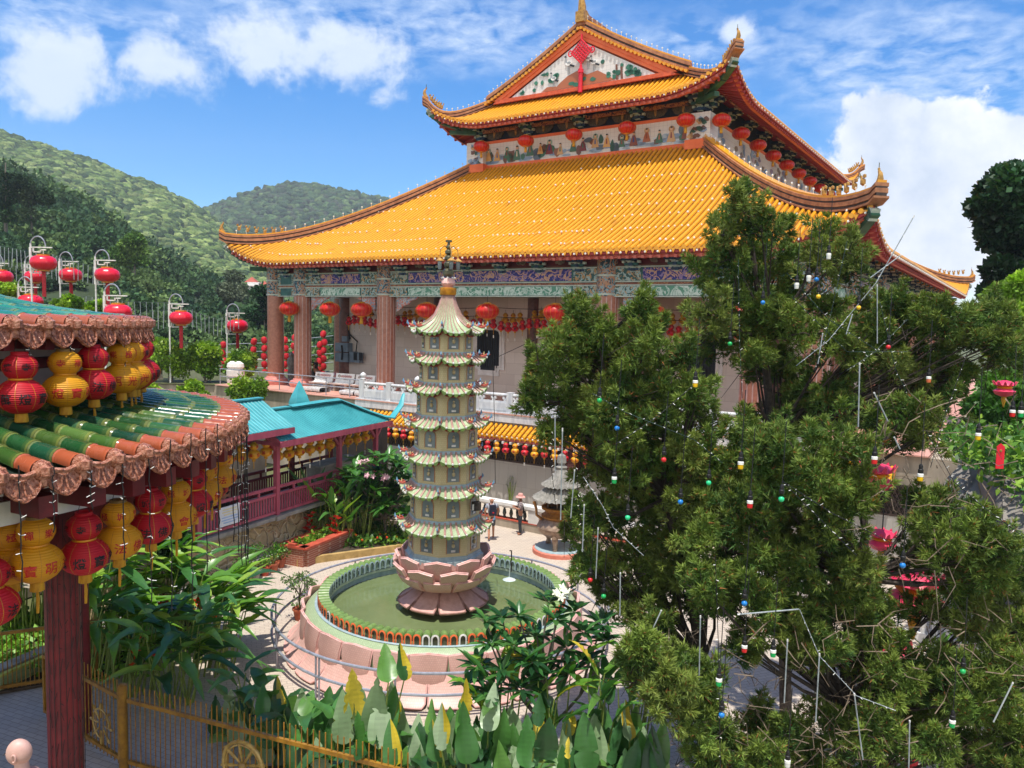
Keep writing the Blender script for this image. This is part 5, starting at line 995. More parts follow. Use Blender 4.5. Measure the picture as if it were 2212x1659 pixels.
for o,m_ in ((0,M_pinkw),(2.3,M_pinkd)):
    for k0,k1 in zip(PK,PK[1:]):
        if o==0 and k0>7: continue
        b=MB(); A=lambda k,z:W_(k,o,FW+z); b.beam(A(k0+.08,1.0),A(k1-.08,1.0),.09,.10); b.beam(A(k0+.08,.74),A(k1-.08,.74),.08,.09); b.beam(A(k0+.08,.12),A(k1-.08,.12),.08,.09)
        n=int((k1-k0)/.13)
        for i in range(1,n): b.box(A(k0+(k1-k0)*i/n,.43),(.05,.04,.54),(wd,wn_))
        for i in range(1,4): b.box(A(k0+(k1-k0)*i/4,.87),(.07,.06,.18),(wd,wn_))
        b.build('railing',m_,wk,smooth=False)
def sheetroof(k0,k1,ze,zr,oe,orr,ob,hip=0.):
    r=MB(); rib=MB(); e0,e1=W_(k0,oe,ze),W_(k1,oe,ze); r0,r1=W_(k0,orr,zr),W_(k1-hip,orr,zr); b0,b1=W_(k0,ob,ze),W_(k1,ob,ze)
    def q(A,B,C,D,n=20):
        r.grid([[A+(B-A)*i/n,(A+(B-A)*i/n)*.5+(D+(C-D)*i/n)*.5-Z1*.03,D+(C-D)*i/n] for i in range(n+1)],0)
    q(e0,e1,r1,r0); q(b1,b0,r0,r1)
    if hip: r.add([e1,b1,r1],[(0,1,2)],0)
    L=k1-k0; n=int(L/.17)
    for i in range(n):
        f=(i+.5)/n; A=e0+(e1-e0)*f; B=r0+(r1-r0)*f+(wd*0); C=b0+(b1-b0)*f; Bt=r0+(r1-r0)*f; M_=(A+Bt)/2-Z1*.03
        rib.tube([A+Z1*.012,M_+Z1*.012,Bt+Z1*.012],.022,4,0,flat=.6); rib.tube([C+Z1*.012,Bt+Z1*.012],.022,4,0,flat=.6)
    for A,B in ((r0,r1),): rib.beam(A+Z1*.03,B+Z1*.03,.26,.05,1)
    rib.beam(e0-Z1*.12,e1-Z1*.12,.05,.2,2); rib.beam(b0-Z1*.12,b1-Z1*.12,.05,.2,2); rib.beam(e0-Z1*.1,b0-Z1*.1,.05,.12,2)
    rib.beam(e0-Z1*.12,r0-Z1*.1,.05,.2,2); rib.beam(b0-Z1*.12,r0-Z1*.1,.05,.2,2)
    o=r.build('roof',M_turq,wk,smooth=False); rib.build('roof_ribs',[M_turq,M_turq,M_pinkw],o); return o,e1,r1,b1
sheetroof(-4.2,3.7,4.75,5.62,-.62,.85,2.7)
rf2,e1,r1,b1=sheetroof(3.0,9.8,4.32,5.18,-.62,.85,2.7,1.7)
b=MB(); tip=at(872,851,32.9); 
def ribbon(pts,w):
    for sgn in (0,): 
        rows=[]
        for i,p in enumerate(pts): d=unit(pts[min(i+1,len(pts)-1)]-pts[max(0,i-1)]); s=unit(np.cross(d,Z1)); ww=w*(1-.75*max(0,(i/(len(pts)-1)-.6)/.4)); rows.append([p-s*ww,p+Z1*.06,p+s*ww])
        b.grid(rows,0); b.grid([[q-Z1*.05 for q in r] for r in rows],0,flip=True)
mid=r1*.45+e1*.55; ribbon([r1-wd*3+Z1*.04,r1-wd*1.2+Z1*.06,r1+Z1*.04,mid+Z1*.02,e1*.85+r1*.15+Z1*.03,e1+Z1*.12-wd*.05,(e1+tip)/2+Z1*.12+unit(e1-r1)*.12,tip],.24); ribbon([r1,r1*.5+b1*.5,b1+Z1*.05,b1+unit(b1-r1)*.3+Z1*.7],.2)
p=W_(6.4,1.4,5.0); b.lathe([(.34,0),(.42,.2),(.30,.5),(.02,1.05)],4,p); b.build('roof_fins',M_turq,rf2)
b=MB(); b.box(W_(8.3,1.2,FW+.5),(2.6,.7,1.0),(wd,wn_)); b.box(W_(8.3,1.2,FW+1.04),(2.8,.85,.08),(wd,wn_)); tag(b.build('stone_counter',M_concg,smooth=False,base=W_(8.3,1.2,FW)),'pale concrete counter inside the far end of the covered walkway','counter')
b=MB(); p=W_(-.15,-.1,FW+.42); p=on(453,1112,2.05); k=(p-W0)@wd; p=W_(k,-.09,FW+.52); b.box(p,(.86,.02,.62),(wd,wn_),0); 
for i,(w_,mi) in enumerate(((.6,1),(.66,1),(.5,1),(.7,2),(.7,2),(.55,2))): b.box(p-wn_*.014+Z1*(.22-.085*i),(w_,.008,.035),(wd,wn_),mi)
tag(b.build('notice_board',[MT('notice_pale','#e4e8ee','#cfd6e0',.4,4),MT('notice_yellow','#e4dcae','#d8cc98',.5,4),MT('notice_blue','#a9c4e6','#8fb0da',.5,4)],smooth=False,base=p),'white and blue printed notice tied to the pink railing','notice')
# back wall behind the walkway
b=MB(); A=W_(-10,4.2,0); B=W_(7.5,4.2,0); b.beam(A+Z1*1.9,B+Z1*1.9,.4,3.8); tag(b.build('garden_wall',M_conc,smooth=False,base=A),'weathered beige wall behind the covered walkway','wall')
b=MB(); o=W_(11.2,2.2,0); b.box(o+Z1*2.2,(.5,3.0,3.2),(wd,wn_)); tag(b.build('passage_shade_block',MT('passage_shade_tone','#3a322e','#221c1a',.9,2),smooth=False,base=o),'dark block coloured as the passage shade at the far end of the covered walkway','wall')  # solid block; its dark colour stands in for shade in the open passage
# ---- yellow tiled gallery against the terrace
G0=T(0,-2.75); gl=thing('tiled_gallery','gallery wall with a narrow yellow tiled lean-to roof below the temple terrace','gallery',T(14,-3,0))
gs0,gs1=8.2,33.
def G(s,t,z): return T(s,-2.75+t,z)
b=MB(); b.beam(G(7,-.05,1.05),G(33.5,-.05,1.05),.12,2.1,0); b.build('marble_wall',M_wallg,gl,smooth=False)
b=MB(); b.beam(G(7,-.03,2.65),G(33.5,-.03,2.65),.06,1.1,0); b.build('dark_recess',M_bark,gl,smooth=False)
b=MB(); 
for i in range(170):
    s=7+i*.155; b.beam(G(s,-.1,2.12),G(s+.55,-.1,3.2),.018,.018); b.beam(G(s+.55,-.105,2.12),G(s,-.105,3.2),.018,.018)
b.beam(G(7,-.1,2.12),G(33.5,-.1,2.12),.05,.06); tag(b.build('lattice',MT('lattice_brown','#54413a','#382a26',.6,4),gl,smooth=False),kind='stuff')
def ga(x,y,t): 
    s,z=plT(x,y,-2.75+t); return s,z
ze=3.34; zr=3.74; tb=MB(); rb=MB(); te_=-.72
rb.grid([[G(s,te_,ze-.05),G(s,te_*.5,ze+.14),G(s,0,zr-.04)] for s in np.linspace(gs0,gs1,30)],0)
n=int((gs1-gs0)/.27)
for i in range(n):
    s=gs0+(gs1-gs0)*(i+.5)/n; 
    for j in range(3):
        f0,f1=j/3,(j+1)/3; rows=[]
        for f,rr in ((f0,.088),(f1,.076)): rows.append([G(s,te_*(1-f),ze+(zr-ze)*f)+TR*(cos(w)*rr)+Z1*(sin(w)*rr*1.1) for w in np.linspace(0,PI,6)])
        tb.grid(rows,0)
    tb.prism([(.085*cos(w),.085*sin(w)) for w in np.linspace(0,2*PI,9)[:-1]],G(s,te_-.0,ze),(TR,Z1),.03,0); tb.ball(G(s,te_-.04,ze+.0),.04,4,1)
    p=G(s+.135,te_,ze-.02); tb.prism([(-.08,0),(0,-.14),(.08,0)],p,(TR,Z1),.03,0)
R_=rb.build('roof',M_yeld,gl); tag(tb.build('roof_tiles',[M_yel,M_bulb],R_),kind='stuff')
b=MB(); b.beam(G(gs0,te_+.1,ze-.14),G(gs1,te_+.1,ze-.14),.10,.14,0); 
for i in range(60): b.box(G(gs0+.3+i*.41,te_+.12,ze-.27),(.10,.35,.10),(TR,TB),1)
R2_=b.build('eave_rafters',[M_redl,M_white],gl,smooth=False)
for s in (8.6,20.5,29.): b=MB(); b.box(G(s,-.35,1.65),(.42,.42,3.3),(TR,TB)); b.build('brick_pillar',M_cap if 0 else wallblocks('maroon_brick','#5e2a2a','#4a2022','#8a6a62',.2,.07,AF),gl,smooth=False)
# ---- white marble balustrade on the terrace edge
bl=thing('marble_balustrade','white carved marble balustrade along the terrace edge above the gallery','balustrade',T(18,-2.6,FL))
PS=[7.6+3.72*i for i in range(7)]; 
b=MB(); b.beam(T(7.2,-2.62,4.10),T(30.4,-2.62,4.10),.40,.44); b.build('plinth',M_marble,bl,smooth=False)
for s in PS:
    p=T(s,-2.62,4.32); b=MB(); b.box(p+Z1*.5,(.30,.30,1.0),(TR,TB)); b.lathe([(.13,1.0),(.17,1.03),(.12,1.08),(.16,1.14),(.17,1.22),(.12,1.30),(.06,1.34),(.0,1.38)],14,p); b.build('post',M_marble,bl)
for s0,s1 in zip(PS,PS[1:]):
    for a0,a1 in ((s0+.15,(s0+s1)/2-.16),((s0+s1)/2+.16,s1-.15)):
        b=MB(); b.beam(T(a0,-2.62,4.58),T(a1,-2.62,4.58),.16,.50); b.beam(T(a0,-2.71,4.58),T(a1,-2.71,4.58),.03,.34); b.tube([T(a0,-2.62,5.12),T(a1,-2.62,5.12)],.075,8)
        for f in (.0,.5,1.):
            c=a0+(a1-a0)*(.08+.84*f); 
            for sg in (-1,1): b.ball(T(c+sg*.09,-2.62,4.97),.085,6); 
            b.box(T(c,-2.62,4.88),(.14,.12,.14),(TR,TB))
        b.build('carved_panel',M_marble,bl)
    m_=(s0+s1)/2; b=MB(); b.box(T(m_,-2.62,4.78),(.30,.26,.95),(TR,TB)); b.build('post',M_marble,bl,smooth=False)
b=MB(); p=T(13.4,-1.2,4.4); b.box(p,(1.5,.5,.24),(TR,TB)); tag(b.build('stone_trough',M_concg,smooth=False,base=p),'low grey stone trough behind the marble balustrade','trough')
# metal railing on the left part of the terrace edge
mr_=thing('steel_guard_rail','grey steel guard rail along the terrace edge before the benches','railing',T(1,-2.6,FL))
RP=[-4.4,-2.6,-.8,1.0,2.9,4.8,6.6,7.3]
for z in (.96,.5): b=MB(); b.tube([T(s,-2.6,FL+z) for s in (RP[0],RP[-1])],.03,6); b.build('rail',M_steel,mr_)
for s in RP: b=MB(); b.tube([T(s,-2.6,FL),T(s,-2.6,FL+.96)],.028,6); b.build('post',M_steel,mr_)
# wrapped slabs
for i,(xa,xb,y,lab) in enumerate(((548,640,848,'short plastic wrapped slab on the terrace edge, leftmost of three'),(640,706,856,'plastic wrapped slab before the first white bench, middle of three'),(712,812,856,'long plastic wrapped slab beside the marble balustrade end'))):
    A=on(xa,y,FL+.12); B=on(xb,y,FL+.12); sA,sB=(A-TP)@TR,(B-TP)@TR; t_=-1.55; b=MB(); L=abs(sB-sA)
    b.grid([[T(sA+(sB-sA)*i_/14,t_+.45*math.copysign(abs(cos(w))**.5,cos(w)),FL+.14+.13*math.copysign(abs(sin(w))**.5,sin(w))+U(-.015,.015)) for w in np.linspace(0,2*PI,15)[:-1]] for i_ in range(15)],0,wrapv=True)
    for s in np.linspace(sA+.2,sB-.2,4): b.box(T(s,t_,FL+.03),(.1,.9,.06),(TR,TB),1)
    tag(b.build('wrapped_slab',[MT('plastic_wrap','#dcdcdc','#b4b2b0',.2,5) if i==0 else bpy.data.materials['plastic_wrap'],M_bark],base=T(sA,t_,FL)),lab,'slab','wrapped slabs on the terrace')
# white benches
def bench(lab,p,rz):
    t=thing('stone_bench',lab,'bench',(0,0,0),'white benches on the terrace'); pr=[(-.30,.42),(-.34,.47),(-.05,.45),(.12,.47),(.20,.56),(.26,.78),(.30,1.0),(.36,1.0),(.32,.76),(.26,.52),(.16,.40),(-.05,.37),(-.28,.38)]
    b=MB(); b.grid([[(x,y,z) for y,z in pr] for x in (-.68,.68)],0,wrapv=True); b.add([(-.68,y,z) for y,z in pr],[tuple(range(len(pr)-1,-1,-1))],0); b.add([(.68,y,z) for y,z in pr],[tuple(range(len(pr)))],0); b.build('seat',M_white,t,angle=.5)
    for x in (-.42,.42): b=MB(); b.box((x,.0,.19),(.14,.46,.38),mi=0); b.box((x,-.14,.06),(.16,.24,.12)); b.build('leg',M_conc,t,smooth=False)
    b=MB()
    for i in range(6):
        x=-.22+i*.13; y0,z0=.20+.3*.1,.84; th=[(cos(w),sin(w)) for w in np.linspace(0,2*PI,11)]
        pts=[(x+.05*c,.245+ (z0+.055*s-.78)*.2-.012,z0+.055*s) for c,s in th]; b.tube(pts,.010,3,0,caps=False); b.tube([pts[0],pts[4],pts[7]],.008,3,0)
    b.tube([(-.42+.08*cos(w),.25,.84+.08*sin(w)) for w in np.linspace(0,2*PI,11)],.012,3,1,caps=False); b.tube([(-.46,.25,.86),(-.42,.25,.82),(-.37,.25,.87)],.014,3,1)
    for r_ in range(2): b.box((.08,.222,.70-.06*r_),(.5-.15*r_,.01,.018),mi=1)
    b.build('lettering',[MT('pink_lettering','#c4605a','#b0504a',.6,4),MT('brown_lettering','#8a5a40','#704630',.6,4)],t)
    t.location=p; t.rotation_euler=(0,0,rz); return t
for i,(x,y,l) in enumerate(((693.6,841.6,'white curved bench with pink lettering, nearest the striped column on the left'),(739,845,'white curved bench with pink lettering, middle of three'),(783,849,'white curved bench with pink lettering, beside the marble balustrade'))): 
    p=on(x,y,FL); bench(l,p,AF+.1)
# electrical boxes on the wall
eb=thing('electrical_cabinet','grey electrical cabinet with meters and black cables on the marble wall','cabinet',T(3,WT-.4,6))
def wbox(x0,y0,x1,y1,d,mat,nm,t=WT-.22):
    s0,z0=plT(x0,y0,t); s1,z1=plT(x1,y1,t); b=MB(); b.box(T((s0+s1)/2,t-d/2,(z0+z1)/2),(abs(s1-s0),d,abs(z1-z0)),(TR,TB)); return b.build(nm,mat,eb,smooth=False)
zc=lambda x,y:((1000+x*.4724)/1.823,(1180+y*.4724)/1.823)
wbox(*zc(718,440),*zc(822,520),.45,M_elec,'box'); wbox(*zc(718,358),*zc(822,436),.45,M_elec,'box'); wbox(*zc(828,432),*zc(866,522),.35,M_elec,'meter_box'); wbox(*zc(870,440),*zc(912,526),.35,M_elec,'meter_box'); wbox(*zc(760,304),*zc(800,350),.3,M_elec,'junction_box')
for x,y in ((846,470),(890,470)): wbox(*zc(x-14,y-30),*zc(x+14,y+35),.02,M_black,'meter_window',WT-.22-.36)
b=MB()
for pts in (((724,150),(724,260),(735,350)),((785,130),(788,260),(800,330)),((800,290),(860,350),(890,430)),((770,380),(776,440),(770,500))):
    b.tube([T(plT(*zc(*q),WT-.3)[0],WT-.3 if q[1]<355 else WT-.72,plT(*zc(*q),WT-.3)[1]) for q in pts],.06 if pts[0][0]<790 else .04,5)
b.build('cable',M_black,eb)
# planters and urns at the left end of the temple
for i,(x,y,l) in enumerate(((612,826,'dark stone planter with yellow flowers between the left columns'),)):
    p=on(640,833,FL)+TB*1.0; t=thing('stone_planter',l,'planter',p); b=MB(); b.box(p+Z1*.45,(1.3,.7,.9),(TR,TB)); b.build('trough',M_gst,t,smooth=False)
    P=leafblob(np.array([p+TR*.3+Z1*1.05,p-TR*.3+Z1*1.0]),np.array([.45,.4]),120,.16,.5); cards('flowers',P,palette(len(P),['#e0b010','#c8c020','#6a8a20'],.1),M_leaf,t)
b=MB(); p=on(603,826,FL)+TB*1.; b.lathe([(.22,0),(.26,.5),(.2,.9),(.3,1.2),(.26,1.5),(.15,1.6),(.2,1.75),(.02,1.95)],12,p); tag(b.build('stone_urn',M_gst,base=p),'dark grey stone finial urn beside the left temple column','urn')
for i,(x,y,l) in enumerate(((502,822,'small white stacked stone lantern by the hedge, left one'),(516,822,'small white stacked stone lantern by the hedge, right one'))):
    p=at(x,822,47.9); p[2]=FL; b=MB(); b.lathe([(.3,0),(.34,.3),(.2,.34),(.36,.5),(.36,.85),(.22,.9),(.34,1.05),(.3,1.25),(.1,1.4)],12,p); tag(b.build('stone_lantern',M_white,base=p),l,'stone lantern')
# ---- white railing in the courtyard
C0=on(1030,1124,0); C1=on(1246,1167,0); cdn=unit((C1-C0)*V3(1,1,0)); cn_=V3(-cdn[1],cdn[0],0); LC=np.linalg.norm(C1-C0)
wr=thing('white_parapet','white parapet with dark bottle shaped balusters behind the visitors','parapet',C0)
b=MB(); b.beam(C0-cdn*3+Z1*.16,C0+cdn*8+Z1*.16,.34,.32,0); b.build('base',M_conc,wr,smooth=False)
b=MB(); b.beam(C0-cdn*3+Z1*.98,C0+cdn*8+Z1*.98,.44,.12,0); b.beam(C0-cdn*3+Z1*.88,C0+cdn*8+Z1*.88,.32,.08,0); b.build('coping',M_white,wr,smooth=False)
b=MB(); b.beam(C0-cdn*3+Z1*.34-cn_*.0,C0+cdn*8+Z1*.34,.38,.04,0); b.build('red_line',M_cap,wr,smooth=False)
for k in (-2.9,2.95,4.6,8): b=MB(); b.box(C0+cdn*k+Z1*.6,(.34 if k!=2.95 else .5,.36,.5),(cdn,cn_)); b.build('pier',M_white,wr,smooth=False)
for i in range(30):
    k=-2.6+i*.335
    if 2.6<k<4.85: continue
    p=C0+cdn*k+Z1*.36; b=MB(); b.lathe([(.07,0),(.075,.05),(.045,.09),(.085,.2),(.06,.34),(.035,.4),(.07,.44),(.07,.48)],10,p); b.build('baluster',M_olive if 0 else MT('dark_glaze','#3f4a46','#2a322f',.3,6) if i==0 else bpy.data.materials['dark_glaze'],wr)
# ---- brick planter, bed kerb and pots
q0,q1,q2=on(613,1216,0),on(690,1184,0),on(664,1214,0)
bp=thing('brick_planter','low red brick planter with terracotta coping beside the stone wall','planter',q0)
dv=unit((q1-q0)*V3(1,1,0)); dn=V3(dv[1],-dv[0],0); b=MB(); L=np.linalg.norm(q1-q0)+.6; 
for (a,c) in ((q0,q0+dv*L),(q0+dn*.9,q0+dn*.9+dv*L),(q0,q0+dn*.9)): b.beam(a+Z1*.31,c+Z1*.31,.22,.62)
b.build('brick_side',M_brick,bp,smooth=False); b=MB()
for (a,c) in ((q0-dv*.15,q0+dv*L),(q0+dn*.9-dv*.15,q0+dn*.9+dv*L),(q0-dn*.1,q0+dn*1.0)): b.beam(a+Z1*.66,c+Z1*.66,.34,.07)
b.build('coping',M_cap,bp,smooth=False); b=MB(); b.prism([(0,0),(L,0),(L,.9),(0,.9)],q0+Z1*.5,(dv,-dn*-1),.05); b.build('soil',M_soil,bp,smooth=False)
P=leafblob(np.array([q0+dv*k+dn*.45+Z1*.66 for k in np.linspace(.3,L-.2,6)]),np.array([.35]*6),90,.12,.5); o=cards('planter_greens',P,palette(len(P),['#6f9a2c','#86ac38','#557a22'],.15),M_leaf,base=q0); tag(o,'low bright greens growing in the brick planter','plant')
b=MB(); b.box(q0+dn*.45-dv*.1+Z1*.73,(.32,.12,.10),(dn,dv)); tag(b.build('hollow_brick',M_cap,smooth=False,base=q0+dn*.45),'loose orange hollow brick on the planter coping','brick')
kb=[on(640,1223,0),on(700,1213,0),on(780,1202,0),on(850,1192,0),on(890,1186,0)]; b=MB()
for a,c in zip(kb,kb[1:]): b.beam(a+Z1*.12,c+Z1*.12,.16,.24)
tag(b.build('bed_kerb',MT('ochre_kerb','#c4a468','#a08450',.8,3),smooth=False,base=kb[0]),'curved ochre kerb edging the plant bed behind the pool','kerb')
b=MB(); pts=kb+[on(900,1150,0)+V3(0,1,0),on(700,1120,0)]; b.prism([(p[0],p[1]) for p in pts],(0,0,.02),((1,0,0),(0,1,0)),.12); tag(b.build('plant_bed',M_soil,smooth=False,base=kb[0]),'dark soil of the bed behind the pool',kind='structure')
b=MB(); b.prism([(-14,15),(-9.0,17.8),(-8.2,20),(-9.4,22.2),(-12,16.5)],(0,0,.025),((1,0,0),(0,1,0)),.06); b.prism([(-5.6,12.9),(5.,8.2),(5.4,10.6),(2,12.9),(-4.6,14.0)],(0,0,.03),((1,0,0),(0,1,0)),.06); tag(b.build('garden_soil',M_soil,smooth=False),'dark soil under the big leaved plants',kind='structure')
def pot(p,label,r=.17,h=.3,col=None,plant=0,group='potted plants along the tiled kerb'):
    t=thing('potted_plant',label,'potted plant',p,group); b=MB(); b.lathe([(r*.72,0),(r*.98,h*.82),(r*1.12,h*.84),(r*1.14,h),(r*1.0,h),(r*.9,h*.85),(0,h*.85)],16,p); b.build('pot',col or M_terra,t)
    n=(60,140,180,40)[plant]; c=[]; b=MB()
    for k in range(4+plant):
        q=p+V3(U(-.2,.2),U(-.2,.2),h+U(.15,.4+.15*plant)); b.tube([p+Z1*h*.8,(p+q)/2+V3(U(-.04,.04),0,h*.4),q],[.012,.008,.004],4); c.append(q)
    b.build('stems',M_stem,t); P=leafblob(np.array(c),np.array([.14+.03*plant]*len(c)),n//3,.07,.8); cards('leaves',P,palette(len(P),['#4d7a2a','#6a9a34','#3a6420'],.15),M_leaf,t); return t
for (x,y),l,r_,pl,col in zip([(512,1268),(532,1262),(552,1250),(572,1243),(590,1235),(606,1225)],['terracotta pot with a spindly plant, farthest left of the kerb row','wide terracotta pot with small yellow flowers, second in the kerb row','beige pot with a dark bushy plant, third in the kerb row','bright red clay pot, fourth in the kerb row','terracotta pot with a leafy plant, fifth in the kerb row','terracotta pot by the brick planter, last in the kerb row'],(.17,.19,.17,.16,.18,.17),(1,0,2,1,1,1),(None,None,M_gst,M_cap,None,None)): pot(on(x,y,0),l,r_,.3,col,pl)
lp=on(648,1338,0); t=pot(lp,'terracotta pot with a small bonsai like tree inside the circular railing',.19,.34,M_terra,0,'potted plants')
b=MB(); b.tube([lp+Z1*.3,lp+V3(-.03,0,.6),lp+V3(.02,.02,.9)],[.03,.022,.014],6); c=[lp+V3(U(-.35,.35),U(-.3,.3),U(.85,1.2)) for _ in range(9)]
for q in c: b.tube([lp+V3(.0,0,.7),q],[.014,.005],4)
b.build('trunk',M_barkg,t); P=leafblob(np.array(c),np.array([.17]*9),70,.06,.7); cards('crown',P,palette(len(P),['#5c7a40','#748f50','#46602e'],.12),M_leaf,t)
# ---- golden fence with gate
def fence(A,B,zt,zb,zp,n,label,gate=False,ext=.25):
    t=thing('gold_gate' if gate else 'gold_fence',label,'gate' if gate else 'fence',A); d=unit((B-A)*V3(1,1,0)); nn=V3(-d[1],d[0],0)
    for z in (zt,zb): b=MB(); b.beam(A+Z1*z,B+Z1*z,.055,.07); b.build('rail',M_goldm,t,smooth=False)
    L=np.linalg.norm(B-A)
    for i in range(n): p=A+d*(L*(i+.5)/n); b=MB(); b.tube([p+Z1*(zb-.12),p+Z1*zp],.012,6); b.build('picket',M_goldm,t)
    if gate:
        for p in (A,B): b=MB(); b.box(p+Z1*(zt+zb)/2,(.06,.06,zt-zb+.07),(d,nn)); b.build('stile',M_goldm,t,smooth=False)
    return t,d,nn
GP0=on(262,1700,0.); GP0=at(265,1512,13.9); GP0[2]=0
b=MB(); b.tube([GP0,GP0+Z1*1.62],.085,12); b.ball(GP0+Z1*1.62,.085,10,0,.5); tag(b.build('gate_post',M_goldm,base=GP0),'round gold painted gate post in the golden fence','post')
E1=at(770,1659,12.1); E1[2]=0; 
t,d,nn=fence(GP0+V3(.12,-.05,0),E1*1.0+unit(E1-GP0)*1.0,1.36,.18,1.68,50,'long golden picket fence with a wheel ornament running along the bottom')
c=at(478,1648,13.05); c=GP0+unit((E1-GP0)*V3(1,1,0))*(2.75)-nn*.0; c[2]=.72
ww=MB(); ww.tube([c+d*.42*cos(w)+Z1*.42*sin(w) for w in np.linspace(0,2*PI,33)],.035,8); ww.tube([c+d*.36*cos(w)+Z1*.36*sin(w) for w in np.linspace(0,2*PI,33)],.018,6); ww.ball(c,.08,8)
for k in range(8): w=k*PI/4+.2; q=d*cos(w)+Z1*sin(w); ww.tube([c,c+q*.18,c+q*.24,c+q*.40,c+q*.47],[.022,.022,.036,.022,.032],6)
ww.build('wheel_ornament',MT('pale_gold','#c8a860','#8a6a2c',.35,6),t)
g0=at(163,1478,14.9); g0[2]=0
t,d2,n2=fence(g0-unit(GP0-g0)*1.3,GP0-unit(GP0-g0)*.12,1.36,.18,1.68,22,'golden picket gate leaf standing beside the round gate post',True)
ww=MB(); c=g0*.45+GP0*.55; c[2]=.62
for k in range(8): w=k*PI/4; q=d2*cos(w)+Z1*sin(w); ww.tube([c+q*.12,c+q*.3,c+q*.36,c+q*.42],[.015,.02,.03,.015],5)
ww.tube([c+d2*.3*cos(w)+Z1*.3*sin(w) for w in np.linspace(0,4.6,20)],.02,5); ww.build('scroll_ornament',bpy.data.materials['pale_gold'],t)
f0=at(-20,1403,16.6); f0[2]=0; f1=at(208,1372,17.5); f1[2]=0
fence(f0,f1,1.37,.15,1.36,24,'golden panel fence farther back behind the red post',True)
# ================= lantern rows of the temple, gallery, walkway; lantern posts
def silk(label,group):
    t=thing('silk_lantern',label,'lantern',(0,0,0),group); n=32; rows=[]; pr=[(.16,.36),(.32,.34),(.48,.25),(.575,.10),(.585,-.02),(.54,-.16),(.42,-.28),(.28,-.35),(.14,-.37)]
    b=MB(); b.grid([[(r*(1-.03*(k%2))*cos(2*PI*k/n),r*(1-.03*(k%2))*sin(2*PI*k/n),z) for k in range(n)] for r,z in pr],0,wrapv=True,flip=False)
    for k in range(16): a=2*PI*(k+.5)/16+PI/n; b.tube([(r*1.0*cos(a),r*1.0*sin(a),z) for r,z in pr],.007,3,1)
    b.build('body',[M_silk,M_ltrim],t,angle=1.2)
    b=MB(); b.lathe([(.19,.35),(.2,.40),(.10,.43)],16); b.lathe([(.10,-.43),(.19,-.40),(.2,-.35)],16); b.build('caps',M_ltrim,t)
    b=MB(); b.lathe([(.05,-.42),(.09,-.5),(.10,-.78),(.02,-.8)],10); b.build('tassel',M_tass,t); b=MB(); b.tube([(0,0,.42),(0,0,.75)],.012,4); b.build('cord',M_black,t); return t
proto=None
def place_silk(p,label,group,s=1.):
    global proto
    if proto is None:
        proto=silk(label,group); proto.location=p; return proto
    o=dup(proto,p,U(0,6),label,s); o['group']=group; return o
for i,s in enumerate((-.03,3.39,5.85,10.5,14.34,18.2,23.0,26.8)): place_silk(T(s,-1,8.97),f'big red silk lantern under the lower front eave, {nth(i)} from the left','silk lanterns under the lower temple eave')
for i,(s,t_) in enumerate(((5.2,10.6),(7.24,8),(10.53,8),(13.84,8),(17.21,8),(20.62,8))): place_silk(T(s,t_,19.35),f'round red silk lantern under the upper front eave, {nth(i)} from the left','silk lanterns under the upper temple eave',.86)
for i in range(9): place_silk(T(22.25,8.9+3.32*i,19.35),f'round red silk lantern along the upper right eave, {nth(i)} from the front corner','silk lanterns along the upper right eave',.86)
def small(red,name):
    b=MB(); b.lathe(GP,14,(0,0,0),0,False); b.lathe([(.09,.69),(.09,.73),(.02,.735)],10,mi=1,caps=False); b.tube([(0,0,.73),(0,0,.95)],.012,4,2); b.lathe([(.07,.0),(.08,-.1),(.0,-.11)],8,mi=1,caps=False); b.tube([(0,0,-.1),(0,0,-.42)],.018,4,1)
    for k in range(5): wrap_text(b,LOWR[k],.20,.17,k*2*PI/5,0,mi=3); wrap_text(b,UPR[k],.55,.12,k*2*PI/5,0,mi=3)
    c=MB(); c.merge(b); c.box((0,0,-.58),(.09,.012,.2),mi=4)
    return b.mesh(name,[M_lred if red else M_lyel,M_tass,M_black,M_inkb if red else M_inkr]),c.mesh(name+'_tag',[M_lred if red else M_lyel,M_tass,M_black,M_inkb if red else M_inkr,M_tagw])
SM={r:small(r,'small_red_gourd' if r else 'small_yellow_gourd') for r in (0,1)}
def sg_(p,red,label,group,s,tagd=0):
    o=bpy.data.objects.new('gourd_lantern',SM[red][tagd]); COL.objects.link(o); o.location=p; o.rotation_euler=(U(-.03,.03),U(-.03,.03),U(0,6)); o.scale=(s,)*3; tag(o,label,'lantern',group)
ir=iy=0
for i in range(54):
    s=1.6+i*.455+U(-.05,.05); 
    sg_(T(s,2.2,8.05+.12*sin(i*.9)),1,f'small red gourd lantern hung before the temple wall, {nth(i)} from left','red gourd lanterns before the temple wall',.74,int(U(0,1)<.7))
    if i%4!=3: sg_(T(s+.29,2.9,8.5+.1*sin(i*.7)),0,f'small yellow gourd lantern behind the red row, {nth(iy)} from left','yellow gourd lanterns before the temple wall',.74,0); iy+=1
for tt_,zz in ((2.2,8.72),(2.9,9.2)): b=MB(); b.tube([T(1.2+k*1.5,tt_,zz+.05*sin(k*2.)) for k in range(18)],.015,4); tag(b.build('lantern_wire',M_black,base=T(1.2,tt_,zz)),f'black wire carrying the {"red" if tt_<2.5 else "yellow"} gourd lanterns before the temple wall','wire')
# gallery row, alternating
i=0; s=8.75
while s<26:
    red=i%2; sg_(G(s,te_-.12,2.62-.01*i*0+U(-.03,.03)),red,f'{"red" if red else "yellow"} gourd lantern under the yellow tiled gallery roof, {nth(i)} from left','gourd lanterns under the gallery eave',.66,int(U(0,1)<.4)); s+=.505; i+=1
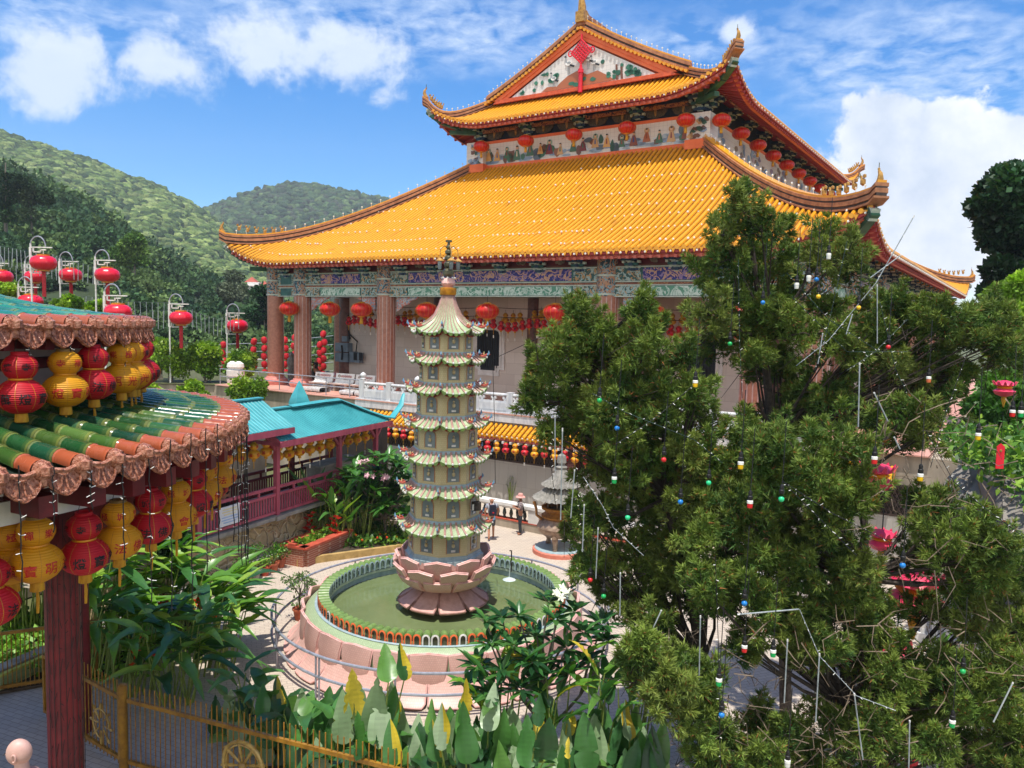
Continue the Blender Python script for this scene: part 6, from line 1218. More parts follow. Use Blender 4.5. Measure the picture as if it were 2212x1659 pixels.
# walkway rows
for i in range(19):
    k=-.9+i*.58; zt=3.72 if k<3.3 else 3.48; sg_(W_(k,.15,zt),0,f'yellow gourd lantern under the turquoise walkway roof, {nth(i)} from left','yellow gourd lanterns along the walkway',.78,int(U(0,1)<.6))
    if i%2==0: sg_(W_(k+.2,1.6,zt+.12),1,f'red gourd lantern deeper inside the walkway, {nth(i//2)} from left','red gourd lanterns inside the walkway',.78,0)
# lantern posts on the left terrace
def plantern(label,group):
    t=thing('palace_lantern',label,'lantern',(0,0,0),group); n=36; pr=[(.24,.40),(.45,.36),(.60,.25),(.68,.08),(.68,-.06),(.60,-.24),(.45,-.35),(.24,-.40)]
    b=MB(); b.grid([[(r*(1-.045*abs(sin(PI*k/n*9)) if 0 else r*(.965+.035*abs(cos(PI*9*k/n/1.)))) *cos(2*PI*k/n) if 0 else r*(.96+.04*abs(sin(PI*k*12/n)))*cos(2*PI*k/n),r*(.96+.04*abs(sin(PI*k*12/n)))*sin(2*PI*k/n),z) for k in range(n)] for r,z in pr],0,wrapv=True,flip=False); b.build('body',M_lredp,t,angle=1.2)
    b=MB(); b.lathe([(.32,.36),(.33,.46),(.1,.48)],20); b.lathe([(.1,-.47),(.32,-.45),(.31,-.35)],20); b.build('caps',M_ltrim,t); b=MB(); b.box((0,0,-1.15),(.20,.05,1.4)); b.build('tassel',M_rtass,t,smooth=False); b=MB(); b.tube([(0,0,.46),(0,0,.72)],.02,4); b.build('hook_wire',M_frame,t); return t
def lpost(p,zl,label,side,group):
    t=thing('lantern_post',label,'lamp post',p,group); q=p+V3(-.72*side,0,0); b=MB(); zt=zl+.95; b.tube([q*V3(1,1,0)+Z1*p[2],q*V3(1,1,0)+Z1*(zt+.1)],.05,8); b.build('pole',M_frame,t)
    b=MB(); x0=q[0]; y0=q[1]; F=lambda x,z:V3(x0+side*x,y0,zl+z)
    for a,c in (((-.05,-.55),(-.05,.85)),((.0,.85),(1.2,.85)),((.0,-.55),(1.0,-.55)),((.15,.85),(.15,.6)),((.15,.6),(.55,.6)),((.55,.6),(.55,.75)),((.55,.72),(.85,.72)),((.12,-.55),(.12,-.3)),((.12,-.3),(.4,-.3)),((.4,-.42),(.7,-.42)),((.12,.1),(.12,.35)),((.0,.35),(.12,.35)),((0,.1),(.12,.1))): b.beam(F(*a),F(*c),.06,.06,up=(0,1,0))
    b.build('fret_frame',M_frame,t,smooth=False); b=MB(); b.tube([F(-.02+.42+.42*cos(w),.9+.55*sin(w)) for w in np.linspace(PI,0,12)],.035,6); b.build('arch',M_steel,t); return t
LPS=[(94,568,53,'tall left red palace lantern, highest of the group'),(153,594,46,'red palace lantern right of the highest one'),(232,594,50,'red palace lantern with a white fret frame, above the round roof'),(76,598,42,'red palace lantern half hidden behind the highest one'),(3,598,46,'red palace lantern cut by the left picture edge'),(66,652,50,'red palace lantern sunk behind the green roof at left'),(255,674,56,'red palace lantern just above the green roof rim'),(391,687,48,'red palace lantern over the clipped hedge'),(513,704,44,'red palace lantern nearest the temple columns')]
pl0=None
for i,(x,y,w_,l) in enumerate(LPS):
    Y=1.36*FOC/w_; p=at(x,y,Y)
    if pl0 is None: pl0=plantern(l,'red palace lanterns on the terrace posts'); pl0.location=p
    else: dup(pl0,p,U(0,1),l)
    zb=FL if Y>47.5 else 0.; lpost(V3(p[0],p[1]+.05,zb),p[2],'white fretwork post holding the '+l.replace('red palace lantern','lantern').replace('palace ',''),1 if i!=3 else 1,'white fretwork lantern posts')
# icicle light curtains between the posts
def curtain(pts,L,n,label):
    A=[at(*p) for p in pts]; t=thing('light_curtain',label,'light string',A[0],'icicle light strings on the terrace'); b=MB(); b.tube(A,.014,4); b.build('wire',M_gwire,t); d=np.cumsum([0]+[np.linalg.norm(q-p) for p,q in zip(A,A[1:])]); me=None
    for i in range(n):
        u=d[-1]*(i+.5)/n; p=V3(*[np.interp(u,d,[q[k] for q in A]) for k in range(3)]); 
        if me is None: b=MB(); b.tube([(0,0,0),(0,0,-L)],.022,5); me=b.mesh('tube',M_tubew)
        o=part('tube',me,t,p-A[0]); o.rotation_euler=(U(-.06,.06),U(-.06,.06),0)
curtain([(-20,528,46),(60,543,45),(140,560,46)],1.1,15,'row of white light tubes at the far left above the lanterns')
curtain([(110,548,50),(160,566,49),(240,585,48)],1.1,13,'row of white light tubes behind the upper lanterns')
curtain([(-10,588,55),(80,560,54),(140,575,53)],1.1,12,'row of white light tubes behind the left hedge')
curtain([(180,640,52),(280,652,52),(400,655,52)],1.2,17,'row of white light tubes along the slope above the hedge')
curtain([(250,690,46),(330,672,47),(420,668,50)],1.1,14,'row of white light tubes low behind the green roof')
curtain([(400,668,50),(470,690,50),(520,672,51)],1.1,13,'row of white light tubes between the last two lantern posts')
# strings of small red lanterns behind the left columns
for i,(x,y0,n,l) in enumerate(((482,745,6,'by the small tree'),(548,738,5,'behind the small tree'),(570,735,6,'left of the temple corner column'),(617,735,6,'first between the two left columns'),(636,730,7,'second between the two left columns'),(700,722,6,'by the inner pillar'),(690,745,4,'behind the striped column'))):
    p=at(x,y0,60); t=thing('lantern_string','vertical string of small red lanterns, '+l,'lantern string',p,'strings of small red lanterns'); b=MB(); b.tube([p+Z1*.6,p-Z1*(n*.62)],.012,4); b.build('cord',M_black,t); me=None
    for k in range(n):
        if me is None: b=MB(); b.lathe([(.08,.27),(.2,.2),(.25,0),(.2,-.2),(.08,-.27)],12); b.lathe([(.1,.25),(.1,.3)],10,mi=1); b.lathe([(.1,-.3),(.1,-.25)],10,mi=1); me=b.mesh('lantern',[M_lred,M_ltrim])
        o=part('lantern',me,t,V3(U(-.06,.06),0,-.62*k)); o.rotation_euler=(U(-.2,.2),U(-.25,.25),0)
for k in range(5):
    A=at(440,745+k*17,61); B=at(720,725+k*19,61); b=MB(); b.tube([A,(A+B)/2-Z1*.2,B],.02,4); tag(b.build('guy_wire',M_steel,base=A),f'thin grey wire behind the left temple columns, {nth(k)} from the top','wire','wires behind the left columns')
# ================= vegetation
def blade(mb,p,d,L,Wd,droop,col,edge=None,fold=.25,n=8,side=None,torn=0.,tipw=.55,plt=0.):
    """one big leaf: midrib from p along d, drooping; 4 strips across so edges can yellow"""
    d=unit(np.array(d,float)); s=side if side is not None else np.cross(d,Z1); s=unit(s+1e-6); up=np.cross(s,d); rows=[]; ph_=U(0,6)
    for i in range(n+1):
        t=i/n; wv=sin(t*9+ph_)*.06; c=p+d*L*t-Z1*(droop*L*t*t)+up*(L*.05*sin(t*3.1+ph_)); w=Wd*.5*(sin(PI*min(1,t**tipw*.97+.03))**.75 if t<1 else 0.02)
        if torn and U(0,1)<torn: w*=U(.55,.8)
        rows.append([c-s*w+up*w*(fold+wv*3),c-s*w*.5+up*(w*fold*.3+plt*w*(i%2)),c,c+s*w*.5+up*(w*fold*.3+plt*w*(i%2)),c+s*w+up*w*(fold-wv*2)])
    blot=random.randint(0,4); o=len(mb.v); mb.v+= [tuple(q) for r in rows for q in r]
    for i in range(n):
        for j in range(4):
            a=o+i*5+j; mb.f.append((a,a+1,a+6,a+5)); mb.mi.append(0)
            k=col
            if edge is not None and j>=2+(i<n*.35) and i>=blot: k=edge
            f=(.9 if j in (1,2) else 1.)*U(.95,1.06)*(.97+.06*(i%2)); mb.c.append(tuple(np.array(k)*f))
def clump(name,label,base,blades,cat='plant',group=None,stemcol=M_stem,mat=None,flowers=None):
    """blades: list of (foot, leaf base, dir, L, W, droop, col, edge, kw)"""
    t=thing(name,label,cat,base,group); st=MB(); lf=MB()
    for foot,lb,d,L,Wd,dr,col,edge,kw in blades:
        m_=(foot+lb)/2+V3(U(-.05,.05),U(-.05,.05),.05); st.tube([foot,m_,lb],[.022,.018,.012],5); blade(lf,lb,d,L,Wd,dr,col,edge,**kw)
    st.build('stems',stemcol,t); lf.build('leaves',mat or M_leafg,t)
    if flowers:
        fb=MB()
        for q,c,s in flowers:
            for k in range(6): fb.prism([(0,0),(.05*s,-.02*s),(.11*s,.015*s),(.03*s,.03*s)],q-Z1*.055*s*k,(V3(cos(k*2.6),sin(k*2.6),0),Z1),.02,0,c)
        fb.build('flowers',M_flower,t,smooth=False)
    return t
cG=[hx(c) for c in ('#44743a','#528440','#3a6438','#628e44','#335a34')]; cS=[hx(c) for c in ('#8fa880','#9ab08c','#809a70')]; cY=[hx(c) for c in ('#c8b030','#b8a030','#d8c048')]; cL=[hx(c) for c in ('#6f9c34','#86ad40','#5c8a30','#9ab84c')]
# -- foreground paddle leaved plants along the bottom
FG=[(520,1560,1475,'dark paddle leaved plant at the left end of the front bed'),(590,1575,1470,'dark broad leaved plant with one yellow striped leaf'),(660,1580,1500,'broad leaved plant behind the end of the golden fence'),(735,1570,1470,'paddle leaved plant with a torn dry yellow leaf'),(815,1560,1440,'tall paddle leaved plant with two upright leaves before the pool'),(900,1570,1490,'paddle leaved plant showing pale leaf backs below the pool'),(985,1580,1490,'paddle leaved plant with a large yellowing leaf'),(1060,1590,1510,'paddle leaved plant with broad pale green blades'),(1130,1600,1530,'leafy plant below the plumeria with yellow edged leaves'),(1225,1620,1520,'plant with a bright yellow scorched leaf at the bottom'),(1320,1610,1500,'paddle leaved plant with dark upright blades beside the junipers'),(1410,1630,1560,'glossy broad leaved plant at the foot of the left juniper')]
EXTRA={4:[(828,1475,1388,0,0),(868,1470,1385,0,1)],3:[(768,1560,1440,2,1)],6:[(1000,1545,1470,2,1)],9:[(1240,1590,1530,2,0),(1225,1640,1590,2,0)],1:[(597,1540,1455,0,1),(560,1560,1470,0,0)],7:[(1065,1580,1480,1,0)],8:[(1165,1570,1490,0,0)]}
for i,(x,yc,yt,lab) in enumerate(FG):
    Yc=(15.,14.6,14.0,13.5,12.9,12.6)[i] if i<6 else 12.3+.25*sin(i*2.1); foot=at(x,yc,Yc); foot[2]=.03; bl_=[]
    def addb(px,pb,pt,kind,yel,dy=0.):
        Yb=Yc+U(-.5,.6)+dy; a=at(px+U(-12,12),pb,Yb); b_=at(px+U(-14,14),pt,Yb+U(.05,.55)); L=np.linalg.norm(b_-a)*1.03; f=foot+V3(U(-.25,.25),U(-.3,.3),0)
        col=random.choice(cS) if kind==1 else (random.choice(cY) if kind==2 else random.choice(cG)); edge=random.choice(cY) if yel else None
        vd=unit(CAM-a); dd=unit(b_-a); sd0=unit(np.cross(dd,vd)); ang=U(-.9,.9); sdv=unit(sd0*cos(ang)+vd*sin(ang))
        bl_.append((f,a,dd,L,L*U(.38,.52),U(-.05,.12),np.array(col),edge,dict(side=sdv,torn=.14 if kind==2 else .05,n=22,plt=.07)))
    for q in EXTRA.get(i,[]): addb(q[0],q[1],q[2],q[3],q[4],-.3)
    for k in range(21): 
        pt=U(yt,yt+150); px=x+U(-56,56); Lp=U(85,135); addb(px,pt+Lp,pt,1 if U(0,1)<.32 else 0,U(0,1)<.10)
    for k in range(9):   # lower, outward arching
        a=U(0,6.28); f=foot+V3(U(-.2,.2),U(-.2,.2),0); lb=f+V3(cos(a)*.2,sin(a)*.2,U(.5,1.3)); bl_.append((f,lb,V3(cos(a),sin(a),U(.3,1.2)),U(.6,.9),U(.26,.36),U(.2,.6),np.array(random.choice(cG)),None,{}))
    clump('paddle_plant',lab,foot,bl_,group='paddle leaved plants along the bottom bed')
# -- banana like heliconias at the lower right centre
for i,(x,yb,Yc,lab) in enumerate(((1085,1600,13.0,'heliconia with crossed long leaves below the pool'),(1190,1590,12.8,'heliconia with ribbed arching leaves under the plumeria'),(1300,1570,12.9,'heliconia with tall narrow leaves left of the junipers'),(1370,1560,13.3,'heliconia with a dry drooping leaf beside the junipers'))):
    foot=at(x,yb,Yc); foot[2]=.03; bl_=[]
    for k in range(13):
        a=U(0,6.28); f=foot+V3(U(-.2,.2),U(-.2,.2),0); z0=U(1.5,2.5); lb=f+V3(cos(a)*.25,sin(a)*.2,z0); tl=U(.5,1.6); col=random.choice(cL if U(0,1)<.45 else cG); bl_.append((f,lb,V3(cos(a),sin(a)*.8,tl),U(.9,1.35),U(.17,.25),U(.1,.55),np.array(col),random.choice(cY) if U(0,1)<.12 else None,dict(fold=.5,torn=.15,n=16,plt=.08)))
    clump('heliconia',lab,foot,bl_,group='heliconias below the pool')
# -- left bed of arching heliconias
HL=[(185,1330,17.0,3.0,'tall pale stemmed heliconia right of the red post'),(255,1330,17.6,2.9,'heliconia with sunlit yellow green leaves under the lanterns'),(330,1350,18.4,2.9,'heliconia with long leaves reaching over the tiled kerb'),(390,1370,18.0,2.7,'heliconia with arching leaves before the stone wall'),(440,1420,17.3,2.5,'heliconia leaning over the courtyard paving'),(480,1450,16.6,2.3,'heliconia with dark drooping leaves at the courtyard edge'),(300,1460,16.2,2.2,'heliconia with orange red flowers behind the gate'),(390,1480,15.8,2.0,'dark shaded heliconia behind the golden fence'),(220,1450,16.8,2.4,'heliconia directly behind the golden gate')]
for i,(x,yb,Yc,zt,lab) in enumerate(HL):
    Yc+=1.4 if i<6 else .6; foot=at(x,yb,Yc); foot[2]=.03; bl_=[]; fl=[]
    for k in range(24):
        a=U(-1.2,1.0) if U(0,1)<.7 else U(0,6.28); f=foot+V3(U(-.4,.3),U(-.4,.4),0); z0=zt*U(.40,.88); lb=f+V3(cos(a)*z0*.22,sin(a)*z0*.2,z0); col=random.choice(cL if U(0,1)<(.75 if i<5 else .4) else cG); bl_.append((f,lb,V3(cos(a),sin(a)*.8,U(.05,1.0)),U(1.0,1.6),U(.24,.38),U(.15,.6),np.array(col),None,dict(fold=.45,torn=.1,n=14,plt=.08)))
    if i in (2,4,6): fl=[(foot+V3(U(-.2,.5),-.3,zt*U(.45,.65)),hx(random.choice(['#d8301c','#e05018'])),1.3) for _ in range(3)]
    clump('heliconia',lab,foot,bl_,group='heliconias in the left bed',flowers=fl)
for i,(x,Yc,lab) in enumerate(((-15,19.3,'sunlit cane plant at the left picture edge behind the post'),(28,20.2,'bright yellow green cane plant left of the red post'),(66,19.6,'cane plant with upright leaves hugging the red post'))):
    foot=at(x,1470,Yc); foot[2]=.03; bl_=[]
    for k in range(18):
        a=U(0,6.28); f=foot+V3(U(-.4,.4),U(-.3,.3),0); z0=U(.9,3.2); lb=f+V3(cos(a)*.2,sin(a)*.2,z0); bl_.append((f,lb,V3(cos(a),sin(a),U(.3,1.4)),U(.6,1.1),U(.16,.26),U(.1,.5),np.array(random.choice(cL+cG[:2])),None,dict(fold=.4)))
    clump('cane_plant',lab,foot,bl_,group='cane plants behind the left fence')
N=2600; P0_=np.c_[RNG.uniform(-14.5,-8.2,N),RNG.uniform(17.2,21.0,N),RNG.uniform(.03,.35,N)]; o=cards('ground_cover',leafset(P0_,np.c_[RNG.normal(size=(N,2)),RNG.uniform(.2,1,N)],.2,.13),palette(N,['#7fae3c','#94bf48','#6a9a34','#5a8a30'],.15),M_leaf); tag(o,'bright green creeping ground cover behind the left fence',kind='stuff')
N=1800; P0_=np.array([on(U(640,890),U(1150,1192),0) for _ in range(N)]); P0_[:,2]=RNG.uniform(.1,.4,N); o=cards('bed_ground_cover',leafset(P0_,np.c_[RNG.normal(size=(N,2)),RNG.uniform(.2,1,N)],.18,.10),palette(N,['#4d7a2c','#6a9436','#3a6224','#85a840'],.15),M_leaf); tag(o,'low green ground cover in the bed behind the pool',kind='stuff')
fb=MB()
for k in range(16): q=on(U(690,885),U(1165,1193),0.); fb.ball(q+Z1*.42,.05,5,0,col=hx(random.choice(['#e8502a','#f0b820','#e06a30'])))
tag(fb.build('marigold_flowers',M_flower,base=on(790,1180,0)),'scattered orange and yellow flowers in the bed behind the pool','flowers')
# -- shrubs behind the pool
for i,(x,yb,Yc,zt,lab) in enumerate(((690,1180,28.6,2.3,'tall green heliconia beside the pink railing end'),(730,1185,28.2,2.5,'heliconia thicket with red hanging flowers behind the planter'),(775,1185,28.8,2.7,'tall dark leaved heliconia in the bed behind the pool'),(700,1150,29.5,2.3,'heliconia leaning over the pink railing'),(820,1170,29.6,2.6,'upright heliconia behind the pink flowered plumeria'))):
    foot=at(x,yb,Yc); foot[2]=.03; bl_=[]; fl=[]
    for k in range(24):
        a=U(0,6.28); f=foot+V3(U(-.4,.4),U(-.3,.3),0); z0=zt*U(.35,.85); lb=f+V3(cos(a)*z0*.16,sin(a)*z0*.12,z0); bl_.append((f,lb,V3(cos(a),sin(a),U(.5,2.)),U(.8,1.3),U(.2,.3),U(.05,.4),np.array(random.choice(cG+cG+cL)),None,dict(fold=.4)))
    if i in (0,1): fl=[(foot+V3(U(-.6,.4),-.5,zt*U(.35,.6)),hx('#c8301c'),2.) for _ in range(3)]
    clump('heliconia',lab,foot,bl_,group='heliconias behind the pool',flowers=fl)
def rosette(mb,c,d,n,L,Wd,cols):
    d=unit(np.array(d,float)); a0=unit(np.cross(d,V3(.3,.9,.1))); b0=np.cross(d,a0)
    for k in range(n):
        a=k*2.4; e=U(.15,.75); dd=(a0*cos(a)+b0*sin(a))*cos(e*.9)+d*sin(e*.9); blade(mb,c+dd*.03,dd,L*U(.7,1.1),Wd,U(.05,.35),np.array(random.choice(cols))*U(.85,1.15),None,fold=.2,n=4,tipw=.8)
def plumeria(label,base,tips,L,Wd,cols,n,flow=(),fcol='#f6f2ea',trunkr=.06):
    t=thing('plumeria',label,'shrub',base); st=MB(); lf=MB(); fl=MB(); base=np.array(base); mid=base+(np.mean(tips,0)-base)*.45
    st.tube([base,base*.5+mid*.5+V3(.05,0,0),mid],[trunkr,trunkr*.8,trunkr*.65],7)
    hubs=[mid+(q-mid)*.45+V3(U(-.15,.15),U(-.1,.1),-.1) for q in tips[::3]]
    for h in hubs: st.tube([mid,h],[trunkr*.6,trunkr*.42],6)
    for q in tips:
        h=min(hubs,key=lambda z:np.linalg.norm(z-q)); m_=(h+q)/2+V3(U(-.06,.06),U(-.06,.06),-.05); st.tube([h,m_,q],[trunkr*.4,trunkr*.33,trunkr*.25],5); rosette(lf,q,V3(U(-.4,.4),U(-.4,.2),1),n,L,Wd,cols)
    for q in flow:
        for k in range(5): s=.055*L/.3; c=q+V3(U(-.08,.08),U(-.05,.05),U(0,.08)); 
        for j in range(4):
            c=q+V3(U(-.1,.1),U(-.08,.04),U(0,.1))*L/.3
            for k in range(5): a=k*1.257; fl.prism([(0,0),(.035*cos(a-.5)*L/.3,.035*sin(a-.5)*L/.3),(.06*cos(a)*L/.3,.06*sin(a)*L/.3),(.035*cos(a+.5)*L/.3,.035*sin(a+.5)*L/.3)],c,(V3(1,0,0),V3(0,.6,.8)),.006,0,hx(fcol))
    st.build('branches',M_barkg,t); lf.build('leaves',M_leafg,t); 
    if flow: fl.build('flowers',M_flower,t,smooth=False)
    return t
tips=[at(x,y,Y) for x,y,Y in ((1050,1345,13.4),(1085,1335,13.6),(1120,1330,13.3),(1060,1390,13.2),(1110,1395,13.1),(1160,1375,13.5),(1185,1300,13.6),(1215,1290,13.4),(1240,1320,13.2),(1200,1340,13.),(1260,1365,13.3),(1300,1350,13.6),(1310,1385,13.5),(1225,1400,13.1),(1150,1430,12.9),(1085,1450,12.9),(1030,1440,13.1),(1010,1480,13.),(1175,1460,12.9),(1270,1430,13.2),(1130,1490,12.8),(1230,1455,12.9),(1060,1500,12.8))]
base=at(1210,1560,13.2); base[2]=0.03
plumeria('dark leaved plumeria with white flowers in front of the pool',base,tips,.42,.11,[hx(c) for c in ('#2c5a30','#3a6c36','#23482a','#4f7e3c')],15,[at(1205,1283,13.3),at(1215,1296,13.2)])
tips=[at(U(745,890),U(985,1130),U(28.6,30.4)) for _ in range(46)]+[at(x,y,28.4) for x,y in ((800,1000),(840,985),(870,1040),(830,1090),(880,1110),(770,1030),(810,1060),(860,1000))]
base=at(830,1185,29.3); base[2]=.03
plumeria('plumeria bush with pink flowers left of the pagoda',base,tips,.62,.2,[hx(c) for c in ('#3c6a2c','#4a7c34','#2d5626','#5c8c3c')],13,[at(x,y,28.3) for x,y in ((798,1033),(839,1040),(785,1000),(885,1060))],'#eab8c8',.07)
# birds nest fern behind the white parapet
p=on(1118,1105,0)+V3(.4,1.2,0); bl_=[]
for k in range(16):
    a=U(-.2,PI+.2) if k<11 else U(0,6.28); bl_.append((p,p+Z1*.5,V3(cos(a),-.3*abs(sin(a)),U(.5,1.3)),U(1.1,1.6),.2,U(.1,.35),np.array(hx(random.choice(['#9aa83c','#86963a','#5c7432','#b4bc4c']))),None,dict(fold=.4,tipw=.9)))
clump('birds_nest_fern',"bird's nest fern with stiff yellow green fronds behind the white parapet",p,bl_,group=None)
p=on(1080,1112,0)+V3(.4,1.3,0); bl_=[(p,p+V3(U(-.3,.3),0,U(.7,1.3)),V3(U(-.3,.3),0,1),.4,.08,.1,np.array(hx('#46642e')),None,{}) for _ in range(9)]
clump('thin_stemmed_plant','thin stemmed plant against the grey gallery wall',p,bl_)
# -- hedges and shrubs
def bush(name,label,cat,cen,rad_,n,size,cols,group=None,mat=None,sq=.8,trunk=None,k=14,base=None):
    cen=np.array(cen,float); t=thing(name,label,cat,base if base is not None else cen-V3(0,0,rad_[2]),group); cc=[]; rr=[]
    for _ in range(k): d=unit(RNG.normal(size=3)); cc.append(cen+d*np.array(rad_)*U(.3,.72)); rr.append(min(rad_)*U(.5,.7))
    if trunk: 
        b=MB()
        for _ in range(trunk[1]): q=cc[_%k]; b.tube([np.array(base)+V3(U(-.15,.15),0,0),(np.array(base)+q)/2,q],[trunk[0],trunk[0]*.8,trunk[0]*.4],6)
        b.build('trunk',M_barkg,t)
    P=leafblob(np.array(cc),np.array(rr),n//k,size,sq); cc_=palette(k,cols,.12); cards('foliage',P,np.repeat(cc_,n//k,0)*RNG.uniform(.75,1.3,(len(P),1)),mat or M_leaf,t); return t
cH=['#8aa82c','#7a9a2a','#9ab838','#688a26','#557a24']
for x,y,rx,ry,Y,l,ex in ((368,772,48,46,48.5,'large clipped yellow green hedge bush left of the lantern post',0),(442,770,44,46,48.8,'large clipped yellow green hedge bush right of the lantern post',0),(520,785,36,38,49.,'small round tree in front of the red lantern strings',1),(420,845,40,22,44,'low flowering shrub below the clipped hedges',0),(530,836,54,32,43,'bright yellow green shrub just above the turquoise roof',0),(150,655,50,20,47,'yellow green hedge peeping over the round green roof',0),(20,630,45,22,46,'yellow green hedge top at the far left edge',0),(330,850,30,25,43,'bright green shrub between the round roof and the hedges',0),(205,668,40,18,50,'trimmed hedge behind the lantern over the round roof',0),(345,742,30,12,50,'thin shoots rising above the clipped hedge',0)):
    c=at(x,y,Y); s=Y/FOC; zb=FL if Y>47.4 else 0; bush('hedge_bush',l,'bush',c,(rx*s,rx*s*.8,ry*s),7000,.17,cH,'hedges and shrubs on the left terrace',trunk=(.06,3),base=V3(c[0],c[1],zb))
for x,y,rx,ry,Y,l in ((358,1165,62,46,20.5,'dark cedar bush hanging below the lanterns by the stone wall'),(325,1075,40,40,21.5,'cedar bush behind the gourd lanterns'),(225,1030,40,30,21.,'cedar foliage under the white ring beam')):
    c=at(x,y,Y); s=Y/FOC; bush('cedar_bush',l,'bush',c,(rx*s,rx*s*.8,ry*s),5200,.13,['#2c4a26','#3c5c2a','#22381e','#4a6c30'],'cedar bushes by the stone wall',M_needle,trunk=(.05,4),base=V3(c[0],c[1],0))
# -- trees at the right edge
c=at(2190,560,34); b0=V3(c[0],c[1],0)
def crown(label,blobs,Yc,n,size,cols,trunkx,tr=.25,cat='tree',mat=None,name='broadleaf_tree',zb=0.):
    pts=np.array([at(x,y,Yc+U(-1,1)*r*Yc/FOC*.8) for x,y,r in blobs]); rr=np.array([r*Yc/FOC for x,y,r in blobs]); base=at(trunkx,900,Yc); base[2]=zb; t=thing(name,label,cat,base); b=MB(); top=pts[np.argmax(pts[:,2])]; 
    b.tube([base,base*.5+top*.5,top],[tr,tr*.7,tr*.2],8)
    for p in pts: q=base+(top-base)*min(.9,max(.2,(p[2]-base[2])/(top[2]-base[2])-.15)); b.tube([q,p],[tr*.35,tr*.1],5)
    b.build('trunk',M_bark,t); k=n//len(blobs); P=leafblob(pts,rr,k,size,.85); c=palette(len(blobs),cols,.12); cards('crown',P,np.repeat(c,k,0)*RNG.uniform(.7,1.35,(len(P),1)),mat or M_leaf,t); return t
crown('tall dark dense tree at the right picture edge',[(2150,420,50),(2205,400,55),(2130,450,40),(2180,470,60),(2240,440,60),(2150,510,35),(2200,540,55),(2165,590,38),(2150,630,28),(2210,620,50),(2250,560,60),(2190,380,35),(2135,480,25)],34,24000,.26,['#1f3a24','#27462a','#18301e','#2f5230'],2215,.4)
crown('bright yellow green tree below the dark one at the right edge',[(2175,650,45),(2210,640,40),(2150,690,35),(2200,700,50),(2120,690,22),(2230,740,50),(2160,740,40),(2205,610,25)],26,14000,.17,['#7a9a2c','#8fae38','#688a28','#a0ba44'],2210,.2)
crown('leafy shrub on the cliff top at the right edge',[(2170,830,45),(2130,880,40),(2200,900,50),(2110,960,35),(2170,980,40),(2205,1040,45)],22,9000,.16,['#4d7a2e','#5e8c34','#3c6426','#2c4c22'],2190,.12,name='cliff_shrub',cat='shrub')
# -- junipers
BL=dict(
A=(14.2,'sprawling juniper on the left of the dark group with coloured bulbs',[(1560,1700),(1490,1250),(1400,960),(1330,800),(1262,660)],[(1255,665,30),(1250,705,45),(1290,735,45),(1268,760,50),(1395,690,24),(1375,720,26),(1412,705,24),(1395,750,42),(1440,780,45),(1340,790,60),(1210,750,24),(1158,775,28),(1165,815,42),(1150,860,34),(1215,800,42),(1215,870,55),(1280,860,70),(1360,860,70),(1430,850,60),(1495,850,45),(1235,930,46),(1300,940,70),(1390,940,80),(1480,920,70),(1180,925,24),(1290,1010,45),(1345,1020,70),(1430,1020,80),(1520,1010,80),(1265,1115,36),(1248,1150,28),(1325,1110,60),(1420,1110,80),(1510,1110,75),(1290,1200,40),(1300,1255,40),(1370,1210,70),(1460,1220,75),(1345,1300,50),(1420,1300,55),(1500,1290,60)]),
B=(16.,'tall juniper with a pointed top standing before the temple roof',[(1700,1700),(1690,1100),(1660,850),(1640,650),(1607,410)],[(1607,415,24),(1603,450,34),(1615,490,44),(1562,480,24),(1562,515,34),(1645,500,32),(1575,560,50),(1640,560,60),(1692,490,22),(1690,560,46),(1540,600,48),(1600,640,75),(1690,640,70),(1780,500,30),(1770,560,50),(1835,540,36),(1840,590,50),(1530,680,50),(1550,730,48),(1630,730,60),(1720,720,60),(1790,670,60),(1870,660,55),(1930,650,40),(1960,690,55),(2020,680,45),(2090,700,50),(2150,740,55),(2200,760,50),(1900,750,70),(1990,770,70),(2080,790,60),(1700,820,60),(1650,800,30),(1790,850,70),(1730,900,80),(1860,880,80),(1950,860,70),(2030,860,60),(1640,920,50),(1680,960,70)]),
C=(12.6,'broad juniper in the right foreground hung with wires and bulbs',[(1820,1720),(1830,1400),(1870,1150),(1840,950)],[(1600,960,60),(1620,1040,70),(1720,1010,80),(1810,960,70),(1820,1050,70),(1920,930,60),(2000,930,50),(1610,1130,80),(1710,1120,80),(1800,1120,60),(1560,1210,70),(1650,1220,75),(1740,1220,70),(1840,1200,50),(1560,1300,60),(1640,1310,60),(1720,1320,55),(1790,1330,55),(1850,1340,60),(1830,1260,45),(1600,1400,34),(1750,1410,45),(1860,1420,45),(2040,1110,60),(2060,1160,70),(2110,1190,60),(2000,1200,60),(2080,1270,70),(2160,1290,70),(2100,1360,70),(2180,1380,55),(2010,1320,40),(1990,1450,60),(1930,1490,55),(2030,1500,60),(1980,1540,60),(2060,1450,40),(2180,1570,55),(2210,1630,55),(2130,1640,40),(1700,1590,30),(1890,1340,45),(1920,1390,40),(2150,1450,55),(2120,1510,55),(2205,1480,55),(1800,1570,45),(1860,1610,45),(1750,1640,40),(1910,1570,36),(2060,1580,50),(1640,1560,34)]),
D=(11.6,'low juniper clumps at the bottom left of the dark group',[(1590,1720),(1540,1600),(1470,1500)],[(1380,1390,34),(1370,1430,26),(1420,1440,45),(1470,1470,60),(1520,1490,45),(1440,1510,50),(1490,1550,55),(1560,1590,45),(1600,1630,50),(1530,1640,45),(1375,1470,28),(1650,1650,40)]))
cJ=['#4e6e30','#3e5e28','#5e7c36','#305026','#70883c','#446834','#808c48']
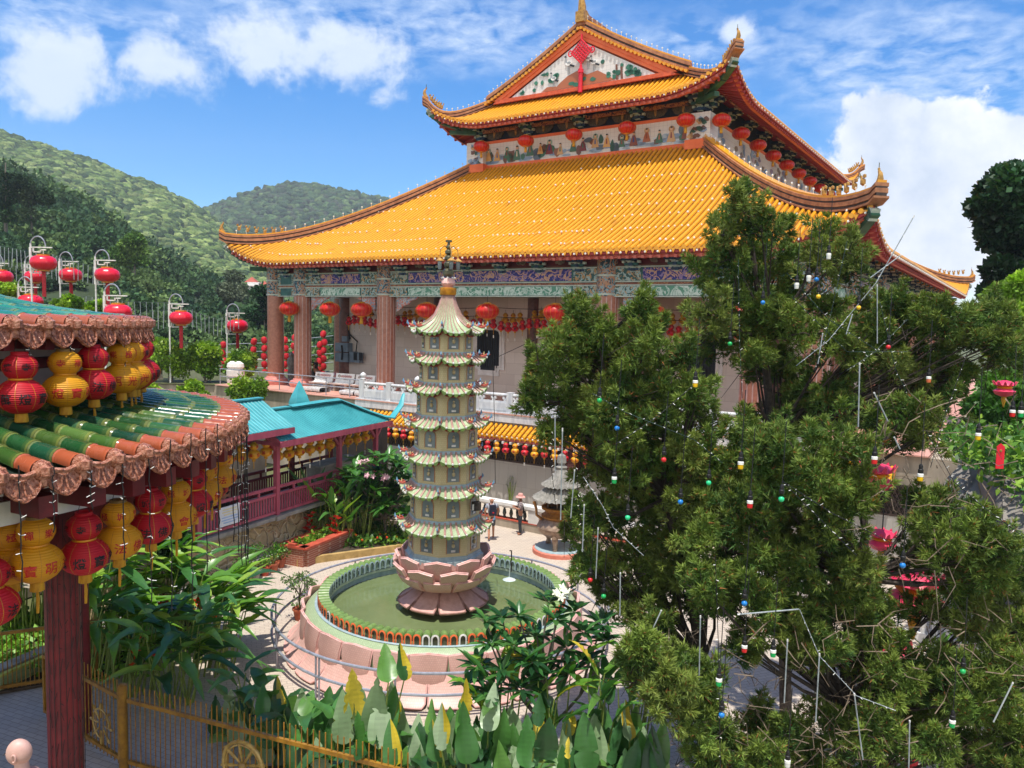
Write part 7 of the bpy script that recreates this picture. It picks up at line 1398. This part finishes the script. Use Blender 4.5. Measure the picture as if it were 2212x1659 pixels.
def spray(cen,rm,r,f):
    """upward flame-like plumes of small scale sprays filling one uneven blob -> triangles and their place along the plume"""
    m_=int(16*(r/60)**2*f)+6; d=unit(RNG.normal(size=(m_,3))); o=cen+d*(rm*RNG.uniform(.1,1.,(m_,1))); ax=unit(d*.8+np.array([0,0,.75])+.3*RNG.normal(size=(m_,3))); Lp=RNG.uniform(.26,.52,(m_,1)); ns=44
    O=np.repeat(o,ns,0); A=np.repeat(ax,ns,0); u=RNG.uniform(0,1,(m_*ns,1))**.8; side=unit(np.cross(A,RNG.normal(size=A.shape))); R_=.17*(1-u*.85)*np.sqrt(RNG.uniform(.1,1,(m_*ns,1)))*np.repeat(Lp,ns,0)/.38
    P=O+A*(u-.35)*np.repeat(Lp,ns,0)+side*R_; dd=unit(A*.75+side*.7+.25*RNG.normal(size=A.shape)); nb=6
    P=np.repeat(P,nb,0); D_=unit(np.repeat(dd,nb,0)+.45*RNG.normal(size=(len(P),3))); W_=unit(np.cross(D_,RNG.normal(size=D_.shape)))*(.011*RNG.uniform(.7,1.4,(len(P),1))); L=.10*RNG.uniform(.6,1.35,(len(P),1)); P=P+D_*RNG.uniform(-.02,.03,(len(P),1))
    pc=np.repeat(RNG.uniform(.72,1.22,(m_,1)),ns*nb,0); return np.stack([P-W_,P+W_,P+D_*L],1),np.repeat(u,nb,0),pc
for key,(Yc,lab,tr,bl_) in BL.items():
    tp=[at(x,y,Yc+.3) for x,y in tr]; base=tp[0].copy(); base[2]=0; t=thing('juniper_tree',lab,'tree',base,'junipers hung with coloured bulbs'); b=MB(); pts=[base]+tp; n=len(pts); b.tube(pts,[.17-.13*i/(n-1) for i in range(n)],8)
    Ps=[]; Cs=[]
    xs_=[q[0] for q in bl_]; ys_=[q[1] for q in bl_]
    GAP=[(1590,850,38),(1500,1400,75),(1600,1370,45),(1700,1460,60),(1890,1025,42),(1975,1275,55),(1905,1165,28),(1640,1480,50),(2110,1000,50),(2080,1060,45),(1935,1425,36),(1560,800,20),(1770,1520,50),(1340,1380,30),(2010,1390,20)]
    extra=[]
    for _ in range(int(len(bl_)*1.3)):
        q=random.choice(bl_); a_=U(0,6.28); x=q[0]+cos(a_)*q[2]*.9; y=q[1]+sin(a_)*q[2]*.9; r=U(26,44)
        if key!='D' and x>1230 and y>640 and all((x-g[0])**2+(y-g[1])**2>(g[2]+r*.6)**2 for g in GAP): extra.append((x,y,r))
    bl_=bl_+extra
    for x,y,r in bl_:
        c=at(x,y,Yc+U(-.9,1.1)); rm=r*Yc/FOC; 
        j=min(range(1,n),key=lambda j:np.linalg.norm(pts[j]-c)+.35*max(0,pts[j][2]-c[2]+.3)); q=pts[j-1]*.4+pts[j]*.6; m_=(q+c)/2+V3(U(-.2,.2),U(-.2,.2),-.12); b.tube([q,m_,c],[.05,.03,.012],5)
        for _ in range(5): e=c+unit(RNG.normal(size=3))*rm*U(.5,1.0); mm=(c+e)/2+RNG.normal(size=3)*.06; b.tube([m_ if U(0,1)<.3 else c,mm,e],[.014,.010,.005],4,caps=False)
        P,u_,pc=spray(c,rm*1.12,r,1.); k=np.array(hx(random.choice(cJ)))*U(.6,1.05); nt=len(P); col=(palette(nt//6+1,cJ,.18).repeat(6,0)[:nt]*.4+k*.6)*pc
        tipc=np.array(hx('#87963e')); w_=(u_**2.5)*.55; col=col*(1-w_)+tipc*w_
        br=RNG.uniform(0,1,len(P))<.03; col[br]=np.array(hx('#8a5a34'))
        Ps.append(P); Cs.append(col*RNG.uniform(.8,1.2,(len(P),1)))
    for _ in range(40):
        x,y,r=random.choice(bl_); c=at(x,y+r*.4,Yc+U(-.6,.8)); b.tube([c,c+RNG.normal(size=3)*.22-Z1*.1,c+RNG.normal(size=3)*.38-Z1*.1],[.012,.009,.004],4,caps=False)
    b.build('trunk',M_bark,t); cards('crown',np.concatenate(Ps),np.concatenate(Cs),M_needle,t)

tw=MB()
for _ in range(420):
    x,y=(U(1450,2212),U(1340,1660)) if U(0,1)<.75 else (U(1880,2200),U(850,1250)); c=at(x,y,U(11.3,12.8)); d=RNG.normal(size=3)*.25; d[2]-=.05; tw.tube([c,c+d*.6+RNG.normal(size=3)*.06,c+d*1.2+RNG.normal(size=3)*.1],[.010,.007,.003],3,0,caps=False)
o=tw.build('dead_twigs',MT('dead_twig','#8a7a68','#5a4c3e',.9,9),bpy.data.objects['juniper_tree.002']); o['kind']='stuff'
# ================= tree bulbs, tubes, wires, things behind the junipers, people, statue
_bc={}
def bulbmat(c):
    if c not in _bc: _bc[c]=MT('bulb_'+{'#1f7fd0':'blue','#f0c020':'yellow','#e02a30':'red','#1fae5a':'green','#2fd08a':'mint','#e8e8e2':'white','#e87a50':'coral','#e0408a':'magenta'}[c],c,dk(c,.8),.25,6)
    return _bc[c]
CN={'#1f7fd0':'blue','#f0c020':'yellow','#e02a30':'red','#1fae5a':'green','#2fd08a':'mint green','#e8e8e2':'white','#e87a50':'coral','#e0408a':'magenta'}
B_,Y_,R_c,G_,M_,W_c,O_,K_='#1f7fd0','#f0c020','#e02a30','#1fae5a','#2fd08a','#e8e8e2','#e87a50','#e0408a'
BU=[(1648,651,B_,0,14.2,'at the left of the tall juniper'),(1747,601,W_c,1,14.2,'at the tall juniper top, left of a blue one'),(1764,601,B_,0,14.3,'near the top of the tall juniper'),(1768,638,Y_,0,14.1,'below the blue one in the tall juniper'),(1721,617,W_c,1,14.3,'leftmost white one in the tall juniper'),(1577,740,G_,0,14.,'before the temple wall gap'),(1502,828,Y_,1,12.6,'on the left juniper below the red gourds'),(1919,747,R_c,0,14.,'among crossing wires at right'),(1855,662,Y_,0,14.2,'half hidden among crossing wires'),(1790,553,W_c,1,14.3,'highest of all in the tall juniper'),(1327,1036,G_,1,12.4,'left edge of the left juniper'),(1531,1040,M_,0,12.2,'middle of the left juniper'),(1470,1081,B_,0,12.,'centre of the left juniper'),(1688,1075,M_,0,11.,'centre of the broad juniper'),(1620,1088,R_c,1,11.1,'left part of the broad juniper'),(1356,1115,M_,0,12.,'lower left of the left juniper'),(1434,990,R_c,0,12.4,'upper part of the left juniper'),(1600,1004,Y_,1,11.2,'upper left of the broad juniper'),(1889,993,R_c,1,11.2,'above the pink lantern behind'),(1950,1218,B_,0,11.,'above the big pink lantern behind'),(1608,1300,B_,0,11.,'low in the broad juniper'),(1670,1410,G_,1,11.2,'over the paving gap'),(1608,1400,R_c,1,11.4,'beside the paving gap'),(1553,1472,G_,1,10.6,'right of the low juniper clumps'),(1559,1541,B_,0,10.6,'lowest on the low juniper clumps'),(1701,1648,W_c,1,11.,'at the bottom picture edge'),(2057,1562,G_,1,11.,'at the lower right corner'),(2080,1447,G_,0,11.4,'right of the trunk at lower right'),(2006,819,O_,1,14.,'in the right part of the tall juniper'),(2113,942,Y_,1,12.,'near the hanging red strip'),(2187,892,R_c,1,12.4,'pair at the right edge, left one'),(2205,893,G_,1,12.4,'pair at the right edge, right one'),(1333,922,B_,0,12.5,'upper left of the left juniper'),(1295,862,G_,0,12.6,'left side of the left juniper'),(1988,1030,Y_,1,11.4,'by the grey cliff'),(1304,1285,G_,0,12.6,'hanging before the pool edge at left'),(1275,1250,R_c,0,12.9,'beside the plumeria at left')]
for x,y,c,cyl,Y,w_ in BU:
    p=at(x,y,Y-.9); t=thing('hanging_bulb',f'{CN[c]} {"capsule" if cyl else "round"} bulb, {w_}','bulb',p,'coloured bulbs hung in the junipers')
    b=MB()
    if cyl: b.lathe([(0,-.06),(.034,-.055),(.038,-.03),(.038,.005),(0,.005)],12,p,0); b.lathe([(.041,.005),(.041,.04),(.026,.05)],12,p,1)
    else: b.ball(p-Z1*.02,.040,12,0)
    b.build('globe',[bulbmat(c),M_bulb],t); b=MB(); b.lathe([(.032,.05),(.036,.07),(.036,.10),(.024,.11),(.028,.15),(.012,.18)],8,p); b.build('socket',M_black,t); b=MB(); b.tube([p+Z1*.17,p+V3(.02,.03,.5),p+V3(.05,.1,1.0)],.006,4); b.build('cord',M_black,t)
TU=[((1895,619),(1895,742),14.4,'vertical below the crossed poles'),((1972,471),(1893,610),14.6,'long leaning at the very top'),((1945,552),(1880,600),14.8,'short leaning under the long one'),((1841,680),(1828,722),14.6,'short in the tall juniper middle'),((1777,722),(1767,786),14.4,'bright in the tall juniper middle'),((1857,789),(1854,922),11.2,'long vertical before the broad juniper'),((1889,850),(1918,910),11.2,'slanting before the broad juniper'),((1932,945),(1944,970),11.2,'short stub above the pink lantern'),((1598,1327),(1725,1316),10.9,'nearly horizontal over the paving gap'),((1513,1335),(1510,1469),11.4,'vertical left of the paving gap'),((1701,1386),(1694,1518),11.,'vertical inside the paving gap'),((1770,1417),(1762,1559),10.9,'vertical on the dark trunk'),((1846,1503),(1864,1641),10.9,'vertical near the bottom edge'),((1428,1320),(1402,1376),11.8,'short slanting at the lower left'),((2187,1477),(2146,1560),11.,'slanting at the lower right edge'),((1199,901),(1199,1017),13.2,'left of the incense burner top'),((1215,932),(1211,1123),12.8,'long, in front of the incense burner'),((1241,1018),(1233,1119),12.8,'in front of the burner canopy'),((1262,1093),(1258,1192),12.6,'right of the incense burner'),((1292,1144),(1287,1250),12.6,'before the left juniper edge'),((1965,1560),(1963,1659),11.,'beside the red column at the bottom'),((1340,1240),(1339,1330),12.,'behind the low left clumps')]
for a,c,Y,w_ in TU:
    A=at(*a,Y-.5); B=at(*c,Y-.5); b=MB(); b.tube([A,B],.010,7,0); b.tube([A,A+(A-B)*.04],.012,7,1); tag(b.build('light_tube',[M_tubew,M_frame],base=A),f'thin grey light tube hung in the junipers, {w_}','light tube','light tubes hung in the junipers')
WI=[([(1972,471),(1893,610),(1790,735),(1720,790)],14.,M_tubew,'pale wire from the leaning pole down to the left'),([(1700,590),(1790,690),(1900,760)],14.,M_gwire,'green wire crossing rightwards through the tall juniper'),([(1830,520),(1790,700),(1760,800)],14.,M_gwire,'green wire dropping from the tall juniper top'),([(1710,640),(1830,760),(1960,760)],14.,M_gwire,'green wire crossing before the tall juniper'),([(1595,560),(1597,720),(1603,860)],13.4,M_gwire,'vertical lamp wire before the temple wall gap'),([(1280,850),(1350,890),(1500,950),(1560,1000)],12.2,M_gwire,'green wire across the left juniper'),([(1500,830),(1420,900),(1330,960)],12.4,M_black,'black wire across the left juniper'),([(1260,1030),(1300,1090),(1325,1140),(1390,1200)],12.,M_tubew,'pale wire falling to the left juniper edge'),([(1900,650),(1935,800),(1975,880),(2000,950)],13.6,M_gwire,'long green wire at right of the tall juniper'),([(1960,690),(1890,760),(1830,800)],13.8,M_gwire,'green wire crossing leftwards at right'),([(1690,1040),(1800,1110),(1920,1170)],10.8,M_black,'black wire over the broad juniper'),([(1690,1040),(1760,1110),(1850,1200)],10.8,M_black,'second black wire over the broad juniper'),([(1727,1316),(1770,1417),(1850,1503),(1935,1535)],10.8,M_tubew,'pale wire linking the lower light tubes'),([(2000,930),(2060,1040),(2130,1100),(2212,1160)],11.4,M_black,'black wire before the grey cliff'),([(2090,760),(2040,900),(2010,1010)],11.6,M_black,'black wire dropping by the red strip'),([(1545,1200),(1552,1400),(1556,1659)],10.6,M_black,'vertical black wire at the low clumps'),([(1195,930),(1190,1000),(1200,1090)],13.,M_black,'black wire left of the incense burner'),([(1240,960),(1250,1080),(1262,1200)],12.8,M_black,'black wire right of the incense burner')]
for pts,Y,m_,l in WI:
    A=[at(x,y,Y-.3) for x,y in pts]; b=MB(); b.tube(A,.0055,4); 
    for p,q in zip(A,A[1:]):
        for f in np.linspace(.1,.9,6): c=p+(q-p)*f; b.tube([c,c+V3(U(-.04,.04),U(-.04,0),U(-.03,.04))],.004,3,1)
    tag(b.build('light_wire',[m_,M_bulb],base=A[0]),l,'wire','wires strung through the junipers')
# large pink and yellow silk lanterns behind the junipers
def pink(p,w_,label):
    t=thing('lotus_lantern',label,'lantern',p,'pink lotus lanterns behind the junipers'); r=w_/2; b=MB()
    b.lathe([(.2*r,.75*r),(.7*r,.6*r),(.95*r,.3*r),(.6*r,.16*r)],18,p,0); b.lathe([(.6*r,.16*r),(.72*r,.05*r),(.6*r,-.06*r)],18,p,1); b.lathe([(.6*r,-.06*r),(1.0*r,-.3*r),(.8*r,-.65*r),(.3*r,-.85*r)],18,p,0)
    for k in range(12): a=k*PI/6; q=p+V3(cos(a)*r*.9,sin(a)*r*.9,.35*r); b.prism([(-.16*r,0),(.16*r,0),(.1*r,.25*r),(0,.38*r),(-.1*r,.25*r)],q,(V3(-sin(a),cos(a),0),unit(V3(cos(a)*.5,sin(a)*.5,1))),.01,0)
    b.build('body',[M_pink,M_lyel],t); b=MB(); b.lathe([(.2*r,-.8*r),(.25*r,-1.1*r),(.05*r,-1.9*r)],12,p); b.build('tassel',M_tass,t); b=MB(); b.tube([p+Z1*.7*r,p+Z1*(.7*r+1.)],.015,4); b.build('cord',M_black,t)
for x,y,w_,Y,l in ((1892,1028,78,18.5,'pink and yellow lotus lantern glimpsed in the upper gap'),(1978,1275,118,16.5,'largest pink lotus lantern with a yellow top behind the junipers'),(1905,1165,60,19,'small pink lotus lantern between the two larger ones'),(2170,838,44,20,'pink lotus lantern at the right edge'),(1935,1425,100,15.,'dark red lotus lantern low behind the junipers'),(2040,845,36,21,'small red lotus lantern in the right branches')): pink(at(x,y,Y),w_*Y/FOC,l)
p=at(1972,1600,13.5); b=MB(); b.lathe([(.11,0),(.11,p[2]+.5),(.14,p[2]+.52),(.14,p[2]+.6),(.05,p[2]+.66)],14,V3(p[0],p[1],0)); tag(b.build('red_column',M_lredp,base=V3(p[0],p[1],0)),'bright red slim column at the bottom edge under the junipers','column')
p=at(2160,985,14.5); b=MB(); h=.48; b.prism([(-.075,-h/2),(.075,-h/2),(.075,h/2-.06),(.0,h/2),(-.075,h/2-.06)],p,(V3(1,0,0),Z1),.015,0); b.tube([p+Z1*h/2,p+Z1*(h/2+.6)],.005,3,1); b.ball(p+V3(0,-.01,.1),.03,6,2); tag(b.build('red_strip',[M_lredp,M_black,M_goldp],smooth=False,base=p),'red vertical wishing strip hanging in the right juniper','sign')
# white balustrade and cliff at the far right
A=at(1560,1175,24); A[2]=0; B=at(2120,1300,20); B[2]=0; dd=unit(B-A); t=thing('white_balustrade','white balustrade glimpsed behind the junipers at right','balustrade',A); b=MB(); b.beam(A+Z1*.95,B+Z1*.95,.2,.1); b.beam(A+Z1*.12,B+Z1*.12,.25,.24); b.build('rails',M_white,t,smooth=False)
L=np.linalg.norm(B-A)
for i in range(24): q=A+dd*L*(i+.5)/24; b=MB(); b.lathe([(.06,.24),(.09,.5),(.05,.8),(.07,.9)],8,q); b.build('baluster',M_white,t)
rk=[]; 
for i,x in enumerate(np.linspace(0,1,30)):
    bx=at(2075,1290,19)*(1-x)+at(2330,1500,12)*x; tx=at(2060,960,21)*(1-x)+at(2300,1120,15)*x; rk.append([bx*(1-h)+tx*h+V3(.5*sin(h*7+x*9)+U(-.12,.12),.35*sin(x*23+h*5)+U(-.15,.15),0)*(.4 if h in (0,1) else .6) for h in np.linspace(0,1.0,14)]+[tx+V3(1.2,1.5,-.1),tx+V3(6,6,-1)])
b=MB(); b.grid(rk,0,flip=True); tag(b.build('rock_cliff',M_rock,base=rk[0][0]),'grey weathered rock cliff at the right edge','cliff')
N=2500; idx=RNG.integers(0,30,N); P0_=np.array([rk[i][13] for i in idx])+np.c_[RNG.uniform(-.4,1.8,N),RNG.uniform(-.3,1.5,N),RNG.uniform(0,.7,N)]; o=cards('cliff_undergrowth',leafset(P0_,RNG.normal(size=(N,3)),.22,.12),palette(N,['#4d7a2e','#6a9434','#3c6426','#86a83c'],.15),M_leaf); tag(o,'green undergrowth along the top of the grey cliff',kind='stuff')
# right hand ground plants seen through the branches
for i,(x,y,Y,l) in enumerate(((1640,1540,13.6,'red and green spiky plant on the paving under the junipers'),(1760,1560,13.2,'leafy plant by the trunks at the bottom'),(2100,1480,14.5,'bright green shrub behind the right juniper'),(2030,1240,17.,'green shrub below the grey cliff'))):
    p=at(x,y,Y); p[2]=0; bl_=[]
    for k in range(26): a=U(0,6.28); f=p+V3(U(-.3,.3),U(-.3,.3),0); lb=f+V3(cos(a)*.15,sin(a)*.15,U(.2,1.2+.4*(i>1))); bl_.append((f,lb,V3(cos(a),sin(a),U(.3,1.5)),U(.35,.7),U(.07,.14),U(.1,.4),np.array(hx(random.choice(['#6a9a34','#86ad40','#4d7a2e','#b0503c'] if i==0 else ['#6a9a34','#86ad40','#4d7a2e']))),None,{}))
    clump('leafy_plant',l,p,bl_,group='plants under the junipers')
# ================= people
def skin(name,J,E,mat,parent,root=0,sub=1):
    me=bpy.data.meshes.new(name); me.from_pydata([tuple(j[0]) for j in J],E,[]); o=bpy.data.objects.new(name,me); COL.objects.link(o); md=o.modifiers.new('Skin','SKIN'); md.use_smooth_shade=True
    for v,j in zip(me.skin_vertices[0].data,J): r=j[1]; v.radius=(r,r) if not hasattr(r,'__len__') else r
    me.skin_vertices[0].data[root].use_root=True; s=o.modifiers.new('Subsurf','SUBSURF'); s.levels=sub; s.render_levels=sub
    dg=bpy.context.evaluated_depsgraph_get(); dg.update(); m2=bpy.data.meshes.new_from_object(o.evaluated_get(dg)); m2.materials.clear(); m2.materials.append(mat); m2.polygons.foreach_set('use_smooth',[True]*len(m2.polygons)); bpy.data.objects.remove(o); bpy.data.meshes.remove(me); m2.name=name
    q=bpy.data.objects.new(name,m2); COL.objects.link(q)
    if parent: q.parent=parent
    return q
def person(label,p,rz,H,top,bot,hairc,arms,legs,shorts=False,sleeve=.5,hat=None,bag=None,shoe='#201c1c',hairlong=False,lean=0.,skinm=None):
    """local frame: x right, y forward. arms: [(elbow),(hand)] for left,right; legs: [(knee),(foot)]"""
    t=thing('person',label,'person',p); s=H/1.7; sk=skinm or M_skin
    J=[];E=[]
    def j(x,y,z,r): J.append((V3(x,y,z)*s,(r*s if not hasattr(r,'__len__') else tuple(k*s for k in r)))); return len(J)-1
    pel=j(0,0,.93,(.15,.11)); wa=j(0,lean*.3,1.10,(.14,.10)); ch=j(0,lean*.7,1.30,(.17,.12)); nk=j(0,lean,1.44,.058); hd=j(0,lean+.02,1.54,.085); hd2=j(0,lean+.01,1.62,.085); E+= [(pel,wa),(wa,ch),(ch,nk),(nk,hd),(hd,hd2)]
    AR=[]
    for sg,(el,ha) in zip((-1,1),arms):
        sh=j(sg*.185,lean*.9,1.38,.062); e=j(*el,.043); w=j(*(np.array(ha)*.92+np.array(el)*.08),.03); pm=j(*ha,(.042,.024)); E+=[(ch,sh),(sh,e),(e,w),(w,pm)]; hv=unit(np.array(ha)-np.array(el)); AR.append((sh,e,w))
        for k in range(5): f=np.array(ha)+hv*(.075-.012*abs(k-2))+V3(.017*(k-2),.012*(k==0),-.02); q=j(*f,.010); E.append((pm,q))
    LG=[]
    for sg,(kn,ft) in zip((-1,1),legs):
        hp=j(sg*.09,0,.88,.088); k=j(*kn,.058); a=j(*(np.array(ft)+V3(0,0,.08)),.04); to=j(*(np.array(ft)+V3(0,.14,.035)),.038); E+=[(pel,hp),(hp,k),(k,a),(a,to)]; LG.append((hp,k,a,to))
    skin('body',J,E,sk,t)
    S=lambda i,k:(J[i][0],tuple(np.array(J[i][1])*k+.012*s) if hasattr(J[i][1],'__len__') else J[i][1]*k+.012*s)
    TJ=[S(pel,1.02),S(wa,1.04),S(ch,1.04),(J[nk][0]-V3(0,0,.03)*s,.065*s)]; TE=[(0,1),(1,2),(2,3)]
    for sh,e,w in AR: i=len(TJ); TJ+=[S(sh,1.12),(J[sh][0]*(1-sleeve)+J[e][0]*sleeve if sleeve<=1 else J[e][0]*(2-sleeve)+J[w][0]*(sleeve-1),.058*s)]; 
    TE+=[(2,4),(4,5),(2,6),(6,7)]
    skin('shirt',TJ,TE,top,t,0)
    PJ=[(J[pel][0]+V3(0,0,.05)*s,(.155*s,.115*s)),(J[pel][0],(.165*s,.12*s))]; PE=[(0,1)]
    for hp,k,a,to in LG:
        i=len(PJ); PJ+=[S(hp,1.04),S(k,1.08)]; PE+=[(1,i),(i,i+1)]
        if not shorts: PJ.append(S(a,1.15)); PE.append((i+1,i+2))
    skin('shorts' if shorts else 'trousers',PJ,PE,bot,t,1)
    for hp,k,a,to in LG: b=MB(); q=J[to][0]; b.ball((q+J[a][0])/2*V3(1,1,0)+V3(0,0,.045)*s,.07*s,10,0,.7); b.ball(q*V3(1,1,0)+V3(0,.01,.04)*s,.055*s,10,0,.7); o=b.build('shoe',MT('shoe_dark',shoe,dk(shoe,.7),.5,8),t); o.location=(0,0,0)
    hc=J[hd2][0]; b=MB()
    n=12; rows=[]
    for i in range(7): 
        th=i/6*(1.75 if not hairlong else 2.2); rows.append([hc+V3(.098*sin(th)*cos(a),(.108*sin(th)*sin(a))-.012+ (.03*max(0,th-1.1)*-1 if sin(a)>0 else 0),.112*cos(th)+.02+(.05*(sin(a)>.3)*max(0,th-1.1)))*s for a in np.linspace(0,2*PI,n+1)[:-1]])
    b.grid(rows,0,wrapv=True); b.build('hair',MT('hair',hairc,dk(hairc,.6),.5,20),t); ORG[t.name]=np.array(p,float)
    fc=MB(); f=hc+V3(0,.098,-.03)*s; fc.ball(f+V3(0,.0,-.02)*s,.014*s,6,0); 
    for sg in (-1,1): fc.ball(f+V3(sg*.03,-.008,.01)*s,.010*s,6,1); fc.ball(hc+V3(sg*.098,0,-.03)*s,.022*s,6,0)
    fc.box(f+V3(0,-.006,-.055)*s,(.035*s,.01*s,.008*s),mi=1)
    for k in range(len(fc.v)): pass
    fo=fc.build('face',[sk,M_bark],None); fo.parent=t; fo.location=(0,0,0)
    for ch_ in t.children:
        if ch_.name.startswith(('hair','shoe')): ch_.location=(0,0,0)
    if hat: hb=MB(); hb.lathe([(.20,-.035),(.17,.0),(.11,.01),(.108,.07),(.08,.12),(.0,.13)],20,V3(0,0,0)); me=hb.mesh('hat',[hat]); part('hat',me,t,hc+V3(0,0,.02)*s)
    if bag=='back':
        bb=MB(); bb.box((0,-.20,1.22),(.28,.15,.40),mi=0,taper=.85); bb.box((0,-.29,1.14),(.2,.05,.18),mi=0)
        for sg in (-1,1): bb.tube([V3(sg*.10,-.14,1.4),V3(sg*.11,-.02,1.46),V3(sg*.12,.13,1.32),V3(sg*.12,.02,1.1)],.018,5,0)
        bb.box((.0,-.32,1.15),(.06,.01,.05),mi=1); part('backpack',bb.mesh('backpack',[MT('navy_bag','#1a2038','#10142a',.7,8),M_lred]),t)
    if bag=='side':
        bb=MB(); bb.box((.24,-.02,.93),(.12,.34,.24),mi=0,taper=.9); bb.tube([V3(.22,.1,1.03),V3(-.02,.15,1.3),V3(-.15,.0,1.47),V3(-.02,-.14,1.3),V3(.22,-.14,1.03)],.014,5,0); part('shoulder_bag',bb.mesh('shoulder_bag',[MT('black_bag','#17171a','#0e0e10',.6,8)]),t)
    t.rotation_euler=(0,0,rz); return t
REST=[((-.24,-.02,1.10),(-.23,.06,.86)),((.24,-.02,1.10),(.23,.06,.86))]; STAND=[((-.09,.02,.48),(-.09,-.02,.0)),((.10,.0,.48),(.11,-.02,.0))]
p=on(1061,1166,0); person('man in a pale grey shirt with a dark backpack walking beside the pagoda',p,rad(12),1.7,MT('grey_shirt','#a9adb8','#8d919d',.8,6),MT('grey_shorts','#55565a','#434448',.8,6),'#2a2626',[((-.27,-.05,1.14),(-.22,.14,.98)),((.27,.02,1.14),(.24,.16,.97))],[((-.10,.02,.48),(-.13,-.22,.03)),((.10,.14,.50),(.11,.16,0))],True,.55,None,'back')
m=NT('floral_blouse',.8); v=m.coord(); m.color(m.mix(m.math('GREATER_THAN',m.noise(v,26,3),.52),'#6a6066','#b8a8a4')); M_blouse=m.m
p=on(1123,1155,0); wm=person('woman in a pink sun hat looking at her phone, with a black shoulder bag',p,rad(96),1.62,M_blouse,MT('dark_jeans','#33383f','#262a30',.85,6),'#2c2420',[((-.22,.06,1.12),(-.10,.30,1.20)),((.22,.06,1.12),(.08,.30,1.22))],STAND,False,.9,MT('pink_hat','#e0aaa0','#cc9288',.8,6),'side',hairlong=True)
b=MB(); b.box((.0,.36,1.19),(.075,.012,.14)); o=b.build('phone',M_white,None,smooth=False); o.parent=wm
p=W_(1.9,.75,FW); person('woman in black on the pink railed walkway raising an arm',p,rad(-110),1.66,MT('black_top','#17161a','#0e0d10',.8,6),MT('black_trousers','#1c1c22','#121216',.8,6),'#151212',[((-.3,.12,1.42),(-.26,.2,1.70)),((.24,.1,1.12),(.16,.3,1.2))],STAND,False,.35,None,None,hairlong=True)
p=at(682,780,47.6); p[2]=FL; person('man in a black t-shirt standing behind the striped column',p,rad(-100),1.74,MT('black_tshirt','#15151a','#0d0d10',.8,6),MT('dark_trousers','#1e2026','#14161a',.8,6),'#141010',REST,STAND,False,.5)
p=at(452,800,49.6); p[2]=FL; person('person in a blue shirt half hidden behind the clipped hedge',p,rad(160),1.66,MT('blue_shirt','#2a50b0','#1e3c8a',.8,6),MT('blue_trousers','#2a3a6a','#1e2c50',.8,6),'#1c1818',REST,STAND,False,.6)
# ================= bald monk figure at the lower left
p=at(40,1625,6.6); t=thing('monk_statue','smooth pink bald child monk statue looking left at the lower left corner','statue',p*V3(1,1,0))
sy=p; hb=MB(); n=28; m_=20; rows=[]
for i in range(m_+1):
    th=PI*i/m_; row=[]
    for k in range(n):
        a=2*PI*k/n; x=sin(th)*cos(a); y=sin(th)*sin(a); z=cos(th); r=.100
        face=max(0,-x); sx=.108*(1+.06*(x>0)); q=V3(x*sx,y*.085,z*.118)
        if x<0:
            q[0]*=.96-.06*max(0,z); q[0]-=.020*math.exp(-((z+.22)/.13)**2-(y/.20)**2)          # nose
            q[0]-=.010*math.exp(-((z+.55)/.09)**2-(y/.35)**2); q[0]+=.008*math.exp(-((z-.06)/.10)**2-((abs(y)-.33)/.16)**2); q[0]-=.010*math.exp(-((z+.82)/.12)**2-(y/.3)**2)
        q[2]*=1.0 if z>0 else 1.02; q[1]*=1 if z>-.3 else 1-.35*(-z-.3); row.append(sy+q)
    rows.append(row)
hb.grid(rows,0,wrapv=True); hb.lathe([(.10,-.35),(.062,-.16),(.056,-.10),(.05,-.06)],20,sy+V3(.025,0,0),0)
for sg in (-1,1): hb.tube([sy+V3(.012+.018*cos(w),sg*.088,-.012+.034*sin(w)) for w in np.linspace(-2.2,2.4,9)],.010,6,0)
hb.lathe([(.13,-.8),(.19,-.42),(.175,-.28),(.12,-.215),(.06,-.19)],24,sy+V3(.03,0,0),0,sq=1.25); hb.build('figure',M_statue,t,angle=1.5)
b=MB(); b.lathe([(.24,0),(.22,1.),(.2,sy[2]-.75),(.205,sy[2]-.40),(.19,sy[2]-.30)],24,sy*V3(1,1,0)+V3(.03,0,0),0,False,sq=1.25); b.tube([sy+V3(.03+.19*cos(w),.235*sin(w),-.30+.03*cos(w*2)) for w in np.linspace(0,2*PI,17)],.014,5,0); b.build('robe',MT('pale_robe','#b58a72','#98705a',.6,5),t)
b=MB()
for sg in (-1,1): b.tube([sy+V3(-.099+.0*sg,sg*(.018+.02*k),.004-.004*abs(k-1)) for k in range(3)],.004,4)
b.build('eyelids',M_bark,t)

hz=NT('haze'); hz.n.remove(hz.b); pv2=hz.add('ShaderNodeVolumePrincipled'); pv2.inputs['Density'].default_value=.00024; pv2.inputs['Color'].default_value=(.80,.88,1,1); hz.link(pv2.outputs[0],hz.n['Material Output'].inputs['Volume'])
b=MB(); b.box((0,620,170),(2400,1900,346)); tag(b.build('haze',hz.m,smooth=False),'thin pale air haze over the valley',kind='stuff')
